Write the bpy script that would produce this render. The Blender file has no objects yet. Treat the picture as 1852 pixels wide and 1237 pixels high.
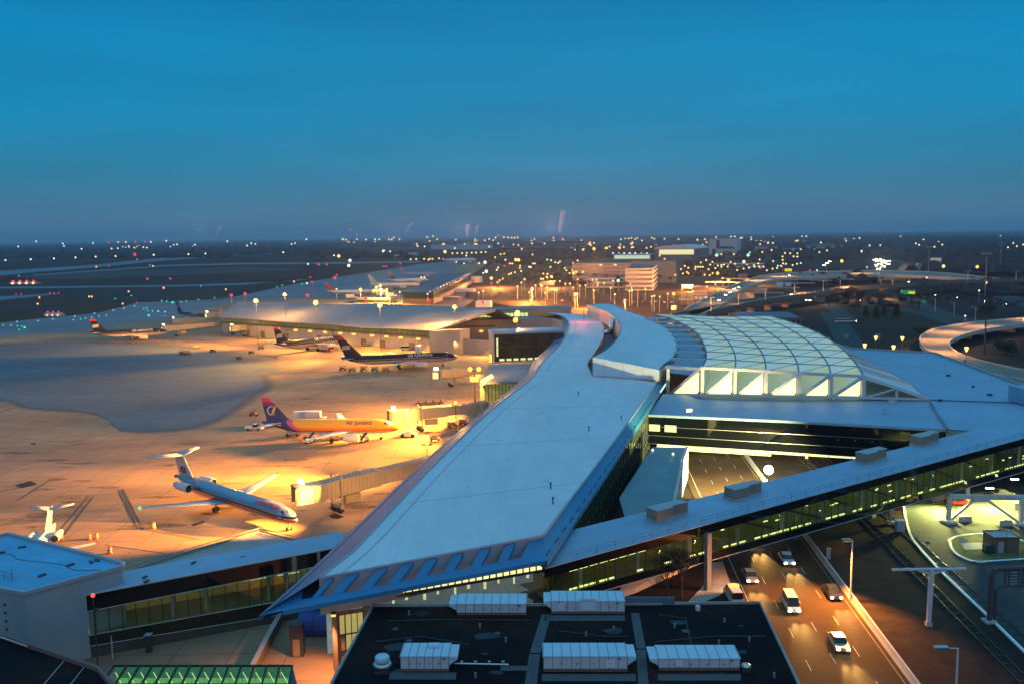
import bpy, math, random
from mathutils import Vector, Matrix
random.seed(7)
sc = bpy.context.scene
COL = sc.collection
rad = math.radians
# ------------------------------------------------------------------ camera
W0, H0, F = 1852.0, 1237.0, 1620.0
HCAM = 55.0
HOR_C, HOR_TILT = 425.0, 24.0/1852.0
pitch = math.atan((H0/2-HOR_C)/F)
roll = math.atan(HOR_TILT)
Xw = Vector((1,0,0))
Vup = Vector((0, math.sin(pitch), math.cos(pitch)))
Fw = Vector((0, math.cos(pitch), -math.sin(pitch)))
Rr = Xw*math.cos(roll) - Vup*math.sin(roll)
Ur = Xw*math.sin(roll) + Vup*math.cos(roll)
CAM = Vector((0,0,HCAM))
cam = bpy.data.cameras.new('camera'); camo = bpy.data.objects.new('camera', cam); COL.objects.link(camo)
m = Matrix((Rr, Ur, -Fw)).transposed().to_4x4(); m.translation = CAM
camo.matrix_world = m
cam.sensor_width = 36.0; cam.lens = 36.0*F/W0; cam.clip_start = 1.0; cam.clip_end = 90000
sc.camera = camo
def ray(u, v):
    return Rr*((u-W0/2)/F) + Ur*(-(v-H0/2)/F) + Fw
def P(u, v, z=0.0):
    d = ray(u, v); t = (z-HCAM)/d.z
    return CAM + d*t
def Zv(p, v):
    k = (H0/2-v)/F; r = Vector((p[0], p[1], -HCAM))
    a = r.dot(Ur)-k*r.dot(Fw); b = Ur.z-k*Fw.z
    return -a/b
def PV(u0, v0, z0, v):            # the point standing above/below P(u0,v0,z0) seen at row v
    p = P(u0, v0, z0); return Vector((p.x, p.y, Zv(p, v)))
def far(u, v, z, dmax=7000):      # a lamp of height z; very far ones are kept on a hill line at dmax
    d = ray(u, v)
    if d.z < 0:
        p = P(u, v, z)
        if p.length < dmax: return p
    t = dmax/math.hypot(d.x, d.y); return CAM + d*t
# ------------------------------------------------------------------ materials
def lin(c):
    return tuple((x/255/12.92 if x/255 <= .04045 else ((x/255+.055)/1.055)**2.4) for x in c)
M = {}
def mat(name, col=(.5,.5,.5), rough=.6, metal=0.0, noise=0.0, nscale=.2, emit=None, es=1.0, spec=.5, stretch=(1,1,1), seams=None, seamcol=.7, sample=True):
    if name in M: return M[name]
    mt = bpy.data.materials.new(name); mt.use_nodes = True; M[name] = mt
    nt = mt.node_tree; b = nt.nodes['Principled BSDF']
    b.inputs['Base Color'].default_value = (*col, 1); b.inputs['Roughness'].default_value = rough
    b.inputs['Metallic'].default_value = metal; b.inputs['Specular IOR Level'].default_value = spec
    last = None
    if noise or seams:
        tc = nt.nodes.new('ShaderNodeTexCoord'); rgb = nt.nodes.new('ShaderNodeRGB'); rgb.outputs[0].default_value = (*col, 1); last = rgb.outputs[0]
    if noise:
        mp = nt.nodes.new('ShaderNodeMapping'); mp.inputs['Scale'].default_value = stretch
        nt.links.new(tc.outputs['Object'], mp.inputs['Vector'])
        for sc_, dt, am in ((nscale, 6, noise), (nscale*9, 3, noise*.5)):
            n = nt.nodes.new('ShaderNodeTexNoise'); n.inputs['Scale'].default_value = sc_; n.inputs['Detail'].default_value = dt
            n.inputs['Roughness'].default_value = .62
            nt.links.new(mp.outputs[0], n.inputs['Vector'])
            mr = nt.nodes.new('ShaderNodeMapRange'); mr.inputs[1].default_value = .3; mr.inputs[2].default_value = .7
            mr.inputs[3].default_value = 1-am; mr.inputs[4].default_value = 1+am
            nt.links.new(n.outputs['Fac'], mr.inputs[0])
            mx = nt.nodes.new('ShaderNodeMix'); mx.data_type = 'RGBA'; mx.blend_type = 'MULTIPLY'; mx.inputs[0].default_value = 1
            nt.links.new(last, mx.inputs[6]); nt.links.new(mr.outputs[0], mx.inputs[7]); last = mx.outputs[2]
    if seams:
        br = nt.nodes.new('ShaderNodeTexBrick'); br.offset = 0 if len(seams) < 4 else seams[3]
        br.inputs['Scale'].default_value = 1; br.inputs['Brick Width'].default_value = seams[0]; br.inputs['Row Height'].default_value = seams[1]
        br.inputs['Mortar Size'].default_value = seams[2]; br.inputs['Mortar Smooth'].default_value = .2
        br.inputs['Color1'].default_value = (1,1,1,1); br.inputs['Color2'].default_value = (.94,.94,.94,1); br.inputs['Mortar'].default_value = (seamcol,)*3+(1,)
        nt.links.new(tc.outputs['Object'], br.inputs['Vector'])
        mx = nt.nodes.new('ShaderNodeMix'); mx.data_type = 'RGBA'; mx.blend_type = 'MULTIPLY'; mx.inputs[0].default_value = 1
        nt.links.new(last, mx.inputs[6]); nt.links.new(br.outputs['Color'], mx.inputs[7]); last = mx.outputs[2]
    if last: nt.links.new(last, b.inputs['Base Color'])
    if emit:
        b.inputs['Emission Color'].default_value = (*emit, 1); b.inputs['Emission Strength'].default_value = es
        if not sample: mt.cycles.emission_sampling = 'NONE'
    return mt
def glow(name, c, s):             # small lamps: not sampled as lights, their light comes from real lamps
    return mat(name, tuple(x*.3 for x in c), .4, emit=c, es=s, sample=False)
def glassy(name, tint, gloss=.12, rough=.02):
    mt = bpy.data.materials.new(name); mt.use_nodes = True; M[name] = mt; nt = mt.node_tree; nt.nodes.clear()
    o = nt.nodes.new('ShaderNodeOutputMaterial'); t = nt.nodes.new('ShaderNodeBsdfTransparent'); t.inputs[0].default_value = (*tint, 1)
    g = nt.nodes.new('ShaderNodeBsdfGlossy'); g.inputs['Roughness'].default_value = rough
    mx = nt.nodes.new('ShaderNodeMixShader'); mx.inputs[0].default_value = gloss
    nt.links.new(t.outputs[0], mx.inputs[1]); nt.links.new(g.outputs[0], mx.inputs[2]); nt.links.new(mx.outputs[0], o.inputs[0]); return mt
# ------------------------------------------------------------------ mesh collector
SPLIT = set('canopy_fin clerestory_window hall_gleam corner_window corner_mullion truss_post truss_diagonal link_beam outer_beam cross_tie column brace pier lit_room soffit_lamp edge_lamp roof_drain wall_lamp service_door support_leg walkway_pad door_handle wall_bracket strip_window arched_rib wall_pier floor_lamp hand_rail mullion glass_rail upstand_joint drain_slot roof_edge tier_edge edge_trim rail lit_strip coping_flashing inner_strut exhaust_duct bracket casing base lid access_door strap roof_ridge parapet wheel railing_post rail_post sleeper'.split())
class MB:
    def __init__(s): s.v = []; s.f = []; s.mi = []; s.cut = []
    def add(s, vs, fs, k=0):
        o = len(s.v); s.cut.append((o, len(s.f))); s.v += [tuple(x) for x in vs]; s.f += [tuple(i+o for i in f) for f in fs]; s.mi += [k]*len(fs); return s
    def poly(s, pts, k=0): return s.add(pts, [tuple(range(len(pts)))], k)
    def box(s, c, sz, rz=0, k=0, ry=0):
        hx, hy, hz = sz[0]/2, sz[1]/2, sz[2]/2; vs = []
        Rm = Matrix.Rotation(rz, 3, 'Z') @ Matrix.Rotation(ry, 3, 'Y')
        for x in (-hx, hx):
            for y in (-hy, hy):
                for z in (-hz, hz): vs.append(Rm @ Vector((x, y, z)) + Vector(c))
        return s.add(vs, [(0,1,3,2),(4,6,7,5),(0,4,5,1),(2,3,7,6),(0,2,6,4),(1,5,7,3)], k)
    def prism(s, top, bot, k=0, kside=None):     # top: list of 3d points, bot: a height or a list
        n = len(top); b = [(p[0], p[1], bot) for p in top] if not isinstance(bot, (list, tuple)) else bot
        s.add(list(top)+list(b), [tuple(range(n)), tuple(range(2*n-1, n-1, -1))]+[(i, n+i, n+(i+1) % n, (i+1) % n) for i in range(n)], k)
        if kside is not None: s.mi[-n:] = [kside]*n
        return s
    def path(s, pts, w, h=None, k=0, dz=0.0, closed=False):   # a rectangular bar swept along a line
        pts = [Vector(p)+Vector((0,0,dz)) for p in pts]; h = w if h is None else h; n = len(pts); vs = []; fs = []
        for i, p in enumerate(pts):
            t = (pts[(i+1) % n]-pts[i-1]) if closed else (pts[min(i+1, n-1)]-pts[max(i-1, 0)]); t.normalize(); sd = t.cross(Vector((0,0,1))).normalized(); up = sd.cross(t)
            for x, y in ((-1,-1),(1,-1),(1,1),(-1,1)): vs.append(p+sd*(x*w/2)+up*(y*h/2))
        for i in range(n if closed else n-1):
            j = (i+1) % n
            for q in range(4): fs.append((i*4+q, i*4+(q+1) % 4, j*4+(q+1) % 4, j*4+q))
        if not closed: fs += [(0,1,2,3), (4*n-1,4*n-2,4*n-3,4*n-4)]
        return s.add(vs, fs, k)
    def beam(s, a, b, w, h=None, k=0):
        a = Vector(a); b = Vector(b); h = w if h is None else h
        d = (b-a).normalized(); sd = d.cross(Vector((0,0,1)))
        if sd.length < 1e-4: sd = Vector((1,0,0))
        sd.normalize(); up = sd.cross(d); vs = []
        for p in (a, b):
            for i, j in ((-1,-1),(1,-1),(1,1),(-1,1)): vs.append(p+sd*(i*w/2)+up*(j*h/2))
        return s.add(vs, [(0,1,2,3),(4,7,6,5),(0,4,5,1),(1,5,6,2),(2,6,7,3),(3,7,4,0)], k)
    def tube(s, a, b, r, r2=None, n=8, k=0):
        a = Vector(a); b = Vector(b); r2 = r if r2 is None else r2; d = (b-a).normalized()
        sd = d.cross(Vector((0,0,1)));
        if sd.length < 1e-4: sd = Vector((1,0,0))
        sd.normalize(); up = sd.cross(d); vs = []
        for p, q in ((a, r), (b, r2)):
            for i in range(n):
                t = 2*math.pi*i/n; vs.append(p+sd*(q*math.cos(t))+up*(q*math.sin(t)))
        return s.add(vs, [(i, (i+1) % n, n+(i+1) % n, n+i) for i in range(n)]+[tuple(range(n-1,-1,-1)), tuple(range(n, 2*n))], k)
    def lathe(s, c, prof, n=14, k=0, axis='Z'):
        vs = []; fs = []
        for r, h in prof:
            for i in range(n):
                t = 2*math.pi*i/n; p = (r*math.cos(t), r*math.sin(t), h)
                if axis == 'X': p = (h, r*math.cos(t), r*math.sin(t))
                vs.append(Vector(c)+Vector(p))
        for j in range(len(prof)-1):
            for i in range(n): fs.append((j*n+i, j*n+(i+1) % n, (j+1)*n+(i+1) % n, (j+1)*n+i))
        fs += [tuple(range(n-1,-1,-1)), tuple(range((len(prof)-1)*n, len(prof)*n))]
        return s.add(vs, fs, k)
    def ball(s, c, r, n=10, k=0, sq=1.0):
        return s.lathe(c, [(r*math.sin(math.pi*j/6) if 0 < j < 6 else r*.02, -r*sq*math.cos(math.pi*j/6)) for j in range(7)], n, k)
    def loft(s, A, B, k=0):
        n = len(A); return s.add(list(A)+list(B), [(i, i+1, n+i+1, n+i) for i in range(n-1)], k)
    def wall(s, A, z0, z1=None, k=0):            # vertical strip under a polyline
        if z1 is None: return s.loft(A, [(p[0], p[1], z0) for p in A], k)
        return s.loft([(p[0], p[1], z1) for p in A], [(p[0], p[1], z0) for p in A], k)
    def build(s, name, mats, parent=None, smooth=False, local=False):
        if name in SPLIT and len(s.cut) > 1:     # every piece becomes a part of its own
            ends = s.cut[1:]+[(len(s.v), len(s.f))]; out = []
            for (v0, f0), (v1, f1) in list(zip(s.cut, ends))[:100]:
                q = MB(); q.v = s.v[v0:v1]; q.f = [tuple(i-v0 for i in f) for f in s.f[f0:f1]]; q.mi = s.mi[f0:f1]; out.append(q.build(name, mats, parent, smooth, local))
            return out
        me = bpy.data.meshes.new(name)
        off = Vector((0,0,0))
        if parent is not None and not local:
            q = parent
            while q is not None: off += q.location; q = q.parent
        me.from_pydata([tuple(Vector(v)-off) for v in s.v], [], s.f)
        for mm in (mats if isinstance(mats, (list, tuple)) else [mats]): me.materials.append(mm)
        if isinstance(mats, (list, tuple)): me.polygons.foreach_set('material_index', s.mi)
        if smooth: me.polygons.foreach_set('use_smooth', [True]*len(me.polygons))
        me.update(); o = bpy.data.objects.new(name, me); COL.objects.link(o)
        if parent is not None: o.parent = parent
        return o
def tag(o, label, cat, group=None):
    o['label'] = label; o['category'] = cat
    if group: o['group'] = group
    return o
def thing(name, label, cat, loc=(0,0,0), rz=0, group=None, s=1):
    o = bpy.data.objects.new(name, None); COL.objects.link(o); o.location = loc; o.rotation_euler = (0,0,rz); o.scale = (s,s,s)
    o.empty_display_size = .5
    return tag(o, label, cat, group)
def struct(mb, name, mats, kind='structure', smooth=False):
    o = mb.build(name, mats, smooth=smooth); o['kind'] = kind; return o
def copy_thing(root, loc=None, rz=None, label=None, group=None, s=None):
    r = root.copy(); COL.objects.link(r)
    if loc is not None: r.location = loc
    if rz is not None: r.rotation_euler = (0,0,rz)
    if s is not None: r.scale = (s,s,s)
    if label: r['label'] = label
    if group: r['group'] = group
    def rec(a, b):
        for ch in list(a.children):
            c = ch.copy(); COL.objects.link(c); c.parent = b; rec(ch, c)
    rec(root, r); return r
def resample(pts, n):
    pts = [Vector(p) for p in pts]; L = [0]
    for a, b in zip(pts, pts[1:]): L.append(L[-1]+(b-a).length)
    out = []; j = 0
    for i in range(n):
        t = L[-1]*i/(n-1)
        while j < len(L)-2 and t > L[j+1]: j += 1
        q = (t-L[j])/max(1e-6, L[j+1]-L[j]); out.append(pts[j].lerp(pts[j+1], q))
    return out
def smoothline(pts, n):           # Catmull-Rom through the points
    pts = [Vector(p) for p in pts]; q = [pts[0]*2-pts[1]]+pts+[pts[-1]*2-pts[-2]]; out = []
    for i in range(1, len(q)-2):
        for k in range(8):
            t = k/8; a, b, c, d = q[i-1], q[i], q[i+1], q[i+2]
            out.append(.5*((2*b)+(c-a)*t+(2*a-5*b+4*c-d)*t*t+(3*b-a-3*c+d)*t**3))
    out.append(pts[-1]); return resample(out, n)
def px(pts, z): return [P(u, v, z) for u, v in pts]
def spot(name, loc, target, power, col, ang=120, r=.5, blend=.6):
    power *= .8
    l = bpy.data.lights.new(name, 'SPOT'); l.energy = power; l.color = col; l.spot_size = rad(ang); l.spot_blend = blend; l.shadow_soft_size = r
    o = bpy.data.objects.new(name, l); COL.objects.link(o); o.location = loc
    o.rotation_euler = (Vector(target)-Vector(loc)).to_track_quat('-Z', 'Y').to_euler(); return o
def point(name, loc, power, col, r=.5):
    l = bpy.data.lights.new(name, 'POINT'); l.energy = power; l.color = col; l.shadow_soft_size = r
    o = bpy.data.objects.new(name, l); COL.objects.link(o); o.location = loc; return o
# ------------------------------------------------------------------ sky and render settings
wd = bpy.data.worlds.new('World'); sc.world = wd; wd.use_nodes = True; nt = wd.node_tree; bg = nt.nodes['Background']
tc = nt.nodes.new('ShaderNodeTexCoord'); sx = nt.nodes.new('ShaderNodeSeparateXYZ'); nt.links.new(tc.outputs['Generated'], sx.inputs[0])
def mth(op, a, b=None, clamp=False):
    n = nt.nodes.new('ShaderNodeMath'); n.operation = op; n.use_clamp = clamp
    for i, q in enumerate((a, b)):
        if q is None: continue
        if isinstance(q, (int, float)): n.inputs[i].default_value = q
        else: nt.links.new(q, n.inputs[i])
    return n.outputs[0]
zz = mth('SQRT', mth('MAXIMUM', sx.outputs[2], 0.0))
cr = nt.nodes.new('ShaderNodeValToRGB'); nt.links.new(zz, cr.inputs[0])
stops = [(0,(84,122,142)),(.10,(80,122,146)),(.17,(70,122,150)),(.274,(38,132,170)),(.356,(8,136,184)),(.438,(0,138,191)),(.494,(0,125,180)),(.62,(40,148,204)),(.8,(104,178,226)),(1,(124,190,234))]
while len(cr.color_ramp.elements) < len(stops): cr.color_ramp.elements.new(.5)
for e, (p_, c) in zip(cr.color_ramp.elements, stops): e.position = p_; e.color = (*lin(c), 1)
# thin streaks of cloud
mp = nt.nodes.new('ShaderNodeMapping'); mp.inputs['Scale'].default_value = (1.6, 1.6, 13); nt.links.new(tc.outputs['Generated'], mp.inputs['Vector'])
nz = nt.nodes.new('ShaderNodeTexNoise'); nz.inputs['Scale'].default_value = 1.6; nz.inputs['Detail'].default_value = 7; nt.links.new(mp.outputs[0], nz.inputs['Vector'])
mr = nt.nodes.new('ShaderNodeMapRange'); nt.links.new(nz.outputs['Fac'], mr.inputs[0]); mr.inputs[1].default_value = .3; mr.inputs[2].default_value = .7; mr.inputs[3].default_value = .91; mr.inputs[4].default_value = 1.09
mx = nt.nodes.new('ShaderNodeMix'); mx.data_type = 'RGBA'; mx.blend_type = 'MULTIPLY'; mx.inputs[0].default_value = 1
nt.links.new(cr.outputs[0], mx.inputs[6]); nt.links.new(mr.outputs[0], mx.inputs[7])
# last pink light of the sunset behind the viewer
back = mth('MULTIPLY', mth('MULTIPLY', sx.outputs[1], -1.0, True), mth('SUBTRACT', 1.0, mth('MULTIPLY', sx.outputs[2], 1.8), True), True)
mx2 = nt.nodes.new('ShaderNodeMix'); mx2.data_type = 'RGBA'; nt.links.new(back, mx2.inputs[0]); nt.links.new(mx.outputs[2], mx2.inputs[6]); mx2.inputs[7].default_value = (.40,.35,.42,1)
nt.links.new(mx2.outputs[2], bg.inputs[0]); bg.inputs[1].default_value = 1.0
sun = bpy.data.lights.new('sun', 'SUN'); sun.energy = .10; sun.angle = rad(50); sun.color = (1,.78,.74)
so = bpy.data.objects.new('sun', sun); COL.objects.link(so); so.rotation_euler = Vector((.1,1,-.22)).to_track_quat('-Z','Y').to_euler()
sc.view_settings.view_transform = 'Standard'; sc.view_settings.look = 'None'; sc.view_settings.exposure = 0; sc.view_settings.gamma = 1
sc.render.engine = 'CYCLES'
sc.cycles.use_denoising = True; sc.cycles.max_bounces = 6; sc.cycles.transparent_max_bounces = 12; sc.cycles.sample_clamp_indirect = 4; sc.cycles.caustics_reflective = False; sc.cycles.caustics_refractive = False
SOD = (1.0,.42,.055); AMB = (1.0,.60,.20)
# ------------------------------------------------------------------ materials list
mat('earth', (.026,.017,.018), .95, spec=.12, noise=.5, nscale=.02)
mat('town_earth', (.075,.048,.036), .95, noise=.6, nscale=.03, spec=.1)
mat('grass_dark', (.012,.028,.034), .95, spec=.12, noise=.45, nscale=.03)
mat('grass_dry', (.036,.026,.016), .95, spec=.12, noise=.4, nscale=.05)
mat('lawn', (.10,.11,.03), .95, noise=.4, nscale=.4)
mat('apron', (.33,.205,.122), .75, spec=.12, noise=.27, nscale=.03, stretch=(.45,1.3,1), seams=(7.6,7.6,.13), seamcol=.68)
mat('apron_shade', (.105,.14,.165), .8, spec=.12, noise=.24, nscale=.03, stretch=(.5,1.2,1), seams=(7.6,7.6,.10), seamcol=.85)  # bluish copy of the apron; shade painted where the floodlight is missing
mat('taxiway', (.17,.19,.22), .8, spec=.12, noise=.2, nscale=.01)
mat('asphalt', (.046,.026,.013), .8, spec=.12, noise=.3, nscale=.12)
mat('asphalt_lot', (.050,.060,.062), .85, spec=.12, noise=.25, nscale=.08)
mat('ballast', (.030,.020,.016), .95, spec=.12, noise=.5, nscale=.3)
mat('concrete', (.42,.38,.34), .8, noise=.2, nscale=.25)
mat('pale_concrete', (.50,.45,.39), .8, noise=.14, nscale=.3)
mat('deck', (.25,.205,.165), .8, spec=.12, noise=.2, nscale=.06)
mat('paint_white', (.75,.75,.72), .6)
mat('paint_yellow', (.75,.48,.06), .6)
mat('faded_yellow', (.30,.20,.085), .75)
mat('paint_black', (.035,.032,.03), .8, spec=.12)
mat('rubber_mark', (.10,.08,.07), .85, spec=.12)
mat('rail', (.10,.08,.07), .4, metal=.7)
mat('roof_white', (.62,.66,.68), .62, noise=.10, nscale=.05, stretch=(1,.3,1), seams=(3.0,14,.035,.5), seamcol=.88)
mat('roof_blue', (.24,.36,.48), .55, noise=.12, nscale=.08)
mat('eave_blue', (.055,.13,.24), .5, noise=.06, nscale=.15, seams=(50,2.2,.06), seamcol=.55)
mat('canopy_blue', (.028,.19,.36), .45, noise=.05, nscale=.3)
mat('panel_grey', (.36,.36,.38), .6, noise=.08, nscale=.3)
mat('panel_white', (.72,.70,.72), .55, noise=.05, nscale=.4)
mat('steel_white', (.62,.56,.55), .5, noise=.06, nscale=.5)
mat('steel_dark', (.045,.048,.055), .5)
mat('steel_blue', (.10,.16,.22), .45)
mat('mullion', (.02,.025,.022), .5)
mat('black_glass', (.004,.006,.008), .05, spec=.3)
mat('green_glass', (.018,.055,.040), .12, spec=.7)
mat('roof_black', (.0075,.0065,.007), .9, spec=.12, noise=.6, nscale=.10, seams=(11,3.2,.06,.5), seamcol=.45)
mat('pad_grey', (.085,.085,.09), .85, noise=.15, nscale=.6, seams=(1.2,1.2,.03), seamcol=.6)
mat('ahu_top', (.50,.60,.66), .45, noise=.06, nscale=.5)
mat('ahu_side', (.60,.56,.57), .6, noise=.07, nscale=.7)
mat('seam', (.16,.15,.16), .7)
mat('curb_red', (.20,.10,.09), .8)
mat('stone', (.36,.31,.28), .8, noise=.12, nscale=.4)
mat('brick_tan', (.30,.20,.14), .85, noise=.2, nscale=.8)
mat('metal', (.55,.55,.55), .35, metal=.9)
mat('chrome', (.75,.75,.75), .12, metal=1)
mat('pole', (.28,.27,.26), .5, metal=.3)
mat('pole_dark', (.05,.045,.045), .6)
mat('tyre', (.012,.012,.012), .8)
mat('veh_white', (.68,.66,.62), .35)
mat('veh_red', (.35,.02,.015), .3)
mat('veh_black', (.015,.015,.018), .3)
mat('veh_blue', (.03,.06,.16), .3)
mat('veh_silver', (.33,.34,.36), .3, metal=.4)
mat('veh_glass', (.01,.012,.015), .06)
mat('safety_orange', (.85,.14,.02), .6)
mat('foliage', (.020,.036,.016), .9)
mat('foliage_brown', (.024,.016,.014), .95)
mat('bark', (.045,.032,.026), .95)
mat('sign_green', (.0,.22,.10), .5, emit=(.0,.30,.12), es=.5, sample=False)
mat('sign_yellow', (.75,.55,.0), .5, emit=(.8,.65,.0), es=.8, sample=False)
mat('sign_white', (.72,.70,.70), .6)
mat('sign_blue', (.02,.08,.25), .6)
mat('jetway', (.38,.32,.24), .6, noise=.08, nscale=.3)
mat('jetway_dark', (.12,.10,.08), .6)
mat('cloth_blue', (.015,.05,.30), .45, noise=.2, nscale=.6)
mat('fan_gold', (.35,.2,.08), .5)
glow('lit_cream', (1,.92,.38), 1.15); glow('lit_warm', (1,.80,.36), 1.2)
glow('lit_green', (.80,.95,.42), .9); glow('lit_olive', (.26,.26,.035), .42)
glow('lamp_amber', (1,.46,.07), 2.3); glow('lamp_gold', (1,.68,.22), 1.9); glow('lamp_white', (1,.90,.62), 1.7); glow('lamp_green', (.01,1,.42), 1.1)
glow('lamp_mint', (.5,1,.7), 1.5); glow('lamp_red', (1,.03,.07), 1.3); glow('lamp_blue', (.35,.6,1), 1.2); glow('head_lamp', (1,.74,.34), 70); glow('tail_lamp', (1,.03,.01), 4)
glow('flood_head', (1,.44,.06), 3); glow('jet_lamp', (1,.95,.66), 4); glow('street_globe', (1,1,.70), 14)
glassy('pane', (.80,.86,.72), .10); glassy('skylight_pane', (.70,.95,.70), .07); glassy('hall_pane', (.55,.62,.60), .35, .08)
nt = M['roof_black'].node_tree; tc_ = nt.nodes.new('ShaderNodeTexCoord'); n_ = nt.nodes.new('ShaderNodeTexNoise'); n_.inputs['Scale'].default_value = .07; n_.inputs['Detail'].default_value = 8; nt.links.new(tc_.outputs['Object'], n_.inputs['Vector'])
cr_ = nt.nodes.new('ShaderNodeValToRGB'); nt.links.new(n_.outputs['Fac'], cr_.inputs[0]); cr_.color_ramp.elements[0].position = .42; cr_.color_ramp.elements[0].color = (.55,.7,1,1); cr_.color_ramp.elements[1].position = .62; cr_.color_ramp.elements[1].color = (4.2,1.9,1.2,1)  # brown end of the noise paints sodium glow into the roof
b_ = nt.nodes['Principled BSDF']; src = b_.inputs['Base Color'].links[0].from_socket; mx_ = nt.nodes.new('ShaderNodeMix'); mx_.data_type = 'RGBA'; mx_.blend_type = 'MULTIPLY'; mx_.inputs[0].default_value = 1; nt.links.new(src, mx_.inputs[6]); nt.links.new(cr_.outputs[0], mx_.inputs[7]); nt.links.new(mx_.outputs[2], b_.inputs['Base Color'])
# ------------------------------------------------------------------ ground sheets
struct(MB().poly([(-24000,-400,-.12),(24000,-400,-.12),(24000,26000,-.12),(-24000,26000,-.12)]), 'ground', M['earth'])
def sheet(name, pts, m, z): return struct(MB().poly(px(pts, z)), name, M[m])
sheet('airfield_grass', [(-260,596),(0,588),(70,584),(130,576),(200,562),(300,546),(390,537),(460,527),(470,516),(330,508),(0,512),(-260,516)], 'grass_dark', -.08)
sheet('airfield_grass', [(-200,512),(0,512),(330,505),(620,497),(690,480),(560,481),(300,486),(0,506),(-200,515)], 'earth', -.09)
sheet('dry_verge', [(-260,590),(0,583),(110,571),(178,565),(245,548),(180,549),(110,560),(0,570),(-260,580)], 'grass_dry', -.06)
sheet('dry_verge', [(-260,552),(0,547),(110,541),(170,545),(60,553),(-260,566)], 'grass_dry', -.06)
sheet('apron', [(-420,1330),(-420,612),(0,584),(65,577),(113,572.6),(178,566),(219,556),(248,547.5),(300,546),(385,542),(460,528),(550,511),(640,497),(700,488),(760,478),(850,470),(880,478),(850,500),(840,540),(1000,566),(1000,700),(1000,1110),(700,1330)], 'apron', -.04)
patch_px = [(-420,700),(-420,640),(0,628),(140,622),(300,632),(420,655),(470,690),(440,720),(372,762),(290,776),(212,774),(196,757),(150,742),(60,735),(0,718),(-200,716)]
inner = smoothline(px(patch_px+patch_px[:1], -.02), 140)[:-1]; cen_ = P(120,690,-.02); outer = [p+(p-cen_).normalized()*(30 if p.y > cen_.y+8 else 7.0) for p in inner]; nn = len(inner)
po = MB().poly(inner).add(inner+outer, [(i, (i+1) % nn, nn+(i+1) % nn, nn+i) for i in range(nn)]); po = struct(po, 'apron_shade_patch', M['apron_shade'])  # painted shade laid on the apron as a sheet with faded rim
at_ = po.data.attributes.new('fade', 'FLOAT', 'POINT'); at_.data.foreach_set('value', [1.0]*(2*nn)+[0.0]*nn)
nt = M['apron_shade'].node_tree; b_ = nt.nodes['Principled BSDF']; an = nt.nodes.new('ShaderNodeAttribute'); an.attribute_name = 'fade'; nt.links.new(an.outputs['Fac'], b_.inputs['Alpha'])
sheet('taxi_lane', [(-420,612),(0,584),(65,577),(113,572.6),(178,566),(219,556),(248,547.5),(300,546),(385,542),(460,528),(550,511),(640,497),(700,488),(760,478),(850,470),(800,500),(640,535),(420,545),(310,575),(120,600),(-420,642)], 'taxiway', -.02)
sheet('taxi_lane', [(-260,526),(0,522.5),(318,519),(435,516),(560,505),(535,509),(318,516),(0,519.5),(-260,521)], 'taxiway', -.03)
sheet('taxi_lane', [(-300,556),(0,543.5),(104,532.5),(104,531),(0,536.5),(-300,545)], 'taxiway', -.03)
sheet('runway', [(-300,503),(0,490.5),(162,480),(300,466.5),(435,459.5),(620,457),(620,458.6),(435,461.8),(300,471.5),(162,485),(61,493),(0,499),(-300,520)], 'taxiway', -.03)
sheet('runway', [(61,497),(227,485.5),(300,479.6),(435,476),(620,474.5),(760,472.5),(760,475.4),(620,477.8),(435,479),(300,482.4),(227,488),(61,499)], 'taxiway', -.03)
sheet('grass_wedge', [(372,547.5),(450,532),(549,511),(545,511),(448,529.5),(400,540)], 'grass_dark', -.005)
# landside: roads and car parks behind the terminal
sheet('town_ground', [(870,468),(1330,462),(1330,560),(1200,570),(850,548),(850,500)], 'town_earth', -.07)
sheet('car_park', [(905,536),(1260,537),(1240,568),(860,556)], 'asphalt', -.04)
sheet('car_park', [(935,506),(1130,504),(1250,520),(1250,530),(905,530)], 'asphalt', -.04)
sheet('car_park', [(900,478),(1020,476),(1030,490),(880,498)], 'asphalt', -.04)
sheet('car_park', [(1240,470),(1420,462),(1400,480),(1270,496)], 'asphalt', -.04)
def strip(name, pts, w, m, z, n=24):
    L = smoothline(px(pts, z), n); A = []; B = []
    for i, p in enumerate(L):
        t = (L[min(i+1, n-1)]-L[max(i-1, 0)]); t.z = 0; t.normalize(); s_ = Vector((-t.y, t.x, 0))
        A.append(p+s_*w/2); B.append(p-s_*w/2)
    return struct(MB().loft(A, B), name, M[m])
strip('access_road', [(850,560),(905,520),(960,490),(1010,472)], 14, 'asphalt', -.03)
strip('access_road', [(1100,566),(1190,540),(1265,512),(1330,492)], 12, 'asphalt', -.03)
sheet('verge', [(1440,545),(1580,528),(1720,560),(1660,640),(1460,640),(1380,585)], 'grass_dry', -.08)
strip('slip_road', [(1395,512),(1440,528),(1500,552),(1535,580)], 11, 'asphalt_lot', -.03)
strip('slip_road', [(1600,528),(1650,543),(1700,566),(1790,588),(1900,610)], 13, 'asphalt_lot', -.02)
strip('slip_road', [(1490,548),(1560,551),(1640,561),(1720,583),(1780,600)], 11, 'asphalt_lot', -.03)
strip('slip_road', [(1500,566),(1525,600),(1555,660)], 13, 'asphalt_lot', -.02)
strip('slip_road', [(1712,652),(1770,662),(1860,690),(1950,720)], 15, 'asphalt_lot', -.02)
strip('highway', [(1605,470),(1660,481),(1740,508),(1852,545),(1960,580)], 26, 'asphalt_lot', -.03)
sheet('verge', [(1700,640),(1735,612),(1800,640),(1900,660),(1900,690),(1790,668)], 'grass_dry', -.05)
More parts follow.
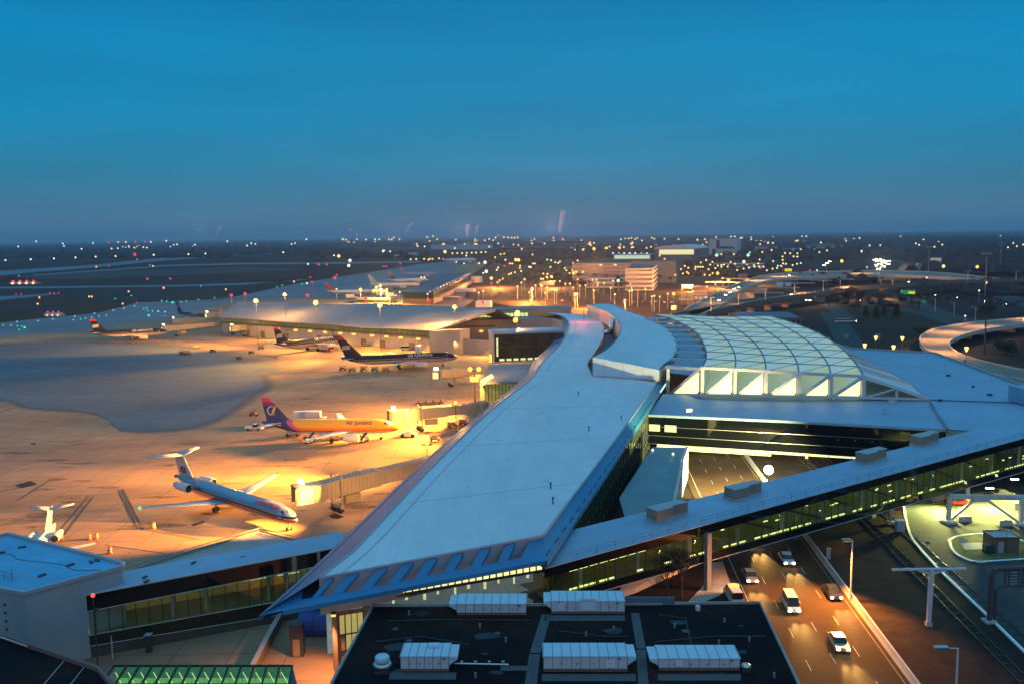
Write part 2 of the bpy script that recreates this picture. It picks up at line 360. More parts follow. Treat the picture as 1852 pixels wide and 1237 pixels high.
# main road under the bridge: it runs almost straight away from the viewer
RB0 = P(1646.6,1237,0); RB1 = P(1449.5,967.5,0); RD = (RB1-RB0).normalized(); RN = Vector((RD.y,-RD.x,0))   # RN points right
def road(t, off, z=0): p = RB0+RD*t+RN*off; return Vector((p.x, p.y, z))
def rstrip(mb, t0, t1, o0, o1, z): return mb.poly([road(t0,o0,z), road(t1,o0,z), road(t1,o1,z), road(t0,o1,z)])
struct(rstrip(MB(), -40, 220, -16.5, .2, -.02), 'main_road', M['asphalt'])
struct(rstrip(MB(), -60, 150, .2, 26, -.05), 'railway_bed', M['ballast'])
mk = MB()
for off in (-3.9, -7.5, -11.1):
    for k in range(-3, 22): rstrip(mk, k*9.5+off*.6, k*9.5+3+off*.6, off-.055, off+.055, -.012)
rstrip(mk, -30, 200, -15.1, -14.95, -.012)
struct(mk, 'lane_marking', mat('worn_paint', (.40,.36,.30), .7, noise=.5, nscale=.8))
struct(rstrip(MB(), -30, 200, -.60, -.48, -.012), 'lane_marking', M['faded_yellow'])
# landside yard with kerbs
sheet('service_yard', [(1618,880),(1634,914),(1651,975),(1697,1028),(1788,1115),(1880,1205),(2100,1205),(2100,820),(1640,820)], 'asphalt_lot', -.02)
def kerb(name, pts, w, h, m, closed=False):
    q = px(pts, 0); L = smoothline(q+([q[0]] if closed else []), max(24, len(q)*4)); A = []; B = []; n = len(L)
    for i, p in enumerate(L):
        t = L[min(i+1, n-1)]-L[max(i-1, 0)]; t.z = 0; t.normalize(); s_ = Vector((-t.y, t.x, 0)); A.append(p+s_*w/2); B.append(p-s_*w/2)
    up = lambda Q, z: [(p[0], p[1], z) for p in Q]
    mb = MB().loft(up(A, h), up(B, h)).loft(up(A, -.05), up(A, h)).loft(up(B, h), up(B, -.05)); return struct(mb, name, M[m])
kerb('kerb', [(1622,884),(1634,914),(1640,945),(1651,975),(1697,1028),(1788,1115),(1880,1205)], .45, .16, 'paint_white')
isl = [(1717,977),(1728,971),(1750,967),(1790,966),(1850,978),(1900,990),(1900,1008),(1852,1011),(1790,1015),(1760,1015),(1735,1005),(1722,993)]
kerb('kerb', isl, .45, .16, 'paint_white', True)
struct(MB().prism(px(isl, .12), -.03), 'traffic_island', M['lawn'])
sheet('island_pad', [(1737,981),(1781,980),(1782,992),(1745,993)], 'pale_concrete', .13)
hk = MB()
for k in range(9):
    a = P(1685+k*.6, 900+k*5, .0); b = P(1716+k*3.2, 896+k*5.4, .0); hk.poly([a, b, b+Vector((0,.22,0)), a+Vector((0,.22,0))])
struct(hk, 'yard_marking', M['paint_yellow'])
sheet('pavement', [(1279,1017),(1307,1015),(1322,1057),(1300,1077),(1262,1092),(1240,1092),(1283,1047)], 'concrete', .0)
# painted and rubber marks on the apron
mk = MB()
def pl(a, b, w, z=-.008):
    a = P(*a, z); b = P(*b, z); d = (b-a).normalized(); s_ = Vector((-d.y, d.x, 0))*w/2; mk.poly([a+s_, b+s_, b-s_, a-s_])
for a, b, w in [((216,886),(248,955),.5),((222,884),(258,958),.5),((160,896),(100,968),.45),((168,897),(115,967),.45),((30,905),(92,867),.3),((0,888),(60,876),.3),((0,950),(70,930),.35),((250,955),(360,975),.3),((190,985),(300,1000),.3),((395,700),(445,690),.3),((300,752),(420,716),.25),((340,742),(470,704),.25),((0,727),(34,717),.5),((0,736),(34,726),.5),((0,745),(34,735),.5),((545,720),(600,706),.35),((160,650),(235,625),.3),((0,790),(130,800),.2),((130,800),(250,770),.2),((570,690),(640,676),.3),((700,664),(760,652),.3)]: pl(a, b, w)
struct(mk, 'tyre_track', M['rubber_mark'])
mk = MB()
for a, b, w in [((-100,790),(120,782),.25),((120,782),(340,835),.25),((0,838),(300,745),.25),((300,745),(480,700),.25),((60,1000),(300,930),.22),((200,860),(60,960),.2),((0,655),(400,690),.25),((540,660),(880,640),.25)]: pl(a, b, w)
for k in range(7): pl((648+k*17,948-k*3), (668+k*17,938-k*3), .5)
struct(mk, 'apron_marking', M['faded_yellow'])
mk = MB()
for q in [[(27,877),(55,869),(68,875),(40,882)],[(594,932),(605,927),(623,934),(611,938),(600,936)],[(345,948),(368,941),(370,944),(350,951)],[(55,802),(65,800),(64,803),(56,804)]]: mk.poly(px(q, -.006))
struct(mk, 'apron_grating', M['paint_black'])
random.seed(11); mk = MB()
def blot(u, v, w, h, z):
    c = P(u, v, z); n = 11; mk.poly([c+Vector((w*math.cos(6.283*i/n)*random.uniform(.6,1.15), h*math.sin(6.283*i/n)*random.uniform(.55,1.2), 0)) for i in range(n)])
for (u0, u1, v0, v1, n) in ((500,860,690,860,34),(330,760,620,690,30),(0,420,800,960,30),(380,720,860,950,14),(0,330,620,760,14)):
    for k in range(n): w = random.uniform(.5,3.2); blot(random.uniform(u0,u1), random.uniform(v0,v1), w*random.uniform(1,2.8), w*.5, -.016+.0002*k)
struct(mk, 'apron_stain', mat('oil_stain', (.19,.125,.08), .9, noise=.5, nscale=.5, spec=.1))
# ------------------------------------------------------------------ tracks and barrier
tr = thing('railway_track', 'railway track with rusty rails beside the lamp post of the main road', 'railway track', road(0,14), group='railway tracks')
for off in (13.3, 14.75):
    mb = MB()
    a = road(-60,off,.05); b = road(150,off,.05); mb.beam(a, b, .12, .2); mb.build('rail', M['rail'], tr)
mb = MB()
for k in range(0, 96): mb.beam(road(-60+k*2.2,12.8,-.0), road(-60+k*2.2,15.3,-.0), .28, .12)
mb.build('sleeper', M['bark'], tr)
t2 = copy_thing(tr, loc=tr.location+RN*5.2, label='railway track beside the white kerb of the service yard')
b_ = thing('road_barrier', 'pale concrete barrier between the main road and the railway bed', 'barrier', road(0,.5))
A = [road(t,.25,-.05) for t in range(-40,160,4)]
pr = [(.0,0),(.12,.35),(.22,.95),(.42,.95),(.52,.35),(.64,0)]; mb = MB()
for (o0,h0),(o1,h1) in zip(pr, pr[1:]): mb.loft([road(t,.1+o0*1.2,h0) for t in range(-40,160,4)], [road(t,.1+o1*1.2,h1) for t in range(-40,160,4)])
mb.build('barrier_wall', M['pale_concrete'], b_)
# ================================================================== the long terminal hall
ZR, ZE = 13.0, 11.4
hall = thing('terminal_hall', 'long terminal hall with a curving pale blue flat roof and slatted front canopy', 'terminal', P(604,1212,0))
NS = 40
Lout = smoothline(px([(468,1113),(593,1000),(763,837),(880,738),(950,680),(966,653),(997,622),(1014,597),(1018,583),(1012,574),(995,569),(965,566)], ZE), NS)
Lin = smoothline(px([(577,1045.5),(636,1000),(790,836),(893,738),(960,686),(980,657),(1014,622),(1027,597),(1029,584),(1020,574),(1003,568.5),(968,565)], ZR), NS)
Rin = px([(983,968.5),(1011,930),(1060,866),(1120,786),(1188,691)], ZR)
Slot = px([(1061.5,657.5),(1072,643),(1083,626),(1090.7,610.6),(1093,598),(1090.7,586),(1083,577.6),(1070.7,573),(1049,569),(1040,567.6),(968,565)], ZR)
Mid = px([(1192,689),(1130,684),(1072,681)], ZR)
Rall = resample(Rin+Mid[:0], 20)
# main roof: front part up to the white upstand, then the part beside the slot
front = Lin[0]
mb = MB()
nf = max(i for i in range(NS) if Lin[i].y < P(1000,686,ZR).y)
LA = resample(Lin[:nf+1], 20); mb.loft([p+Vector((0,0,0)) for p in LA], resample(Rin, 20))
LB = resample(Lin[nf:], 30); RB = resample([Rin[-1]]+Mid+Slot, 30)
SB = resample([Mid[-1]]+Slot, 30); mb.loft(LB, SB)
mb.poly([LA[-1], Rin[-1], Mid[1], Mid[-1]])
mb.build('roof', M['roof_white'], hall)
mb = MB(); Ri_ = resample(Rin, 20)
mb.path([a.lerp(b, .085)+Vector((0,0,.012)) for a, b in zip(LA, Ri_)], .30, .03)
for k in (4, 9, 14): mb.path([LA[k]+Vector((0,0,.012)), Ri_[k]+Vector((0,0,.012))], .16, .03)
mb.path([a.lerp(b, .2)+Vector((0,0,.012)) for a, b in zip(LB[2:], SB[2:])][:26], .30, .03)
mb.build('roof_seam', mat('roof_seam', (.43,.46,.49), .7), hall)
mb = MB()
for k in range(26):
    a = LA[random.randrange(20)].lerp(Ri_[random.randrange(20)], random.random()); w = random.uniform(.15,.9); mb.poly([a+Vector((-w,0,.006)), a+Vector((0,-w*.5,.006)), a+Vector((w,.1,.006)), a+Vector((.2*w,w*.6,.006))])
mb.build('roof_stain', mat('roof_stain', (.40,.42,.45), .8), hall)
# fascia kerb around the roof
mb = MB()
for L in (Lin, Rin, [Lin[0], Rin[0]]): mb.path(L, .30, .22, dz=.05)
mb.build('roof_edge', M['panel_grey'], hall)
# left eave
mb = MB(); mb.loft(Lout, Lin); mb.wall(Lout, ZE-.7, ZE); mb.loft([p-Vector((0,0,.7)) for p in Lout], [Vector((p.x,p.y,ZE-.7)) for p in Lin])
mb.build('left_eave', M['eave_blue'], hall)
mb = MB()
mb.path([a.lerp(b, .22) for a, b in zip(Lout, Lin)], .12, .06, dz=.02)
mb.build('gutter', M['steel_dark'], hall)
# right eave
Rout = px([(990,1014),(1047.7,930),(1100,852),(1160,760),(1204,694),(1212,680)], ZE)
Ri2 = [Vector((p.x,p.y,ZR-.25)) for p in Rin]
ro = resample(Rout[:5], 20); ri = resample(Ri2, 20)
mb = MB(); mb.loft(ro, ri); mb.wall(ro, ZE-.8, ZE); mb.loft([p-Vector((0,0,.8)) for p in ro], [Vector((p.x,p.y,ZE-.8)) for p in ri]); mb.build('right_eave', M['canopy_blue'], hall)
mb = MB()
gl = [a.lerp(b, .25) for a, b in zip(resample(ro, 60), resample(ri, 60))]
for k in range(0, 59, 2): mb.beam(gl[k]+Vector((0,0,.03)), gl[k+1]+Vector((0,0,.03)), .28, .06)
mb.build('drain_slot', M['steel_dark'], hall)
mb = MB()
for k in range(12):
    a = ro[19].lerp(ro[17], k/12.0) ; mb.ball(a+Vector((.1,-.1,.15)), .22, 8)
mb.build('edge_lamp', M['lamp_mint'], hall)
# front canopy: fascia strip, slanted fins, corner plates
fl0, fl1 = P(468,1113,ZE), P(985,1013,ZE)
def fl(t): return fl0.lerp(fl1, t)
def onl(u, v, z): return P(u, v, z)
up_ = px([(545,1083),(635.6,1068),(688.5,1057),(741,1047),(790.5,1036.5),(832,1028.5),(881,1019.5),(941.7,1007.7),(988,998)], ZE)
lo_ = px([(512,1104),(635.6,1080.5),(688.5,1070.3),(741,1060.1),(790.5,1050.5),(832,1042.5),(881,1033),(941.7,1021.3),(988,1012.5)], ZE)
mb = MB(); mb.loft(up_, lo_); mb.wall(lo_, ZE-.55, ZE); mb.loft([p-Vector((0,0,.55)) for p in up_], [p-Vector((0,0,.55)) for p in lo_]); mb.wall(up_, ZE-.55, ZE)
mb.poly([Lout[0], lo_[0], up_[0], P(548,1066,ZE+.3)]); mb.poly([P(990,1014,ZE), P(941.7,1007.7,ZE), Rin[0]-Vector((0,0,.3)), ])
mb.build('canopy_fascia', M['canopy_blue'], hall)
ed = lambda t: Lin[0].lerp(Rin[0], t)
fins = [(565,1079.5,.035),(598,1074,.115),(650.6,1065,.235),(701.6,1054.5,.345),(750.7,1045,.45),(802,1034,.57),(851,1025,.695),(900,1015.5,.815)]
mb = MB()
for k, (u, v, t) in enumerate(fins):
    a = P(u, v, ZE); b = ed(t); b = Vector((b.x, b.y, ZR-.15)); d = (lo_[-1]-lo_[0]).normalized()*(1.5 if k else .8)
    mb.prism([a, a+d, b+d*1.0, b], [(q.x, q.y, q.z-.5) for q in (a, a+d, b+d, b)])
mb.prism([P(941.7,1007.7,ZE), P(988,998,ZE), Rin[0]-Vector((0,0,.4)), ed(.93)-Vector((0,0,.4))], ZE-.4)
mb.build('canopy_fin', M['canopy_blue'], hall)
mb = MB(); fr = [Lin[0], Rin[0]]; mb.wall(fr, 8.2, ZR-.1); mb.build('front_bulkhead', M['panel_grey'], hall)
# front glass wall with lit clerestory
gA = P(604,1212,0); gB = P(988,1024,9.5); gB = Vector((gB.x,gB.y,0)); gz0, gz1 = Zv(gA,1089), Zv(gB,1024)
def gw(t, z): p = gA.lerp(gB, t); return Vector((p.x, p.y, z))
gd = (gB-gA).normalized(); gn = Vector((gd.y,-gd.x,0))
top = lambda t: gz0+(gz1-gz0)*t
mb = MB(); mb.poly([gw(.17,0), gw(1,0), gw(1,top(1)-.5), gw(.17,top(.17)-.5)]); mb.build('front_glass', M['hall_pane'], hall)
mb = MB(); mb.poly([gw(0,0)-gn*5, gw(1,0)-gn*5, gw(1,8.9)-gn*5, gw(0,8.4)-gn*5]); mb.build('inner_wall', mat('hall_inside', (.22,.24,.22), .5, noise=.7, nscale=.35, emit=(.17,.25,.25), es=.75, sample=False), hall)  # indoor light behind the glass is put into this wall's emission
mb = MB()
for k in range(26):
    t = .13+.855*k/26; t1 = t+.855/26*.78; o = gn*.05
    mb.poly([gw(t,top(t)-.28)+o, gw(t1,top(t1)-.28)+o, gw(t1,top(t1)+.30)+o, gw(t,top(t)+.30)+o])
mb.build('clerestory_window', M['lit_cream'], hall)
mb = MB()
for k in range(16):                           # glowing boxes added behind the glass for its gleams
    t = .20+.049*k; q = gw(t, 7.0+.8*math.sin(k*2.1)+.6*t)-gn*(2.2+.8*(k % 3)); mb.box(q, (.28+.1*(k % 2),.2,.5+.4*(k % 3)))
mb.build('hall_gleam', glow('gleam_glow', (1,.92,.5), 1.6), hall)
mb = MB(); mb.poly([gw(.0,top(0)+.6)+gn*.02, gw(1,top(1)+.6)+gn*.02, gw(1,top(1)-.55)+gn*.02, gw(0,top(0)-.55)+gn*.02]); mb.beam(gw(.10,top(.1)-.55)+gn*.1, gw(1,top(1)-.55)+gn*.1, .16); mb.build('wall_head', M['steel_dark'], hall)
# pale corner piece with tall glazed bay on the left
mb = MB()
mb.poly([gw(0,0)+gn*.03, gw(.17,0)+gn*.03, gw(.17,top(.17)-1.35)+gn*.03, gw(0,top(0)-1.35)+gn*.03]); mb.prism([gw(0,top(0))+gn*.4, gw(.018,top(0))+gn*.4, gw(.018,top(0))-gn*.3, gw(0,top(0))-gn*.3], 0)
mb.prism([gw(.135,8)+gn*.35, gw(.165,8)+gn*.35, gw(.165,8)-gn*.3, gw(.135,8)-gn*.3], 0)
mb.build('corner_wall', M['brick_tan'], hall)
mb = MB()
for k, (t0, t1) in enumerate(((.03,.052),(.055,.080),(.083,.106),(.109,.132))):
    for z0, z1 in ((.6,2.4),(2.5,4.6),(4.7,7.2)):
        if k == 0 and z0 < 4: continue
        mb.poly([gw(t0,z0)+gn*.08, gw(t1,z0)+gn*.08, gw(t1,z1)+gn*.08, gw(t0,z1)+gn*.08])
mb.build('corner_window', mat('bay_glow', (.2,.18,.08), .3, noise=.6, nscale=.6, emit=(.62,.52,.16), es=.62, sample=False), hall)
mb = MB()
for k in range(5): t = .028+.026*k; mb.prism([gw(t,7.4)+gn*.2, gw(t+.003,7.4)+gn*.2, gw(t+.003,7.4)+gn*.05, gw(t,7.4)+gn*.05], .3)
for z in (2.45, 4.65): mb.beam(gw(.028,z)+gn*.15, gw(.134,z)+gn*.15, .14)
mb.build('corner_mullion', M['mullion'], hall)
mb = MB(); mb.prism([gw(.17,1.1)+gn*9, gw(1,1.1)+gn*9, gw(1,1.1), gw(.17,1.1)], 0); mb.build('front_ledge', M['stone'], hall)
# side walls
wl = [Vector((p.x,p.y,0)) for p in Lin[1:-1]]; mb = MB(); mb.wall([gA]+wl, 0, ZE-.7); mb.build('left_wall', M['panel_grey'], hall)
wr = [gB+Vector((.3,.3,0))]+[Vector((a.x*.75+b.x*.25, a.y*.75+b.y*.25, 0)) for a, b in zip(ro[2:], ri[2:])]
mb = MB(); mb.wall(wr, 0, ZE-.8); mb.build('right_glass_wall', M['green_glass'], hall)
mb = MB()
for p in resample(wr, 40)[1:]: mb.beam((p.x+.1,p.y,0), (p.x+.1,p.y,ZE-.8), .16)
for z in (3.5,7): 
    for a, b in zip(wr, wr[1:]): mb.beam((a.x+.05,a.y,z), (b.x+.05,b.y,z), .12)
mb.build('right_wall_mullion', M['mullion'], hall)
# upper tier with white upstand wall
T0 = P(1072,681,ZR); T1 = P(1192,689,ZR)
zl, zr = Zv(T0, 646), Zv(T1, 669)
tl = px([(1073,646),(1094,634),(1109,621),(1119,608),(1123,595),(1120,585),(1114,577),(1104.5,568.5),(1086,560),(1062,552)], zl)
tr_ = px([(1192,668.5),(1200.5,659),(1216.6,647.5),(1225,630.6),(1224,617),(1216.6,603),(1206,592),(1190.5,583),(1173.6,576),(1147.5,567.6),(1126,562),(1101,556.5)], zr)
tr_[-1].z = zl-.6; tr_[-2].z = zr+.6; tl[0] = Vector((T0.x,T0.y,zl)); tr_[0] = Vector((T1.x,T1.y,zr)); tr_.append(tl[-1]+Vector((.5,0,0)))
TL = smoothline(tl, 40); TR = smoothline(tr_, 40)
mb = MB()
for k in range(6): mb.loft([a.lerp(b, k/6) for a, b in zip(TL, TR)], [a.lerp(b, (k+1)/6) for a, b in zip(TL, TR)])
up = mb.build('upper_roof', M['roof_white'], hall, smooth=True)
mb = MB(); mb.wall([TL[0], TR[0]], ZR); mb.build('upstand_wall', M['panel_white'], hall)
mb = MB()
for t in (.18,.47,.76): a = TL[0].lerp(TR[0], t)+Vector((0,-.04,0)); mb.beam((a.x,a.y,ZR), (a.x,a.y,a.z), .06)
mb.beam(T0+Vector((0,-.1,.35)), T1+Vector((0,-.1,.35)), .12, .12); mb.build('upstand_joint', M['panel_grey'], hall)
mb = MB(); mb.wall(TL, ZR-2); mb.wall(TR, 9); mb.build('tier_wall', M['panel_grey'], hall)
mb = MB()
mb.path(TR, .3, .25); mb.path(TL, .3, .25)
mb.build('tier_edge', M['steel_blue'], hall)
mb = MB(); mb.poly([p-Vector((0,0,2.2)) for p in [Mid[-1]]+Slot[:9]]+[Vector((p.x,p.y,ZR-2.2)) for p in reversed(tl)]); mb.build('slot_floor', M['steel_dark'], hall)
# shiny ducts in the slot
q = P(1107,604,ZR-1); 
mb = MB(); mb.tube(q, q+Vector((0,0,6.2)), 1.15, n=18); mb.ball(q+Vector((0,0,6.2)), 1.15, 18, sq=.7); mb.tube(q+Vector((-4,-3,.9)), q+Vector((-1,-1,.9)), 1.0, n=16); mb.tube(q+Vector((0,0,2.4)), q+Vector((0,0,2.7)), 1.25, n=18)
mb.build('exhaust_duct', M['chrome'], hall, smooth=True)
def roof_vent(u, v, z, h=.9):
    p = P(u, v, z); t = thing('roof_vent', 'thin dark vent pipe on the hall roof', 'vent pipe', p, group='vent pipes on the hall roof')
    MB().tube(p-Vector((0,0,.05)), p+Vector((0,0,h)), .10).build('pipe', M['steel_dark'], t); MB().tube(p+Vector((0,0,h)), p+Vector((0,0,h+.22)), .2).build('cowl', M['steel_dark'], t)
for u, v in ((1000,911),(996,884),(1124,760),(1065,780),(1046,715)): roof_vent(u, v, ZR)
rw = P(1062,656,ZR)
t = thing('roof_rail', 'small white guard rail at the near end of the roof slot', 'rail', rw)
mb = MB()
for dx in (0,1.2): mb.tube(rw+Vector((dx,0,0)), rw+Vector((dx,0,1.2)), .07)
mb.build('rail_post', M['steel_white'], t); MB().beam(rw+Vector((0,0,1.2)), rw+Vector((1.2,0,1.2)), .1).build('top_rail', M['steel_white'], t)
# red obstruction light shining on the upstand behind the slot
# ================================================================== vaulted pavilion
pav = thing('vaulted_pavilion', 'glazed pavilion with sawtooth translucent vault and brightly lit front truss', 'pavilion', P(1208,716,10))
ZB = 10.2
ribs_px = [
 [(1270,665),(1278,648),(1275,628),(1262,604),(1238,588),(1206,574),(1180,569)],
 [(1329,668),(1331,652),(1326,634),(1312,612),(1282,590),(1250,577),(1214,570)],
 [(1385,671),(1383,650),(1371,628),(1345,604),(1318,588),(1291,573)],
 [(1445,674.5),(1440,652),(1421,625),(1384,597),(1352,582),(1327,573)],
 [(1503,677.5),(1496,656),(1470,625),(1425,594),(1390,580),(1359,572.5)],
 [(1562,680.5),(1551,662),(1522,630),(1478,602),(1430,583),(1392,572.5)]]
zt = [18.6,18.4,18.0,17.6,17.1,16.6]
NJ = 11
base_u = [1266,1326,1383,1442,1501.5,1561]
RIB = []
for k, r in enumerate(ribs_px): RIB.append(smoothline(px(r, zt[k]), NJ))
R0 = smoothline(px([(1208,661.5),(1216.6,646),(1225,630.6),(1224,616),(1210,596),(1190,583),(1150,570)], 17.0), NJ)   # beside the hall
OUT = smoothline(px([(1676,721),(1655,700),(1625,682),(1585,661),(1537,640),(1482,617),(1440,597),(1405,578)], ZB+.5), NJ)
VD = 6.6                                       # depth of the sawtooth at the front
def vd(j): return VD*(1-.72*(j/(NJ-1))**.6)
# diagonal translucent sheets: from the valley beside one rib up to the top of the next
cream = mat('vault_sheet', (.52,.60,.55), .35, noise=.08, nscale=.12, emit=(.46,.54,.30), es=.34, sample=False)  # emission stands for the lamps below shining through the sheets
for k in range(5):
    A = [RIB[k][j].lerp(RIB[k+1][j], .10)-Vector((0,0,vd(j))) for j in range(NJ)]; B = [RIB[k+1][j]-Vector((0,0,.25)) for j in range(NJ)]
    mid = [a.lerp(b, .5)+Vector((0,0,-.5)) for a, b in zip(A, B)]
    mb = MB().loft(A, mid).loft(mid, B); mb.build('vault_sheet', cream, pav, smooth=True)
    C_ = [RIB[k][j].lerp(RIB[k+1][j], .015)-Vector((0,0,.2)) for j in range(NJ)]
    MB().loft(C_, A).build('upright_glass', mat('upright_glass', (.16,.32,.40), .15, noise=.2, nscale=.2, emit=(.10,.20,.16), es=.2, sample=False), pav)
    # cover panes, backlight put into their emission, laid over each bay so that the grid reads as triangles
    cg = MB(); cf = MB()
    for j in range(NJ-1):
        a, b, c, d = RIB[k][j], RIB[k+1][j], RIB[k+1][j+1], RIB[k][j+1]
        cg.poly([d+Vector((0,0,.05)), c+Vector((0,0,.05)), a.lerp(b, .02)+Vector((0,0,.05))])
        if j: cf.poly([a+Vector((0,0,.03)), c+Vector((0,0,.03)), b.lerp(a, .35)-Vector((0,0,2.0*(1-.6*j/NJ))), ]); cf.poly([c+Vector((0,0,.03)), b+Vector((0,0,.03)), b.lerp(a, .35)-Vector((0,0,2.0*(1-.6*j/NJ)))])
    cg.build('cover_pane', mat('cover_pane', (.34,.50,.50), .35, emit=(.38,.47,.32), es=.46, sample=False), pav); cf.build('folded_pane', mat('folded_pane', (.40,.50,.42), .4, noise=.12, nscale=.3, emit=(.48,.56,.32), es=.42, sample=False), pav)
mb = MB()
for r in RIB:
    mb.path(resample(r, 44), .34, .3, dz=.1)
mb.build('arched_rib', M['steel_blue'], pav)
mb = MB()
for k in range(5):
    for j in range(1, NJ):
        mb.beam(RIB[k][j]+Vector((0,0,.16)), RIB[k+1][j]+Vector((0,0,.16)), .22, .2)
        mb.beam(RIB[k][j-1]+Vector((0,0,.14)), RIB[k+1][j]+Vector((0,0,.14)), .10, .1)
mb.build('cross_tie', M['steel_blue'], pav)
# pale beams between the hall tier and the first rib
mb = MB()
for j in range(0, NJ-1): mb.beam(R0[j]-Vector((0,0,.3)), RIB[0][j]-Vector((0,0,.3)), 1.9, .8)
mb.build('link_beam', M['steel_white'], pav)
MB().loft([p-Vector((0,0,2.0)) for p in R0], [p-Vector((0,0,2.4)) for p in RIB[0]]).build('link_roof', M['roof_blue'], pav)
# half bays on the outer side: sloping beams down to the flat roof
OT = [r-Vector((0,0,.2)) for r in RIB[5]]
mb = MB()
for j in range(0, NJ):
    mb.beam(OT[j]+Vector((0,0,.2)), OUT[j]+Vector((0,0,.2)), 1.15, .8)
    q = OT[j].lerp(OUT[j], .52); mb.beam(q, (q.x,q.y,ZB), .4)
    mb.beam((OT[j].x, OT[j].y, ZB+.6), q, .35)
mb.build('outer_beam', M['steel_white'], pav)
MB().loft([Vector((p.x,p.y,ZB+1.2)) for p in OT], [Vector((p.x,p.y,ZB+.25)) for p in OUT]).build('skirt_roof', M['roof_blue'], pav)
MB().loft([p-Vector((0,0,.5)) for p in OT], [p+Vector((0,0,.0)) for p in OUT]).build('skirt_pane', mat('skirt_pane', (.34,.46,.52), .3, noise=.15, nscale=.15, emit=(.25,.34,.30), es=.18, sample=False), pav)  # glow from inside is put into the pane material
mb = MB()
mb.path(resample(OUT, 40), .35, .5, dz=-.2)
mb.build('skirt_edge', M['steel_blue'], pav)
# front truss
bu = [1208]+base_u; bv = [715+5.5*i/6 for i in range(7)]
tops = [R0[0]]+[r[0] for r in RIB]
bas = []
for i in range(7): bas.append(Vector((tops[i].x, tops[i].y, Zv(tops[i], bv[i]))))
tip = P(1678,721.5,bas[-1].z)
mb = MB()
for i in range(7): mb.beam(bas[i], tops[i], .95, 1.0)
mb.build('truss_post', M['steel_white'], pav)
mb = MB()
for i in range(6):
    mb.beam(tops[i], tops[i+1], .7, .75); mb.beam(bas[i]+Vector((0,0,.3)), bas[i+1]+Vector((0,0,.3)), .7, .7)
mb.beam(tops[6], tip, .7, .75); mb.beam(bas[6]+Vector((0,0,.2)), tip, .6, .6); mb.build('truss_chord', M['steel_white'], pav)
mb = MB()
for i in range(6): mb.beam(bas[i].lerp(bas[i+1], .10)+Vector((0,0,.5)), tops[i+1].lerp(tops[i], .08)-Vector((0,0,.5)), .65, .7)
q = tops[6].lerp(tip, .52); mb.beam(bas[6].lerp(tip, .06)+Vector((0,0,.3)), q, .4, .45); mb.beam(q, (q.x,q.y,bas[6].z), .5, .5); mb.build('truss_diagonal', M['steel_white'], pav)
win = mat('lit_bay', (.8,.75,.4), .5, noise=.12, nscale=.8, emit=(1,.92,.40), es=1.35)
for i in range(6):
    a, b, c, d = bas[i]+Vector((0,.5,.4)), bas[i+1]+Vector((0,.5,.4)), tops[i+1]+Vector((0,.5,-.6)), tops[i]+Vector((0,.5,0))
    f1 = lambda s, t: a.lerp(b, s).lerp(d.lerp(c, s), t)
    MB().poly([f1(.17,.03), f1(.88,.03), f1(.93,.12), f1(.93,.86), f1(.84,.86)]).build('lit_window', win, pav)
# spill of the lit bays on the lower roof comes from the windows themselves (they are sampled)
# lower roof in front of the truss, glass front below it
lr = [P(1199,712,ZB), P(1440,717,ZB), P(1680,722.5,ZB), P(1712,776,ZB-.3), P(1440,761,ZB-.3), P(1171,749,ZB-.3)]
MB().prism(lr, ZB-.9).build('lower_roof', M['roof_blue'], pav)
def lowp(u, v, z): return P(u, v, z)
fa, fb = Vector((lr[5].x,lr[5].y,0)), Vector((lr[3].x,lr[3].y,0)); fd = (fb-fa).normalized(); fn = Vector((fd.y,-fd.x,0))
gA2, gB2 = fa-fn*.6, fb-fn*.6
z_lo = Zv(gA2, 801); z_lo2 = Zv(gB2, 836)
MB().poly([gA2+Vector((0,0,z_lo)), gB2+Vector((0,0,z_lo2)), gB2+Vector((0,0,ZB-.9)), gA2+Vector((0,0,ZB-.9))]).build('front_glass', M['black_glass'], pav)
mb = MB()
for f in (.36,.70,1.0): mb.beam(gA2+fn*.08+Vector((0,0,ZB-.9-(ZB-.9-z_lo)*f)), gB2+fn*.08+Vector((0,0,ZB-.9-(ZB-.9-z_lo2)*f)), .1, .09)
mb.build('glass_rail', M['metal'], pav)
mb = MB()
for (t0, t1) in ((.005,.045),(.062,.105)):
    a = gA2.lerp(gB2, t0)+fn*.06; b = gA2.lerp(gB2, t1)+fn*.06; mb.poly([(a.x,a.y,ZB-4.6),(b.x,b.y,ZB-4.6),(b.x,b.y,ZB-2.9),(a.x,a.y,ZB-2.9)])
mb.build('lit_room', M['lit_green'], pav)
mb = MB()
for k in range(3):
    a = gA2.lerp(gB2, .66+.055*k)+fn*.06; mb.poly([(a.x,a.y,ZB-4.4),(a.x+1.6,a.y,ZB-4.4),(a.x+2.0,a.y,ZB-2.6),(a.x+.5,a.y,ZB-2.9)])
mb.build('lit_room', M['lit_olive'], pav)
MB().poly([gA2-fn*9+Vector((0,0,.0)), gB2-fn*9, gB2-fn*9+Vector((0,0,6)), gA2-fn*9+Vector((0,0,6))]).build('undercroft_wall', M['concrete'], pav)
mb = MB()
for k in range(11):
    a = gA2.lerp(gB2, .07+.075*k)-fn*3.5; mb.box((a.x+fn.x*2.9,a.y+fn.y*2.9,z_lo-.55), (5.0,.2,.7), math.atan2(fd.y,fd.x))
mb.build('soffit_lamp', glow('soffit_lamp', (1,.95,.45), 1.3), pav)
mb = MB(); a = gA2-fn*4; b = gB2-fn*4; zt_ = P(1300,826,2).z
mb.prism([gA2-fn*1.5+fd*2+Vector((0,0,2.9)), gA2-fn*1.5+fd*30+Vector((0,0,2.9)), gA2-fn*2.3+fd*30+Vector((0,0,2.9)), gA2-fn*2.3+fd*2+Vector((0,0,2.9))], .6)
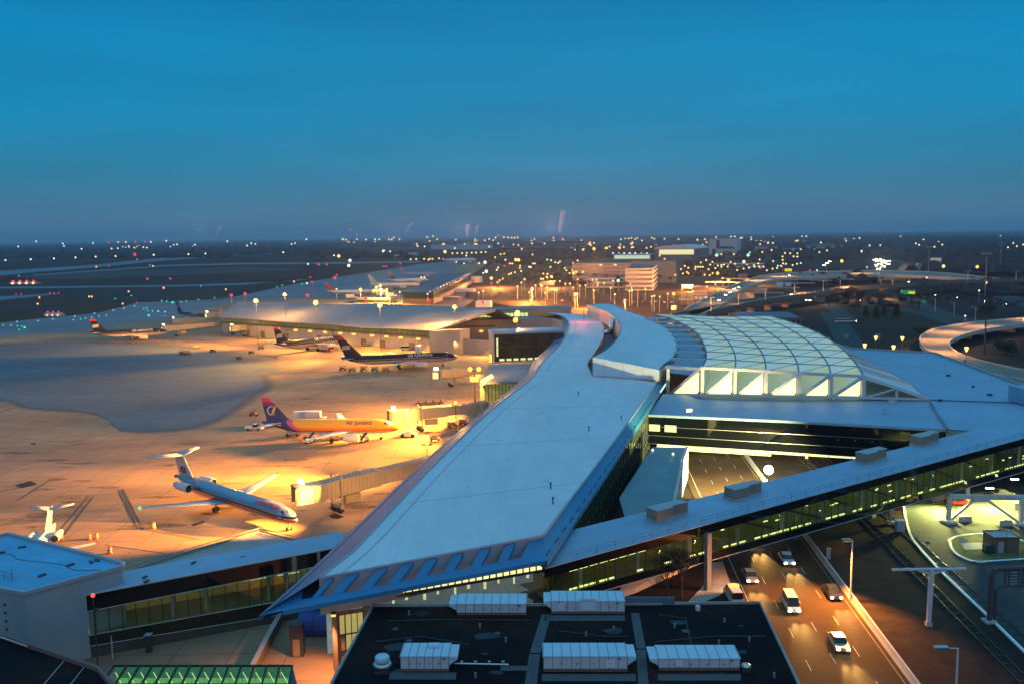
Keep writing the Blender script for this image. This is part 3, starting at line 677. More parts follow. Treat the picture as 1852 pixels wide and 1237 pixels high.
mb.build('parapet_beam', M['pale_concrete'], pav)
# vents on the lower roof
for u, v, lab in ((1612,729,'squat grey vent box on the low blue roof below the truss tip'), (1600,747,'small pale vent pot on the low blue roof'), (1246,745,'flat white hatch on the low blue roof beside the hall')):
    p = P(u, v, ZB-.1); t = thing('roof_vent', lab, 'vent', p); MB().box(p+Vector((0,0,.45)), (1.5 if v != 747 else .7, 1.0, .9)).build('vent_body', M['steel_white'], t); MB().box(p+Vector((0,0,.98)), (1.7 if v != 747 else 1.0, 1.2, .12)).build('vent_cap', M['panel_grey'], t)
# flat roof on the right
fr_ = [P(1480,617,ZB-.2), P(1540,632,ZB-.2), P(1690,640,ZB-.2), P(1852,700,ZB-.2), P(1960,742,ZB-.2), P(1960,792,ZB-.2), P(1852,784,ZB-.2), P(1714,775.5,ZB-.2), P(1682,723,ZB-.2), P(1676,719,ZB-.2), P(1600,668,ZB-.2)]
fb_ = thing('flat_roofed_wing', 'wide wing with a flat blue roof beyond the glazed vault', 'building', Vector((fr_[2].x, fr_[2].y, 0)))
MB().prism(fr_, 3.2).build('roof', M['roof_blue'], fb_)
mb = MB()
mb.path(fr_[:5], .5, .9, dz=.3)
mb.build('parapet', M['panel_grey'], fb_)
mb = MB(); mb.beam(P(1676,722,ZB), P(1714,777,ZB), .5, .5); mb.beam(P(1682,723,ZB), P(1960,732,ZB), .3, .25); mb.beam(P(1714,777,ZB), P(1900,787,ZB), .3, .3); mb.build('roof_ridge', M['steel_blue'], fb_)
mb = MB(); a = P(1838,728,ZB); mb.box(a+Vector((2.5,0,2)), (5,8,4)); mb.build('stair_head', M['roof_blue'], fb_)
mb = MB()
for u, v in ((1715,680),(1760,700),(1790,715),(1700,725),(1660,712),(1745,655)): p = P(u, v, ZB-.1); mb.box(p+Vector((0,0,.25)), (1.3,.35,.5), u)
mb.build('roof_drain', M['steel_dark'], fb_)
MB().box(((fr_[2].x+fr_[4].x)/2+10, (fr_[2].y+fr_[6].y)/2, 1.6), (40,30,3.1)).build('base_wall', M['concrete'], fb_)
# low slanted roof with a pale edge beside the hall, below the diagonal bridge
lw = [P(1180,808,7.0), P(1241,809,7.0), P(1233,832,6.6), P(1217,908,5.2), P(1130,935,5.2), P(1120,900,6.6)]
lo = thing('link_roof', 'low sloping blue green roof with a pale edge between hall and road', 'roof', Vector((lw[3].x,lw[3].y,0)))
MB().prism(lw, 3.6).build('roof_slab', mat('roof_teal', (.13,.20,.22), .4, noise=.2, nscale=.2), lo)
mb = MB(); mb.prism([lw[1]+Vector((.5,0,.3)), lw[2]+Vector((.5,0,.3)), lw[3]+Vector((.5,0,.3)), lw[3]+Vector((-.1,0,.3)), lw[2]+Vector((-.1,0,.3)), lw[1]+Vector((-.1,0,.3))], 0); mb.build('edge_wall', M['pale_concrete'], lo)
mb = MB()
for u, v in ((1180,815),(1217,822)): p = P(u, v, 7.0); mb.ball(p+Vector((0,0,.2)), .3)
mb.build('roof_lamp', glow('roof_lamp', (.8,1,.7), .8), lo)
# ================================================================== diagonal glass bridge
br = thing('glass_bridge', 'long glazed footbridge lit green crossing the main road diagonally', 'footbridge', P(1275,1013,4.5)*1.0)
bl, brr = P(985,1098,4.3), P(1965,817,4.6)
def bp(t): p = bl.lerp(brr, t); return Vector((p.x,p.y,0))
def bt(u):                                     # parameter at photo column u along the underside
    lo_t, hi_t = 0.0, 1.0
    for _ in range(40):
        mid_ = (lo_t+hi_t)/2; q = bl.lerp(brr, mid_)-CAM
        uu = W0/2+F*q.dot(Rr)/q.dot(Fw)
        if uu < u: lo_t = mid_
        else: hi_t = mid_
    return (lo_t+hi_t)/2
bd = (bp(1)-bp(0)).normalized(); bn = Vector((bd.y,-bd.x,0))        # bn faces the viewer
ta, tb = bt(1150), bt(1840)
def ln(v1, v2):
    z1, z2 = Zv(bp(ta), v1), Zv(bp(tb), v2); return lambda t: z1+(z2-z1)*(t-ta)/(tb-ta)
z_roof, z_gt, z_gb, z_un = ln(982,794), ln(999,807), ln(1037,845), ln(1051,856)
wide = (P(1330,886,z_roof(bt(1330)))-bp(bt(1330))).dot(-bn); WB = max(6.0, min(12, wide))
def bq(t, z, back=0.0): p = bp(t)-bn*back; return Vector((p.x,p.y,z))
N = 30; TT = [i/(N-1) for i in range(N)]
mb = MB(); mb.loft([bq(t,z_roof(t),-.1) for t in TT], [bq(t,z_roof(t)+.05,WB) for t in TT]); mb.build('roof', M['roof_blue'], br)
def band(nm, za, zb, m, back=0.0):
    MB().loft([bq(t,za(t),back) for t in TT], [bq(t,zb(t),back) for t in TT]).build(nm, M[m], br)
band('upper_fascia', z_roof, z_gt, 'black_glass'); band('lower_fascia', z_gb, z_un, 'black_glass'); band('window_pane', z_gt, z_gb, 'pane', .05)
MB().loft([bq(t,z_un(t)) for t in TT], [bq(t,z_un(t),WB) for t in TT]).build('underside', M['panel_grey'], br)
MB().loft([bq(t,z_gb(t)+.0,.1) for t in TT], [bq(t,z_gb(t)+.0,WB) for t in TT]).build('floor', mat('bridge_floor', (.16,.16,.07), .4), br)
MB().loft([bq(t,z_gt(t)+.3,.1) for t in TT], [bq(t,z_gt(t)+.3,WB) for t in TT]).build('ceiling', M['panel_grey'], br)
MB().loft([bq(t,z_roof(t),WB) for t in TT], [bq(t,z_un(t),WB) for t in TT]).build('rear_wall', mat('bridge_inside', (.14,.15,.05), .3, noise=.35, nscale=.4, emit=(.21,.27,.03), es=.85, sample=False), br)  # wall glows by itself in place of the corridor lighting
mb = MB()
mb.path([bq(t,z_roof(t)+.03,-.15) for t in TT], .14, .12); mb.path([bq(t,z_un(t)+.03,-.12) for t in TT], .1, .1)
mb.build('edge_trim', M['panel_grey'], br)
mb = MB(); nm_ = 78
for k in range(nm_): t = (k+.5)/nm_; mb.beam(bq(t,z_gb(t),-.03), bq(t,z_gt(t),-.03), .1, .1)
mb.build('mullion', M['mullion'], br)
mb = MB()
for k in range(14): t = .045+k*.07; mb.beam(bq(t,z_gb(t),.7), bq(t,z_gt(t)+.3,.7), .55, .55)
mb.build('column', mat('bridge_column', (.40,.42,.28), .5), br)
mb = MB()
for k in range(13):
    t = .045+k*.07; t1 = t+.07; mb.beam(bq(t,z_gt(t)+.2,.9), bq(t1,z_gb(t1)+.3,.9), .4, .35)
mb.build('brace', M['steel_dark'], br)
mb = MB()
for k in range(80):
    t = .03+.95*k/80
    if random.random() < .72: mb.beam(bq(t,z_gb(t)+.22,.35), bq(t+.006+.006*random.random(),z_gb(t+.01)+.22,.35), .12, .2)
for k in range(60):
    t = .22+.75*k/60
    if random.random() < .6: q = bq(t, z_gb(t)+.5+1.3*random.random(), 2+4*random.random()); mb.box(q, (.55+.5*random.random(),.15,.14), math.atan2(bd.y,bd.x))
for k in range(8): t = .03+.012*k; mb.beam(bq(t,z_gt(t)-.12,.3), bq(t+.009,z_gt(t)-.12,.3), .12, .16)
mb.build('floor_lamp', glow('floor_lamp', (.92,1,.34), 1.5), br)
pu = bp(bt(1276)); mb = MB()
pz = Zv(pu+bn*1.0, 965); mb.box((pu.x+bn.x*.5, pu.y+bn.y*.5, pz/2), (.95,.7,pz), math.atan2(bd.y,bd.x))
for uu in (1500,1640): q = bp(bt(uu))-bn*WB*.7; mb.box((q.x,q.y,z_un(bt(uu))/2), (1.0,.9,z_un(bt(uu))), math.atan2(bd.y,bd.x))
mb.build('pier', mat('pier_grey', (.20,.20,.23), .7), br)
mb = MB()
for k in range(40):
    t = .04+.92*k/40; mb.tube(bq(t,z_roof(t),.5), bq(t,z_roof(t)+1.0,.5), .035, n=5)
for h in (.55, 1.0): mb.path([bq(t,z_roof(t)+h,.5) for t in TT], .045)
mb.build('roof_railing', M['steel_blue'], br)
# rooftop plant boxes on the bridge
for k, (u, v) in enumerate(((1208,937),(1345,899),(1577,834),(1674,803))):
    zz_ = z_roof(bt(u))+.02; p = P(u, v, zz_); ang = math.atan2(bd.y,bd.x)
    lab = ['tan rooftop plant unit on the bridge next to the hall', 'tan rooftop plant unit on the bridge below the bright street lamp', 'tan rooftop plant unit on the bridge below the dark glass front', 'tan rooftop plant unit on the bridge beside the flat roofed wing'][k]
    t = thing('rooftop_unit', lab, 'rooftop unit', p, 0, 'tan plant units on the glass bridge')
    dx = Vector((math.cos(ang), math.sin(ang), 0)); dy = Vector((-dx.y, dx.x, 0))
    b2 = MB(); b2.box(p+Vector((0,0,.25))-dx*1.7, (3.6,2.7,.5), ang); b2.box(p+Vector((0,0,.25))+dx*2.1+dy*.4, (3.2,2.0,.5), ang); b2.build('base', M['panel_grey'], t)
    b2 = MB(); b2.box(p+Vector((0,0,1.3))-dx*1.7, (3.4,2.5,1.6), ang); b2.box(p+Vector((0,0,1.3))+dx*2.0+dy*.4, (3.6,1.8,1.55), ang); b2.build('casing', M['brick_tan'], t)
    b2 = MB(); b2.box(p+Vector((0,0,2.15))-dx*1.7, (3.5,2.6,.1), ang); b2.box(p+Vector((0,0,2.12))+dx*2.0+dy*.4, (3.7,1.9,.1), ang); b2.build('lid', M['panel_grey'], t)
    b2 = MB()
    for q in range(6): w = p+dx*(-3.0+1.1*q)-dy*(1.32 if q < 3 else .58)+Vector((0,0,1.5)); b2.box(w, (.10,.08,.10), ang)
    b2.build('bracket', M['chrome'], t)
# grey plinth block under the near end of the bridge
p = P(1028,1090,0); t = tag(MB().prism(px([(991,1058),(1062,1045),(1066,1062),(991,1080)], 4.0), 0).build('plinth_block', M['panel_grey']), 'grey wall block under the hall end of the glass bridge', 'wall block')
tag(MB().prism([P(1130,1040,4.2), P(1250,1003,4.2), P(1262,1012,3.2), P(1150,1062,3.2), P(1120,1072,3.2)], [(q.x,q.y,2.4) for q in (P(1130,1040,4.2), P(1250,1003,4.2), P(1262,1012,3.2), P(1150,1062,3.2), P(1120,1072,3.2))]).build('ramp_slab', M['concrete']), 'pale grey ramp slab curving under the glass bridge', 'ramp')
# ================================================================== left glazed walkway
wk = thing('glazed_walkway', 'glazed walkway with a blue roof between the grey block and the hall tip', 'walkway', P(300,1162,0))
wa, wb = P(50,1210,0), P(640,1098.5,0)
def wp(t): p = wa.lerp(wb, t); return Vector((p.x,p.y,0))
wd_ = (wb-wa).normalized(); wn = Vector((wd_.y,-wd_.x,0))
def wln(u1, v1, u2, v2):
    t1, t2 = (u1-50)/590*.97, (u2-50)/590*.985
    z1, z2 = Zv(wp(t1), v1), Zv(wp(t2), v2); return lambda t: z1+(z2-z1)*(t-t1)/(t2-t1)
w_top, w_mid, w_gl, w_lo = wln(57,1095,590,994), wln(62,1125,529,1032), wln(92,1160,488,1088), wln(75,1182,472,1115)
WW = max(6.5, (P(469,987,w_top(.8))-wp(.8)).dot(-wn))
def wq(t, z, b=0.0): p = wp(t)-wn*b; return Vector((p.x,p.y,z))
TT = [i/24 for i in range(25)]
MB().loft([wq(t,w_top(t),-.1) for t in TT], [wq(t,w_top(t)+.02,WW) for t in TT]).build('roof', M['roof_blue'], wk)
def wband(nm, za, zb, m, back=0.0, t0=0.0): 
    T = [t for t in TT if t >= t0-1e-6]; MB().loft([wq(t,za(t),back) for t in T], [wq(t,zb(t),back) for t in T]).build(nm, m, wk)
wband('upper_glass', w_top, w_mid, M['black_glass']); wband('window_pane', w_mid, w_gl, M['pane'], .04)
wband('lower_glass', w_gl, w_lo, mat('brown_glass', (.030,.020,.012), .10)); wband('base_wall', w_lo, lambda t: 0, mat('plinth_brown', (.10,.07,.055), .7, noise=.2, nscale=.4), .03)
wband('rear_wall', w_top, lambda t: 0, mat('walk_inside', (.14,.12,.04), .3, noise=.6, nscale=.22, emit=(.20,.18,.02), es=.26, sample=False), WW)  # the walkway's indoor light is painted as emission on this wall
MB().loft([wq(t,w_gl(t),.1) for t in TT], [wq(t,w_gl(t),WW) for t in TT]).build('floor', M['bridge_floor'], wk)
mb = MB()
for fn_, s_ in ((w_top,.16),(w_mid,.10),(w_gl,.11),(w_lo,.09)): mb.path([wq(t,fn_(t),-.06) for t in TT], s_)
mb.build('edge_trim', M['pale_concrete'], wk)
mb = MB()
for k in range(1, 26): t = k/26; mb.beam(wq(t,w_gl(t),-.02), wq(t,w_mid(t),-.02), .09)
mb.build('mullion', M['mullion'], wk)
mb = MB()
for k in range(30):
    t = .28+.7*k/30
    if k % 5: mb.beam(wq(t,w_gl(t)+1.5,WW-.3), wq(t+.02,w_gl(t+.02)+1.5,WW-.3), .10, .10)
mb.beam(wq(.05,w_gl(.05)+.2,.6), wq(.16,w_gl(.16)+.2,.6), .2, .2)
mb.build('hand_rail', M['lit_green'], wk)
mb = MB()
for t in (.42,.52,.72,.78,.83,.9): mb.beam(wq(t,w_gl(t),1.2), wq(t,w_mid(t),1.2), .5, .5)
mb.build('column', M['bridge_column'], wk)
mb = MB(); mb.poly([wq(.075,w_gl(.075)+.25,-.03), wq(.175,w_gl(.175)+.25,-.03), wq(.16,w_mid(.16)-.1,-.03), wq(.075,w_mid(.075)-.1,-.03)]); mb.build('lit_room', M['lit_olive'], wk)
mb = MB()
for u, v in ((530,1000),(541,1000)): pass
mb.beam(wq(.80,w_mid(.8),-.05), wq(.80,w_top(.8),-.05), .9, .1); mb.beam(wq(.885,w_mid(.885)-2,-.05), wq(.885,w_top(.885),-.05), .45, .1); mb.build('wall_pier', M['brick_tan'], wk)
mb = MB()
for u, v in ((262,1044),(265,1052),(515,1004),(545,990),(560,992),(440,1008),(350,1018)): p = P(u, v, w_top(.5)+.02); mb.box(p+Vector((0,0,.1)), (.8,.3,.22), u)
mb.build('roof_drain', M['steel_dark'], wk)
p = P(202,1158,0); t = thing('barrier_post', 'thin pale post standing in front of the walkway', 'post', P(204,1192,0)); MB().tube(t.location, t.location+Vector((0,0,3.2)), .07).build('shaft', M['steel_white'], t)
MB().box(t.location+Vector((0,0,3.25)), (.22,.22,.12)).build('post_cap', M['metal'], t)
t = thing('service_door_box', 'dark narrow box against the foot of the walkway', 'box', P(270,1178,0)); MB().box(t.location+Vector((0,0,1.2)), (.7,.7,2.4)).build('cabinet', M['steel_dark'], t); MB().box(t.location+Vector((0,0,2.45)), (.9,.9,.1)).build('lid', M['panel_grey'], t)
# grey block with blue roof
ZK = 11.0
bk = [P(45,1074,ZK), P(222,1026,ZK), P(222,1020,ZK), P(15,967,ZK), P(-60,985,ZK), P(-160,1040,ZK)]
blk = thing('grey_block', 'windowless grey block with a bright blue roof', 'building', Vector((bk[0].x,bk[0].y,0)))
MB().prism(bk, 0).build('wall', M['panel_grey'], blk)
rf = [p+Vector((0,0,.0)) for p in bk]
cen = sum(bk, Vector())/len(bk); inn = [cen+(p-cen)*.955+Vector((0,0,.02)) for p in bk]
MB().poly(inn).build('roof', mat('roof_cyan', (.10,.36,.56), .5, noise=.16, nscale=.12), blk)
mb = MB()
mb.path(bk, .5, .5, dz=.15, closed=True)
mb.build('coping', M['panel_grey'], blk)
mb = MB()
for u, v in ((76,1041),(165,1017),(175,1014),(128,1022),(2,1000),(40,990)): p = P(u, v, ZK); mb.box(p+Vector((0,0,.12)), (1.0,.4,.2), v)
L = smoothline(px([(0,1000),(24,1003),(34,1011),(110,1020),(135,1030),(190,1030)], ZK+.05), 30)
mb.path(L, .06)
mb.build('roof_cable', M['steel_dark'], blk)
mb = MB()
for z in (.5,1.0): mb.beam(P(-6,1043,ZK)+Vector((0,0,z)), P(22,1050,ZK)+Vector((0,0,z)), .05); mb.beam(P(22,1050,ZK)+Vector((0,0,z)), P(22,1038,ZK)+Vector((0,0,z)), .05)
for u, v in ((-6,1043),(8,1047),(22,1050),(22,1038)): p = P(u, v, ZK); mb.tube(p, p+Vector((0,0,1.05)), .04, n=5)
mb.build('ladder_rail', M['steel_blue'], blk)
mb = MB()
for k in range(8): p = bk[0].lerp(bk[5], .18); mb.box((p.x+.05,p.y-.1,1.5+k*1.1), (.25,.12,.25))
mb.build('wall_bracket', M['steel_dark'], blk)
t = thing('obstruction_light', 'slim dark pole with a glowing red light in front of the walkway', 'warning light', P(178,1216,0)); h = Zv(t.location, 1076)
MB().tube(t.location, t.location+Vector((0,0,h-.3)), .11, .08).build('pole', M['pole_dark'], t); mb = MB(); mb.ball(t.location+Vector((0,0,h)), .26); mb.build('lamp', glow('lamp_red_near', (1,.05,.04), 3), t)
MB().box(t.location+Vector((.3,0,h-1.9)), (.25,.25,.3)).build('junction_box', M['pole_dark'], t)
# dark roof in the lower left corner and the lit green skylight
dl = [P(0,1151,12), P(178,1213,12), P(205,1245,12), P(260,1330,12), P(-150,1330,12), P(-120,1110,12)]
dr = thing('dark_wing', 'dark flat roofed wing with a pale coping beside the green skylight', 'building', Vector((dl[1].x,dl[1].y,0)))
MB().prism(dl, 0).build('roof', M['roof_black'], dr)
mb = MB(); mb.beam(dl[5]+Vector((0,0,.2)), dl[1]+Vector((0,0,.2)), .35, .5); mb.beam(dl[1]+Vector((0,0,.2)), dl[2]+Vector((0,0,.2)), .35, .5); mb.build('coping', M['curb_red'], dr)
mb = MB(); mb.beam(P(-100,1116,12.5), P(49,1168,12.5), .12, .1)
for u, v in ((117,1193),(153,1205)): p = P(u, v, 12); mb.beam(p, p+Vector((.6,-6,.05)), .06)
mb.build('coping_flashing', M['pale_concrete'], dr)
sk = thing('glazed_skylight', 'green glowing glazed skylight with dark glazing bars at the bottom edge', 'skylight', P(370,1290,0))
s0, s1 = P(206,1204,9), P(529,1204,9); e0, e1 = P(176,1244,7.2), P(529,1244,7.2); h1 = P(545,1225,7.2)
e0 = e0+Vector((0,-6,-1.5)); e1 = e1+Vector((0,-6,-1.5))
MB().poly([s0, s1, e1, e0]).build('glass_slope', M['skylight_pane'], sk)
SPLIT.add('inner_panel')
for mm, z0, z1, prob in (('dark',.1,1.5,1),('mid',1.5,2.3,1),('bright',2.3,6,1)):  # glowing bands from dark to bright stand for the lit atrium
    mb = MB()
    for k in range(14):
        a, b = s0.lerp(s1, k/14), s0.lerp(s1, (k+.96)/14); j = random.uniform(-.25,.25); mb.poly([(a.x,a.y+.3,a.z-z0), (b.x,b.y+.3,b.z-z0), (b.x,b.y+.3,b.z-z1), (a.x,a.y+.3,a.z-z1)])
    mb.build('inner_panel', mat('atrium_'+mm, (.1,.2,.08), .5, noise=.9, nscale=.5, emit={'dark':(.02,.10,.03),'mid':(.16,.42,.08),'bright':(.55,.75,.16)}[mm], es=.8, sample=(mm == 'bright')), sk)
mb = MB()
for k in range(15): mb.beam(s0.lerp(s1, k/14)+Vector((0,0,.05)), e0.lerp(e1, k/14)+Vector((0,0,.05)), .16, .25)
for f in (0,.30,.62): mb.beam(s0.lerp(e0, f)+Vector((0,0,.05)), s1.lerp(e1, f)+Vector((0,0,.05)), .14, .2)
mb.build('glazing_bar', M['mullion'], sk)
mb = MB()
for k in range(14): a = s0.lerp(s1, (k+.15)/14)-Vector((0,.2,.6)); mb.beam(a, a+Vector((.8,-.5,-1.0)), .07, .06)
mb.build('inner_strut', M['lit_green'], sk)  # struts glow by themselves, their lit look put into the material
MB().poly([s0, e0, P(120,1244,6.5)+Vector((0,-6,-1.5))]).build('left_hip', M['green_glass'], sk); MB().poly([s1, e1, h1+Vector((1.0,-4,-1))]).build('right_hip', M['green_glass'], sk)
# bank and retaining wall at the hall tip, blue wrapped chiller under the hall corner
A = px([(504,1108),(480,1150),(454,1201),(440,1235)], 1.6)
rw = thing('retaining_wall', 'low brown retaining wall running down from the hall tip', 'wall', Vector((A[1].x,A[1].y,0)))
mb = MB(); mb.wall(A, 0); mb.loft(A, [p+Vector((.5,0,0)) for p in A]); mb.wall([p+Vector((.5,0,0)) for p in A], 0); mb.build('wall_face', mat('bank_brown', (.16,.11,.07), .9, noise=.3, nscale=.4), rw)
MB().loft([p+Vector((-.1,0,.06)) for p in A], [p+Vector((.6,0,.06)) for p in A]).build('wall_coping', M['stone'], rw)
q = P(560,1165,0)+Vector((0,4,0)); t = thing('wrapped_tank', 'big blue wrapped drum hanging under the hall corner', 'tank', q)
mb = MB(); zc = Zv(q, 1128); mb.tube(q+Vector((-2.2,0,zc)), q+Vector((2.4,0,zc)), 1.9, n=20); mb.build('drum', M['cloth_blue'], t, smooth=False)
mb = MB()
for dx in (-1.7, 1.9): mb.box(q+Vector((dx,0,(zc-1.5)/2)), (.3,1.2,zc-1.5))
mb.build('support_leg', M['steel_dark'], t)
mb = MB(); mb.tube(q+Vector((-.1,0,zc)), q+Vector((.1,0,zc)), 1.95, n=20); mb.tube(q+Vector((2.1,0,zc)), q+Vector((2.3,0,zc)), 1.95, n=20); mb.build('strap', M['steel_dark'], t)
q = P(536,1188,0); t = thing('dark_kiosk', 'tall dark doorway box beside the blue drum', 'kiosk', q); MB().box(q+Vector((0,.8,2.2)), (1.8,1.2,4.4)).build('kiosk_body', M['steel_dark'], t); MB().box(q+Vector((0,.15,1.2)), (.9,.1,2.3)).build('door', M['brick_tan'], t)
# ================================================================== dark plant roof in the foreground
ZD = 9.0
dk = [P(675,1096,ZD), P(985,1095,ZD), P(1374,1091,ZD), P(1444,1237,ZD), P(1495,1345,ZD), P(545,1345,ZD), P(606,1225,ZD)]
pr_ = thing('plant_roof_building', 'low building with a black flat roof carrying white air handling units', 'building', Vector((dk[2].x,dk[2].y,0)))
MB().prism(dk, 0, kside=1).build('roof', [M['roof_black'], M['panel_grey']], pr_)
mb = MB()
mb.path(dk, .28, .36, dz=.12, closed=True); mb.build('parapet', M['stone'], pr_)
mb = MB()
for pts in ([(980,1110),(997,1110),(978,1180),(958,1180)], [(957,1182),(977,1182),(964,1300),(940,1300)], [(1141,1108),(1156,1108),(1168,1172),(1151,1172)], [(1151,1174),(1168,1174),(1178,1300),(1158,1300)],
            [(905,1203),(957,1203),(955,1212),(905,1212)], [(705,1215),(826,1215),(824,1228),(703,1228)], [(985,1112),(1130,1112),(1130,1122),(985,1122)], [(980,1218),(1150,1218),(1150,1231),(980,1231)], [(1190,1218),(1340,1218),(1340,1230),(1190,1230)]):
    mb.poly(px(pts, ZD+.04))
mb.build('walkway_pad', M['pad_grey'], pr_)
mb = MB(); mb.tube(P(822,1199,ZD+.35), P(920,1201,ZD+.35), .09); 
for u in (835,860,885,910): p = P(u, 1200, ZD); mb.box(p+Vector((0,0,.15)), (.3,.3,.3))
mb.build('roof_pipe', M['metal'], pr_)
SPLIT.update(('conduit','plumbing_vent','roof_patch')); mb = MB()
for pts in ([(700,1122),(800,1120),(960,1121)],[(1010,1140),(1090,1150),(1138,1150)],[(1185,1160),(1290,1150),(1385,1150)],[(1190,1110),(1240,1118),(1250,1165)],[(680,1160),(760,1150),(850,1165)]): mb.path(px(pts, ZD+.1), .09, .09)
mb.build('conduit', M['steel_dark'], pr_); mb = MB()
for u, v in ((740,1112),(868,1135),(915,1160),(1060,1150),(1110,1140),(1220,1135),(1310,1125),(1355,1160),(1300,1165),(860,1225),(1400,1225)): mb.tube(P(u,v,ZD), P(u,v,ZD)+Vector((0,0,.55)), .13)
mb.build('plumbing_vent', M['pole'], pr_); mb = MB()
for k in range(16): c_ = P(random.uniform(690,1380), random.uniform(1105,1228), ZD+.012+.001*k); w = random.uniform(.4,1.8); mb.poly([c_+Vector((w*math.cos(.7*i)*random.uniform(.6,1.2), w*.6*math.sin(.7*i)*random.uniform(.6,1.2), 0)) for i in range(9)])
mb.build('roof_patch', mat('puddle', (.012,.010,.010), .38, spec=.3), pr_)
mb = MB()
for u, v, s_ in ((1240,1141,.5),(1158,1030,.0),(900,1145,.4),(715,1137,.4),(740,1158,.4)):
    if s_: p = P(u, v, ZD+.05); mb.lathe(p, [(s_,0),(s_,.05),(.05,.06)], 8)
mb.build('roof_drain', M['steel_dark'], pr_)
MB().beam(P(1132,1086,ZD+.5), P(1220,1086,ZD+.5), .2, 1.0).build('screen_panel', M['steel_blue'], pr_)
def ahu(u0, u1, vb, vt, label, chamf, ins=()):
    a, b = P(u0, vb, ZD), P(u1, vb, ZD); L = (b-a).length; d = (b-a).normalized(); n_ = Vector((-d.y, d.x, 0)); h = Zv(a, vt)-ZD
    dep = 3.0; t = thing('air_handling_unit', label, 'air handler', (a+b)/2, 0, 'white air handling units on the black roof')
    def q(x, y, z): p = a+d*x+n_*y; return Vector((p.x, p.y, ZD+z))
    x0 = 0.9 if chamf < 0 else 0; x1 = L-(.9 if chamf > 0 else 0)
    mb = MB(); mb.prism([q(x0,0,h), q(x1,0,h), q(x1,dep,h), q(x0,dep,h)], [q(x0,0,.28), q(x1,0,.28), q(x1,dep,.28), q(x0,dep,.28)]); mb.build('casing', M['ahu_side'], t)
    mb = MB(); mb.prism([q(x0-.08,-.08,h+.10), q(x1+.08,-.08,h+.10), q(x1+.08,dep+.08,h+.10), q(x0-.08,dep+.08,h+.10)], [q(x0-.08,-.08,h+.003), q(x1+.08,-.08,h+.003), q(x1+.08,dep+.08,h+.003), q(x0-.08,dep+.08,h+.003)]); mb.build('roof_panel', M['ahu_top'], t)
    mb = MB(); n = max(6, int(L/1.05))
    for k in range(n+1):
        x = x0+(x1-x0)*k/n; mb.box(q(x,-.01,h/2+.14), (.05,.03,h-.3), math.atan2(d.y,d.x)); mb.beam(q(x,-.08,h+.115), q(x,dep,h+.115), .05, .03)
    mb.build('panel_joint', M['seam'], t)
    mb = MB(); mb.prism([q(x0,-.1,.28), q(x1,-.1,.28), q(x1,dep,.28), q(x0,dep,.28)], ZD); mb.build('base_rail', M['curb_red'], t)
    if chamf:
        xs = x1 if chamf > 0 else x0; xo = xs+chamf*.95
        mb = MB(); v_ = [q(xs,.05,h-.02), q(xo,.05,h-.02), q(xs,.05,h*.38), q(xs,dep-.05,h-.02), q(xo,dep-.05,h-.02), q(xs,dep-.05,h*.38), q(xo,.05,h*.8), q(xo,dep-.05,h*.8)]
        mb.add(v_, [(0,1,6,2),(3,5,7,4),(0,3,4,1),(1,4,7,6),(6,7,5,2)]); mb.build('intake_hood', M['ahu_top'], t)
    mb = MB()
    for f, w, hh in ins: x = x0+(x1-x0)*f; mb.box(q(x,-.05,.45+hh/2), (w,.06,hh), math.atan2(d.y,d.x))
    if ins: mb.build('access_door', M['panel_white'], t)
    mb = MB()
    for k in range(4): x = x0+(x1-x0)*(.2+.2*k); mb.box(q(x,-.06,h*.55), (.10,.06,.16), math.atan2(d.y,d.x))
    mb.build('door_handle', M['steel_dark'], t)
    x = x0+(x1-x0)*.9; MB().box(q(x,-.04,h*.86), (.32,.05,.22), math.atan2(d.y,d.x)).build('maker_plate', mat('plate_teal', (.02,.25,.33), .5), t)
    if L < 9: MB().box(q(L*.55,dep*.7,h+.25), (1.1,.8,.3), math.atan2(d.y,d.x)).build('roof_hatch', M['ahu_top'], t)
ahu(813,952,1111,1092,'long white air handling unit in front of the hall glass', -1, ((.2,.55,.75),))
ahu(984,1130,1109,1087,'long white air handling unit beside the plinth of the glass bridge', -1, ((.14,.8,.8),(.5,2.0,1.5)))
ahu(725,827,1213,1187,'shortest white air handling unit beside the mushroom shaped fan', 1)
ahu(983,1150,1213,1187,'tall long white air handling unit in the front middle of the black roof', 1, ((.8,.9,.8),))
ahu(1176,1338,1211,1191,'white air handling unit beside the small silver fan', -1, ((.25,.8,.9),))
q = P(692,1213,ZD); t = thing('roof_fan', 'round mushroom shaped exhaust fan beside the shortest unit', 'exhaust fan', q)
MB().box(q+Vector((0,0,.2)), (1.5,1.5,.4)).build('curb', M['steel_dark'], t); MB().lathe(q+Vector((0,0,.4)), [(.7,0),(.98,.15),(1.02,.45),(.9,.62),(.62,.66)], 18).build('skirt', M['metal'], t, smooth=True); MB().lathe(q+Vector((0,0,1.06)), [(.72,0),(.78,.12),(.78,.55),(.7,.66),(.2,.72)], 18).build('cap', M['ahu_top'], t, smooth=True)
q = P(1349,1213,ZD); t = thing('small_roof_fan', 'small silver fan at the end of the front row of units', 'exhaust fan', q); MB().box(q+Vector((0,0,.2)), (.8,.8,.4)).build('curb', M['steel_dark'], t); MB().lathe(q+Vector((0,0,.4)), [(.4,0),(.55,.1),(.5,.35),(.2,.45)], 14).build('cap', M['metal'], t, smooth=True)
q = P(1262,1103,ZD); t = thing('roof_beacon', 'small pale lamp box near the far edge of the black roof', 'lamp', q); MB().box(q+Vector((0,0,.3)), (.5,.4,.6)).build('housing', M['panel_white'], t); MB().box(q+Vector((0,-.22,.35)), (.4,.05,.3)).build('lens', M['ahu_top'], t)
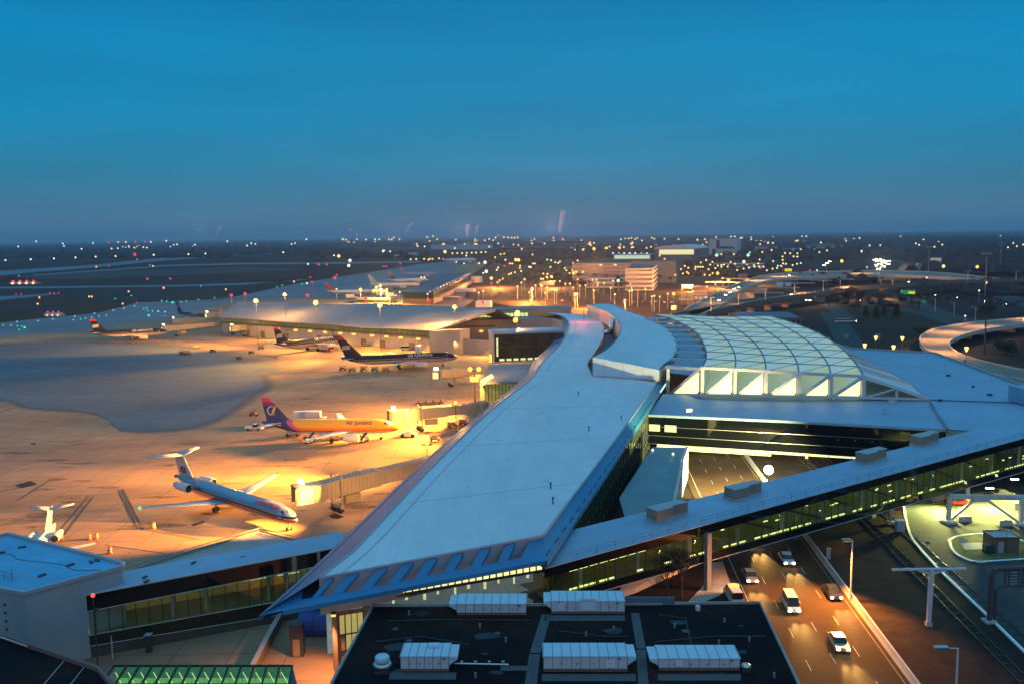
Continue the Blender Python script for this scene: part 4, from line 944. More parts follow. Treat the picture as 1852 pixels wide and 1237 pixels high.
# ================================================================== older concourse with folded roof
cc = thing('old_concourse', 'long concourse with a folded pale roof lit by amber mast lamps', 'concourse', P(600,615,0))
ca, cb = P(398,574,10.0), P(787,599,10.0); ca.z = cb.z = 0
cd = (cb-ca).normalized(); cn = Vector((cd.y,-cd.x,0))
def cq(t, z, b=0.0): p = ca.lerp(cb, t)-cn*b; return Vector((p.x,p.y,z))
def rb(t, v_u, v): pass
zr_ = 17.5; Rb = [P(432,546,zr_), P(560,548.5,zr_), P(735,549.5,zr_), P(897,560,zr_)]
eav = [cq(0,10.3,-1), cq(.36,10.3,-1), cq(.72,10.3,-1), cq(1.0,10.3,-1)]
ext = [P(842,577,13.5), P(814,589,11.8)]
mb = MB()
fold = [cq(.0,10.3,-1), cq(.18,10.6,-1), cq(.36,9.9,-1), cq(.54,10.6,-1), cq(.72,9.9,-1), cq(.86,10.6,-1), cq(1,10.3,-1)]
rdg = [Rb[0], Rb[0].lerp(Rb[1], .7), Rb[1].lerp(Rb[2], .25)-Vector((0,0,.8)), Rb[1].lerp(Rb[2], .7), Rb[2]-Vector((0,0,.8)), Rb[2].lerp(Rb[3], .4), Rb[3]]
md = [a.lerp(b, .5)+Vector((0,0,1.0 if i % 2 else .2)) for i, (a, b) in enumerate(zip(fold, rdg))]
md[-1] = ext[0]
mb.loft(fold, md).loft(md, rdg); bkk = [p-cn*25+Vector((0,0,-9)) for p in rdg]; mb.loft(rdg, bkk)
mb.build('folded_roof', mat('roof_concourse', (.27,.25,.25), .7, noise=.12, nscale=.06, seams=(4,20,.06), seamcol=.85), cc)
mb = MB(); mb.loft([Vector(p)+cn*.0 for p in fold], [Vector((p.x,p.y,p.z-.5)) for p in fold]); mb.poly([fold[-1], md[-1], rdg[-1], rdg[-1]-Vector((0,0,1)), md[-1]-Vector((0,0,1.2)), fold[-1]-Vector((0,0,.6))]); mb.build('roof_fascia', M['stone'], cc)
MB().poly([cq(0,7.3), cq(.98,7.3), cq(.98,10), cq(0,10)]).build('glass_band', mat('concourse_glass', (.05,.05,.03), .15, noise=.8, nscale=.15, emit=(.22,.20,.05), es=.35, sample=False), cc)
mb = MB()
for k in range(45): t = .98*k/44; mb.beam(cq(t,7.3,-.05), cq(t,10,-.05), .18)
mb.beam(cq(0,7.3,-.1), cq(.98,7.3,-.1), .3); mb.build('mullion', M['mullion'], cc)
MB().poly([cq(0,0,1), cq(1.25,0,1), cq(1.25,7.2,1), cq(0,7.2,1)]).build('ramp_wall', mat('wall_cream', (.36,.31,.27), .7, noise=.12, nscale=.1), cc)
mb = MB(); q = cq(1.0,0); mb.prism([cq(.985,10,-1.5), cq(1.10,11.5,-1.5), cq(1.10,11.5,6), cq(.985,10,6)], 0); mb.build('stair_tower', M['wall_cream'], cc)
mb = MB()
for t in (.30,.39,.46,.53,.60,.66,.74,.80,.86,.93): mb.box(cq(t,5.6,.6), (2.0,.8,.8), math.atan2(cd.y,cd.x)); 
mb.build('wall_lamp', M['lamp_amber'], cc)
WALL_LAMPS = [cq(t,5.6,-1.5) for t in (.30,.46,.60,.74,.86,.95,1.08,1.18)]
mb = MB()
for t in (.06,.14,.22,.34,.5,.57,.7,.78,.9): mb.box(cq(t,1.9,.9), (3.2,.3,3.6), math.atan2(cd.y,cd.x))
mb.build('service_door', M['jetway_dark'], cc)
# white link building and its lit upper windows
lk = thing('link_building', 'pale two storey link building with green lit strip windows behind the glass box', 'building', P(850,612,0))
la, lb2 = P(806,617,0), P(1000,612,0); ld = (lb2-la).normalized(); ln_ = Vector((ld.y,-ld.x,0))
def lq(t, z, b=0.0): p = la.lerp(lb2, t)-ln_*b; return Vector((p.x,p.y,z))
MB().prism([lq(0,10.6), lq(1.1,10.6), lq(1.1,10.6,14), lq(0,10.6,14)], 0).build('lower_storey', M['wall_cream'], lk)
MB().prism([lq(.2,15,8), lq(1.2,15.0,8), lq(1.2,15.0,24), lq(.2,15,24)], 8).build('upper_storey', M['wall_cream'], lk)
mb = MB()
for k in range(14): t = .30+.035*k; mb.poly([lq(t,11.4,7.9), lq(t+.029,11.4,7.9), lq(t+.029,13.2,7.9), lq(t,13.2,7.9)])
mb.build('strip_window', mat('strip_lit', (.3,.4,.15), .3, noise=.8, nscale=.5, emit=(.75,.95,.35), es=.9, sample=False), lk)
mb = MB(); mb.poly([lq(.82,11.3,7.85), lq(1.12,11.3,7.85), lq(1.12,13.3,7.85), lq(.82,13.3,7.85)]); mb.build('brown_window', mat('brown_win', (.10,.06,.03), .3, emit=(.3,.2,.03), es=.4, sample=False), lk)
MB().poly([lq(.18,7.0,-.05), lq(.46,6.9,-.05), lq(.46,7.7,-.05), lq(.18,7.8,-.05)]).build('dark_slot', M['steel_dark'], lk)
mb = MB(); mb.prism([lq(.18,15.3,7.6), lq(1.22,15.3,7.6), lq(1.22,15.3,24.4), lq(.18,15.3,24.4)], 15.01); mb.build('roof', M['roof_concourse'], lk)
mb = MB()
for t in (.03,.08,.2,.33,.46): mb.box(lq(t,4.8,-.4), (1.8,.8,.8))
mb.build('wall_lamp', M['lamp_amber'], lk)
# glass box
gb = thing('glass_box', 'dark glass box with a blue roof rim and one amber lit side', 'glass pavilion', P(940,660,3))
g0, g1 = P(893,655,3.2), P(1020,650,3.2); gdv = (g1-g0).normalized(); gnv = Vector((gdv.y,-gdv.x,0)); gh = Zv(g0, 605)
def gq(t, z, b=0.0): p = g0.lerp(g1, t)-gnv*b; return Vector((p.x,p.y,z))
MB().poly([gq(0,3.2), gq(1,3.2), gq(1,gh), gq(0,gh)]).build('front_glass', mat('dim_glass', (.02,.02,.015), .06, noise=.9, nscale=.2, emit=(.10,.07,.03), es=.12, sample=False), gb)
MB().prism([gq(-.01,gh+.9,-.4), gq(1,gh+.9,-.4), gq(1,gh+.9,12), gq(-.01,gh+.9,12)], gh).build('roof', M['roof_blue'], gb)
MB().poly([gq(0,3.2), gq(0,gh), gq(0,gh,12), gq(0,3.2,12)]).build('side_wall', M['wall_cream'], gb)
mb = MB()
for t in (.05,.2,.35,.5,.65,.8,.95): mb.beam(gq(t,3.2,-.08), gq(t,gh,-.08), .07)
for f in (.14,.2,.54): mb.beam(gq(0,3.2+(gh-3.2)*f,-.1), gq(1,3.2+(gh-3.2)*f,-.1), .10)
mb.build('mullion', M['steel_dark'], gb); MB().beam(gq(0,3.2,-.08), gq(0,gh,-.08), .7).beam(gq(0,3.2,-.15), gq(1,3.2,-.15), .3).build('frame', M['panel_grey'], gb)
mb = MB()
for k in range(9): t = .08+.1*k; mb.poly([gq(t,3.6,-.02), gq(t+.07,3.6,-.02), gq(t+.07,4.5,-.02), gq(t,4.5,-.02)])
mb.poly([gq(.04,5.5,-.02), gq(.065,5.5,-.02), gq(.065,gh-1.5,-.02), gq(.04,gh-1.5,-.02)]); mb.build('lit_strip', M['lit_green'], gb)
# low annex roof in front of the glass box with a glowing hood for its flood lit corner
ax = thing('annex', 'low annex with a grey roof and green lit glazing beside the hall', 'annex', P(880,735,0))
aq = [P(868,690,7.5), P(885,660,7.5), P(1000,655,7.5), P(985,668,7.5), P(940,690,7.5)]
MB().prism(aq, 6.7).build('roof', M['roof_concourse'], ax)
a0, a1 = P(876,694,6.7), P(944,677,6.7); dv = (a1-a0).normalized(); nv = Vector((dv.y,-dv.x,0))
MB().poly([a0, a1, Vector((a1.x,a1.y,0)), Vector((a0.x,a0.y,0))]).build('glazing', mat('annex_glow', (.2,.22,.1), .3, noise=.6, nscale=.4, emit=(.30,.36,.10), es=.4, sample=False), ax)
mb = MB()
for k in range(12): p = a0.lerp(a1, k/11)+nv*.08; mb.beam((p.x,p.y,0), (p.x,p.y,6.7), .22)
mb.build('mullion', M['mullion'], ax)
w0 = P(868,690,7.5); mb = MB(); mb.poly([Vector((w0.x,w0.y,0)), Vector((a0.x,a0.y,0)), a0, Vector((w0.x,w0.y,6.8))]); mb.build('side_wall', M['wall_cream'], ax)
MB().prism([P(869,687,8), P(889,676,8), P(893,680,8), P(872,692,8)], 6.9).build('glowing_hood', M['lamp_gold'], ax)  # hood glows by itself; the floodlight on it is put into the material
# fence around the platform at the walkway
fz = px([(225,1031),(330,998),(470,957),(530,972)], 1.5)
rm = thing('ramp_platform', 'low pinkish platform with a thin rail behind the walkway roof', 'platform', Vector((fz[1].x,fz[1].y,0)))
MB().prism([P(235,1034,.9), P(470,959,.9), P(535,974,.9), P(470,1000,.9)], -.05).build('platform', M['stone'], rm)
mb = MB()
for a, b in zip(fz, fz[1:]):
    mb.beam(a+Vector((0,0,.3)), b+Vector((0,0,.3)), .12); mb.beam(a-Vector((0,0,.3)), b-Vector((0,0,.3)), .2, .3)
    n = int((b-a).length/2)
    for k in range(n+1): p = a.lerp(b, k/n); mb.beam((p.x,p.y,.8), (p.x,p.y,1.8), .07)
mb.build('railing', M['pole'], rm)
# ================================================================== aircraft
def text_geo(body, size, shear=0.0):
    cu = bpy.data.curves.new('lettering', 'FONT'); cu.body = body; cu.size = size; cu.shear = shear; cu.offset = size*.012
    ob = bpy.data.objects.new('lettering', cu); COL.objects.link(ob); bpy.context.view_layer.update()
    me = ob.evaluated_get(bpy.context.evaluated_depsgraph_get()).to_mesh()
    vs = [v.co.copy() for v in me.vertices]; fs = [tuple(p.vertices) for p in me.polygons]
    ob.evaluated_get(bpy.context.evaluated_depsgraph_get()).to_mesh_clear(); bpy.data.objects.remove(ob); bpy.data.curves.remove(cu); return vs, fs
def livery(name, axis, R, L, bands, smooth=(), win=None, tail=None, nose=None, rough=.32, metal=0.0):
    mt = bpy.data.materials.new(name); mt.use_nodes = True; nt = mt.node_tree; b = nt.nodes['Principled BSDF']; b.inputs['Roughness'].default_value = rough; b.inputs['Metallic'].default_value = metal
    tc = nt.nodes.new('ShaderNodeTexCoord'); sx = nt.nodes.new('ShaderNodeSeparateXYZ'); nt.links.new(tc.outputs['Object'], sx.inputs[0])
    def m_(op, a, b_=None):
        n = nt.nodes.new('ShaderNodeMath'); n.operation = op
        for i, q in enumerate((a, b_)):
            if q is None: continue
            if isinstance(q, (int, float)): n.inputs[i].default_value = q
            else: nt.links.new(q, n.inputs[i])
        return n.outputs[0]
    def mixc(f, a, col):
        mx = nt.nodes.new('ShaderNodeMix'); mx.data_type = 'RGBA'; nt.links.new(f, mx.inputs[0]); nt.links.new(a, mx.inputs[6])
        mx.inputs[7].default_value = (*col, 1); return mx.outputs[2]
    X, Z = sx.outputs[0], sx.outputs[2]; h = m_('ADD', m_('DIVIDE', m_('SUBTRACT', Z, axis), 2*R), .5)
    cr = nt.nodes.new('ShaderNodeValToRGB'); cr.color_ramp.interpolation = 'LINEAR' if smooth else 'CONSTANT'; nt.links.new(h, cr.inputs[0])
    while len(cr.color_ramp.elements) < len(bands): cr.color_ramp.elements.new(.5)
    for e, (p_, c) in zip(cr.color_ramp.elements, bands): e.position = p_; e.color = (*c, 1)
    out = cr.outputs[0]
    if win:
        lo, hi, pitch_, col = win
        f = m_('MULTIPLY', m_('MULTIPLY', m_('GREATER_THAN', h, lo), m_('LESS_THAN', h, hi)), m_('LESS_THAN', m_('FRACT', m_('DIVIDE', X, pitch_)), .5))
        f = m_('MULTIPLY', f, m_('LESS_THAN', m_('ABSOLUTE', X), L*.40)); out = mixc(f, out, col)
    if tail:
        x0, col, edge, ew = tail; g = m_('ADD', X, m_('MULTIPLY', m_('POWER', m_('SUBTRACT', h, 1.0), 2.0), -5.5))
        out = mixc(m_('LESS_THAN', g, x0+ew), out, edge); out = mixc(m_('LESS_THAN', g, x0), out, col)
        out = mixc(m_('LESS_THAN', h, .17), out, bands[0][1])
    if nose:
        x0, col = nose; out = mixc(m_('MULTIPLY', m_('GREATER_THAN', m_('ADD', X, m_('MULTIPLY', h, 2.2)), x0+1.5), m_('GREATER_THAN', h, .62)), out, col)
    nt.links.new(out, b.inputs['Base Color']); return mt
NOSE = [(0,.04,-.28),(.08,.24,-.27),(.25,.45,-.21),(.5,.66,-.13),(.8,.82,-.07),(1.2,.94,-.02),(1.7,1,0)]
TAIL = [(3.2,1,0),(2.6,.95,.05),(2.0,.83,.15),(1.4,.65,.28),(.8,.43,.42),(.3,.24,.52),(0,.09,.58)]
AF = [(0,0),(.06,.045),(.3,.065),(.65,.04),(1,0),(.65,-.018),(.3,-.035),(.06,-.028)]
def surface(secs):                             # secs: (leading edge point, chord, thickness factor, 'z' or 'y')
    mb = MB(); vs = []; fs = []; n = len(AF)
    for p, c, tf, ax in secs:
        for a, b in AF:
            vs.append((p[0]-a*c, p[1], p[2]+b*c*tf) if ax == 'z' else (p[0]-a*c, p[1]+b*c*tf, p[2]))
    for j in range(len(secs)-1):
        for i in range(n): fs.append((j*n+i, j*n+(i+1) % n, (j+1)*n+(i+1) % n, (j+1)*n+i))
    fs += [tuple(range(n-1,-1,-1)), tuple(range((len(secs)-1)*n, len(secs)*n))]; return mb.add(vs, fs)
class Plane:
    def __init__(s, sp, label, name, fus, wingm, finm, engm, group=None):
        L, R, ax = sp['L'], sp['R'], sp['ax']; D = 2*R; s.sp = sp; s.L, s.R, s.ax = L, R, ax
        s.st = [(a*D, r, z) for a, r, z in NOSE]+[(L-a*D, r, z) for a, r, z in TAIL]
        t = s.t = thing(name, label, 'airliner', (0,0,0), 0, group)
        B = lambda mb, nm, m_, par=t, sm=False: mb.build(nm, m_, par, sm, True)
        prof = []
        mb = MB(); vs = []; fs = []; n = 24
        for sx_, r, z in s.st:
            for i in range(n):
                a = 2*math.pi*i/n; vs.append((L/2-sx_, r*R*math.cos(a), ax+z*R+r*R*math.sin(a)))
        for j in range(len(s.st)-1):
            for i in range(n): fs.append((j*n+i, (j+1)*n+i, (j+1)*n+(i+1) % n, j*n+(i+1) % n))
        fs += [tuple(range(n)), tuple(range(len(s.st)*n-1, (len(s.st)-1)*n-1, -1))]; B(mb.add(vs, fs), 'fuselage', fus, sm=True)
        wx, cr_, ck, ct, b_, sw = sp['wing']; zr = ax-R*.62; X = lambda q: L/2-q
        for sg in (-1, 1):
            k = .35; tw = math.tan(rad(sw)); wi = B(surface([((X(wx),0,zr),cr_,1,'z'), ((X(wx+tw*b_*k),sg*b_*k,zr+b_*k*.085),ck,.9,'z'), ((X(wx+tw*b_),sg*b_,zr+b_*.085),ct,.8,'z')]), 'wing', wingm, sm=True)
            q = (X(wx+tw*b_+ct*.4), sg*b_, zr+b_*.085)
            B(MB().ball(q, .30 if sp.get('nav', 1) else .12, 8), 'nav_light', M['lamp_green'] if sg < 0 else M['lamp_red'], wi)
            B(MB().box((X(wx+tw*b_*.3+ck*.95), sg*b_*.33, zr+b_*.3*.085-.15), (2.6,.35,.4)), 'flap_fairing', wingm, wi)
        fx, fc, fct, fh, fs_ = sp['fin']; z0 = ax+R*.72
        fin = s.fin = B(surface([((X(fx),0,z0),fc,.85,'y'), ((X(fx+math.tan(rad(fs_))*(fh-z0)),0,fh),fct,.85,'y')]), 'fin', finm)
        if sp.get('dorsal'): B(MB().prism([(X(fx-3.2),0.05,z0+.2),(X(fx-3.2),-.05,z0+.2),(X(fx+1),-.09,z0+1.6),(X(fx+1),.09,z0+1.6)], z0-.3), 'dorsal_fillet', finm)
        hx, hc, hct, hb, hz = sp['stab']
        for sg in (-1, 1): B(surface([((X(hx),sg*.1,hz),hc,.8,'z'), ((X(hx+.55*hb),sg*hb,hz+.04*hb),hct,.8,'z')]), 'tailplane', wingm if hz < fh-1 else sp.get('stabm', wingm), sm=True)
        ex, ey, ez, er, el = sp['eng']
        for sg in (-1, 1):
            e = B(MB().lathe((X(ex+el), sg*ey, ez), [(er*.55,0),(er*.72,el*.12),(er*.95,el*.45),(er*1.02,el*.75),(er*.97,el*.96),(er*.86,el),(er*.80,el*.93)], 16, axis='X'), 'engine', engm, sm=True)
            B(MB().lathe((X(ex+.06*el+.02), sg*ey, ez), [(er*.81,0),(er*.81,.03)], 16, axis='X'), 'fan', M['veh_black'], e); B(MB().lathe((X(ex+el+.25), sg*ey, ez), [(er*.2,0),(er*.5,.3)], 12, axis='X'), 'exhaust_cone', M['steel_dark'], e)
            if sp['rear']: B(MB().prism([(X(ex+el*.25),sg*R*.8,ez+.2),(X(ex+el*.8),sg*R*.8,ez+.2),(X(ex+el*.8),sg*(ey-.3),ez+.2),(X(ex+el*.25),sg*(ey-.3),ez+.2)], ez-.15), 'pylon', engm)
            else: B(MB().prism([(X(ex+.3*el),sg*ey-.2,zr+ey*.085-.05),(X(ex+.3*el),sg*ey+.2,zr+ey*.085-.05),(X(ex+1.5*el),sg*ey+.2,zr+ey*.085-.1),(X(ex+1.5*el),sg*ey-.2,zr+ey*.085-.1)], ez+er*.5), 'pylon', engm)
        def gear(nm, gx, gy, r, top):
            g = B(MB().tube((X(gx),gy,r),(X(gx),gy,top), .16).beam((X(gx),gy,r),(X(gx),gy,r+.1), .5), nm, M['pole'])
            for q in (-1, 1): B(MB().tube((X(gx),gy+q*.22,r),(X(gx),gy+q*.55,r), r, n=12), 'wheel', M['tyre'], g)
        gear('nose_gear', sp['ng'], 0, .40, ax-R*.6)
        for sg in (-1, 1): gear('main_gear', sp['mg'], sg*sp['mgy'], .58, zr+.2)
        # flight deck windows
        for k, (a0, a1) in enumerate(((.50,.92),(.98,1.36))):
            for sg in (-1, 1):
                mb = MB(); c = [s.on(1.30*R if k == 0 else 1.02*R, a0, sg), s.on((1.95 if k == 0 else 1.22)*R, a0+.02, sg), s.on((1.98 if k == 0 else 1.45)*R, a1-.08, sg), s.on((1.62 if k == 0 else 1.40)*R, a1, sg)]
                B(mb.poly(c if sg < 0 else c[::-1]), 'flight_deck_window', M['veh_glass'])
        s.B = B
    def on(s, sx_, ang, sg, off=.05):              # a point on the skin: distance from the nose, angle above the side, side
        st = s.st
        for (a, r, z), (a2, r2, z2) in zip(st, st[1:]):
            if a <= sx_ <= a2: q = (sx_-a)/(a2-a); r = r+(r2-r)*q; z = z+(z2-z)*q; break
        R = s.R; return Vector((s.L/2-sx_, sg*(r*R+off)*math.cos(ang), s.ax+z*R+(r*R+off)*math.sin(ang)))
    def write(s, body, size, sx_, ang, m_, sg=-1, shear=0.0, name='lettering'):
        vs, fs = text_geo(body, size, shear); out = []
        for v in vs: out.append(s.on(sx_-v.x if sg < 0 else sx_+v.x, ang+v.y/s.R, sg, .07))
        return s.B(MB().add(out, fs), name, m_)
    def door(s, xs, m_):
        for x_ in xs:
            for sg in (-1,): s.B(MB().poly([s.on(x_, -.12, sg), s.on(x_-1.0, -.12, sg), s.on(x_-1.0, .55, sg), s.on(x_, .55, sg)]), 'cabin_door', m_)
    def place(s, N, T):
        z0 = 0; n, t = P(N[0], N[1], s.ax-.28*s.R), P(T[0], T[1], s.ax+.58*s.R); d = n-t; d.z = 0; sc_ = d.length/s.L
        c = (n+t)/2; s.t.location = (c.x, c.y, 0); s.t.rotation_euler = (0,0,math.atan2(d.y, d.x)); s.t.scale = (sc_,)*3; return sc_
A320 = dict(L=37.57, R=2.0, ax=3.75, wing=(11.4,7.2,4.3,1.6,17.0,27), fin=(29.6,6.6,2.1,11.8,42), stab=(32.2,4.0,1.5,6.2,4.7), eng=(9.9,5.75,1.75,1.15,4.4), rear=False, ng=5.1, mg=17.7, mgy=3.8)
B757 = dict(L=47.3, R=1.95, ax=4.0, wing=(15.5,8.6,5.2,1.8,19.0,28), fin=(38.4,7.0,2.6,13.6,44), stab=(41.2,4.8,1.8,7.6,4.9), eng=(13.2,6.5,1.9,1.3,5.4), rear=False, ng=6.0, mg=24.0, mgy=3.7)
B737 = dict(L=36.4, R=1.9, ax=3.2, wing=(11.8,7.0,4.0,1.6,14.4,27), fin=(28.6,6.4,2.1,11.1,40), stab=(31.0,3.8,1.4,6.3,4.4), eng=(10.6,4.9,1.5,1.0,4.6), rear=False, ng=4.0, mg=18.2, mgy=2.6, dorsal=True)
MD80 = dict(L=45.06, R=1.76, ax=3.05, wing=(21.2,6.6,3.9,1.2,16.4,26), fin=(37.2,6.2,4.4,9.1,40), stab=(41.4,4.2,1.6,6.1,9.0), eng=(34.2,2.95,3.45,.98,6.0), rear=True, ng=2.6, mg=24.7, mgy=2.5)
ERJ = dict(L=29.9, R=1.16, ax=2.3, wing=(13.0,4.6,2.9,1.0,10.0,25), fin=(23.4,4.2,3.0,6.7,38), stab=(26.3,2.6,1.2,3.8,6.6), eng=(21.0,2.2,2.75,.78,4.4), rear=True, ng=2.2, mg=16.3, mgy=2.0)
WM = mat('wing_silver', (.46,.47,.49), .35, metal=.25, noise=.06, nscale=.4); WHT = mat('aircraft_white', (.66,.65,.64), .35)
NAVY = (.012,.016,.034)
# silver twin with red, white and blue stripes (rear engines)
lv = livery('silver_stripes', 3.05, 1.76, 45.06, [(0,(.55,.54,.53)),(.30,(.50,.012,.012)),(.385,(.62,.62,.62)),(.44,(.015,.02,.06)),(.55,(.30,.36,.43))], metal=.78, rough=.22, win=(.47,.52,1.0,(.12,.14,.2)))
MD80['stabm'] = WM
p = Plane(MD80, 'silver rear engined airliner with red white and blue stripes at a jet bridge', 'striped_airliner', lv, WM, mat('fin_silver', (.55,.54,.53), .35), mat('nacelle', (.58,.58,.58), .35, noise=.05))
p.write('American', 2.1, 12.2, .62, mat('text_red', (.5,.02,.04), .5))
def fin_text(pl, body, size, x, z, m_, name='tail_emblem', y=-.42):
    vs, fs = text_geo(body, size); o = MB().add([(x+v.x, y, z+v.y) for v in vs], fs); return pl.B(o, name, m_)
X = lambda q: 45.06/2-q
fin_text(p, 'A', 2.5, X(42.9), 5.0, M['text_red'], y=-.30); fin_text(p, 'A', 2.5, X(41.4), 5.0, mat('text_blue', (.02,.03,.14), .5), y=-.30)
p.B(MB().add([(X(42.2),-.31,6.9),(X(41.6),-.31,6.5),(X(41.0),-.31,6.9),(X(41.5),-.31,5.6),(X(41.8),-.31,5.3)], [(0,1,2,3,4)]), 'tail_emblem', M['text_blue'])
p.door((4.0,), M['aircraft_white']); p.t.location = (-57.3,176.9,0); p.t.rotation_euler = (0,0,-.7086); p.t.scale = (.968,)*3; MDP = p
p.B(MB().box((X(44.5),0,3.9),(.9,.9,.5)), 'tail_cone_cap', M['steel_dark'])
# yellow and blue tropical jet
lv = livery('tropical', 3.75, 2.0, 37.57, [(0,(.62,.58,.54)),(.22,(.62,.58,.54)),(.225,(.03,.02,.07)),(.265,(.05,.02,.07)),(.27,(.80,.13,.03)),(.42,(.86,.26,.012)),(.60,(.86,.37,.008)),(1,(.86,.42,.01))], smooth=True, win=(.52,.58,1.0,(.80,.45,.16)), tail=(-11.8,(.018,.035,.17),(.62,.10,.20),1.6), nose=(15.6,(.70,.66,.60)))
def fin_mat(nm, base, top, z0, z1, mid=None):
    mt = bpy.data.materials.new(nm); mt.use_nodes = True; nt = mt.node_tree; b = nt.nodes['Principled BSDF']; b.inputs['Roughness'].default_value = .35
    tc = nt.nodes.new('ShaderNodeTexCoord'); sx = nt.nodes.new('ShaderNodeSeparateXYZ'); nt.links.new(tc.outputs['Object'], sx.inputs[0]); mr = nt.nodes.new('ShaderNodeMapRange'); nt.links.new(sx.outputs[2], mr.inputs[0]); mr.inputs[1].default_value = z0; mr.inputs[2].default_value = z1
    cr = nt.nodes.new('ShaderNodeValToRGB'); nt.links.new(mr.outputs[0], cr.inputs[0]); e = cr.color_ramp.elements
    if mid is None: cr.color_ramp.interpolation = 'CONSTANT'; e[0].color = (*base,1); e[1].position = .5; e[1].color = (*top,1)
    else:
        e[0].color = (*base,1); e[1].color = (*top,1); q = e.new(.5); q.color = (*mid,1)
    nt.links.new(cr.outputs[0], b.inputs['Base Color']); return mt
fm = fin_mat('fin_tropical', (.018,.035,.17), (.62,.05,.10), 9.3, 10.9, (.20,.03,.16))
p = Plane(A320, 'yellow and orange airliner with a blue tail parked among loading vehicles', 'tropical_airliner', lv, WHT, fm, mat('nacelle_white', (.66,.62,.58), .35))
p.write('Air Jamaica', 1.55, 14.2, .42, mat('text_plum', (.10,.03,.10), .5)); X = lambda q: 37.57/2-q
mb = MB()
for k in range(14):                            # gold ring and bird on the fin
    a0, a1 = .5+k*.36, .5+(k+1)*.36; c = Vector((X(34.6),-.36,8.2)); f = lambda a, r: c+Vector((r*math.cos(a), 0, r*math.sin(a)*1.0)); w = .16*math.sin(math.pi*(k+.5)/14)+.03
    mb.poly([f(a0,1.2-w), f(a1,1.2-w), f(a1,1.2+w), f(a0,1.2+w)])
p.B(mb, 'tail_ring', mat('pale_lilac', (.55,.50,.62), .5))
p.B(MB().add([(X(34.2),-.37,8.9),(X(33.4),-.37,9.6),(X(33.7),-.37,8.7),(X(34.0),-.37,7.6),(X(34.9),-.37,7.2),(X(34.5),-.37,8.2)], [(0,1,2,3,4,5)]), 'tail_emblem', mat('gold_paint', (.80,.45,.06), .5))
p.door((5.2, 33.0), M['gold_paint']); AJS = p.place((722.5,773.5), (474,763.5)); AJP = p
# navy airliners
def navy(sp, label, N, T, tx, fs=.55, door=True):
    lv = livery('navy_livery', sp['ax'], sp['R'], sp['L'], [(0,(.40,.39,.40)),(.36,(.42,.05,.05)),(.395,(.50,.48,.48)),(.42,NAVY)], win=(.53,.59,1.1,(.42,.36,.26)), rough=.28)
    lv.node_tree.nodes['Principled BSDF'].inputs['Specular IOR Level'].default_value = .15
    z0 = sp['fin'][3]; fm = fin_mat('fin_navy', NAVY, (.50,.025,.025), z0-2.0, z0-.2)
    pl = Plane(sp, label, 'navy_airliner', lv, mat('wing_grey', (.34,.34,.36), .4), fm, mat('nacelle_grey', (.42,.41,.41), .4), 'navy airliners parked at the concourse')
    fm.node_tree.nodes['Principled BSDF'].inputs['Specular IOR Level'].default_value = .15
    pl.write('US AIRWAYS', 1.75, tx, .42, mat('text_white', (.72,.70,.66), .5)); X = lambda q: sp['L']/2-q; fx, fc, fct, fh, s_ = sp['fin']; zc = fh*.70
    xl = fx+math.tan(rad(s_))*(zc-sp['ax']-sp['R']*.7)+1.1
    pl.B(MB().poly([(X(xl+3.0),-.36,zc-1.1),(X(xl),-.36,zc-.9),(X(xl),-.36,zc+.75),(X(xl+3.0),-.36,zc+.55)]), 'tail_flag', mat('flag_grey', (.30,.28,.28), .5, noise=.3, nscale=2.0, stretch=(.3,1,3)))
    pl.door((5.0,), M['nacelle_grey']); pl.place(N, T); return pl
navy(B757, 'longest navy airliner with baggage carts beside its tail', (827,647), (616,648.5), 20.5)
navy(A320, 'navy airliner alone on the open apron at two long jet bridges', (304,601.5), (164,602), 17.5)
navy(A320, 'navy airliner half hidden behind the red tipped tail of the longest one', (622,615), (496,624), 17.5)
navy(B757, 'small far navy airliner with its tail swung away at the concourse end', (372,573.5), (320,563), 20.5)
# white regional jet behind the block roof
p = Plane(ERJ, 'white regional jet with a T tail partly hidden behind the grey block', 'regional_jet', livery('white_jet', 2.3, 1.16, 29.9, [(0,(.64,.62,.6)),(.5,(.66,.64,.62))]), WM, mat('fin_white', (.66,.62,.58), .4), mat('nacelle_pale', (.62,.58,.55), .4))
a, b = P(50,921,6.6), P(130,915.5,6.6); d = b-a; d.z = 0; c = (a+b)/2; d.normalize(); hd = Vector((d.y,-d.x,0)); s_ = (b-a).length/7.6
loc = c+hd*(29.9/2-1.9)*-1*-1*s_*1.0; loc = c+hd*(12.5*s_); p.t.location = (loc.x, loc.y, 0); p.t.rotation_euler = (0,0,math.atan2(hd.y, hd.x)); p.t.scale = (s_,)*3
# far white airliners on the cargo apron
for lab, finc, bodyc, N, T, sp in (('white airliner with a bright red fin on the far cargo apron', (.50,.03,.04), (.60,.58,.57), (676,527.5), (591,526.3), B757),
        ('white freighter in amber floodlight behind the red finned airliner', (.60,.50,.40), (.62,.58,.52), (760,516.5), (668,515), B757),
        ('white freighter with a black banded fin on the far cargo apron', (.06,.06,.07), (.62,.61,.6), (774,507), (704,507.6), B757),
        ('dull grey airliner standing behind the white freighters', (.20,.24,.30), (.30,.33,.37), (790,496), (724,496), B757),
        ('white freighter with a purple tail beyond the taxiway', (.08,.02,.12), (.62,.60,.62), (862,473.5), (800,474.4), B757)):
    lv = livery('cargo_livery', sp['ax'], sp['R'], sp['L'], [(0,(.40,.38,.36)),(.4,bodyc)]); fm = mat('fin_'+lab.split()[1]+lab.split()[4], finc, .4)
    s2 = dict(sp); s2['nav'] = 1; p = Plane(s2, lab, 'far_airliner', lv, mat('wing_pale', (.5,.5,.5), .4), fm, mat('nacelle_far', (.5,.48,.46), .4), 'airliners on the far cargo apron'); p.place(N, T)
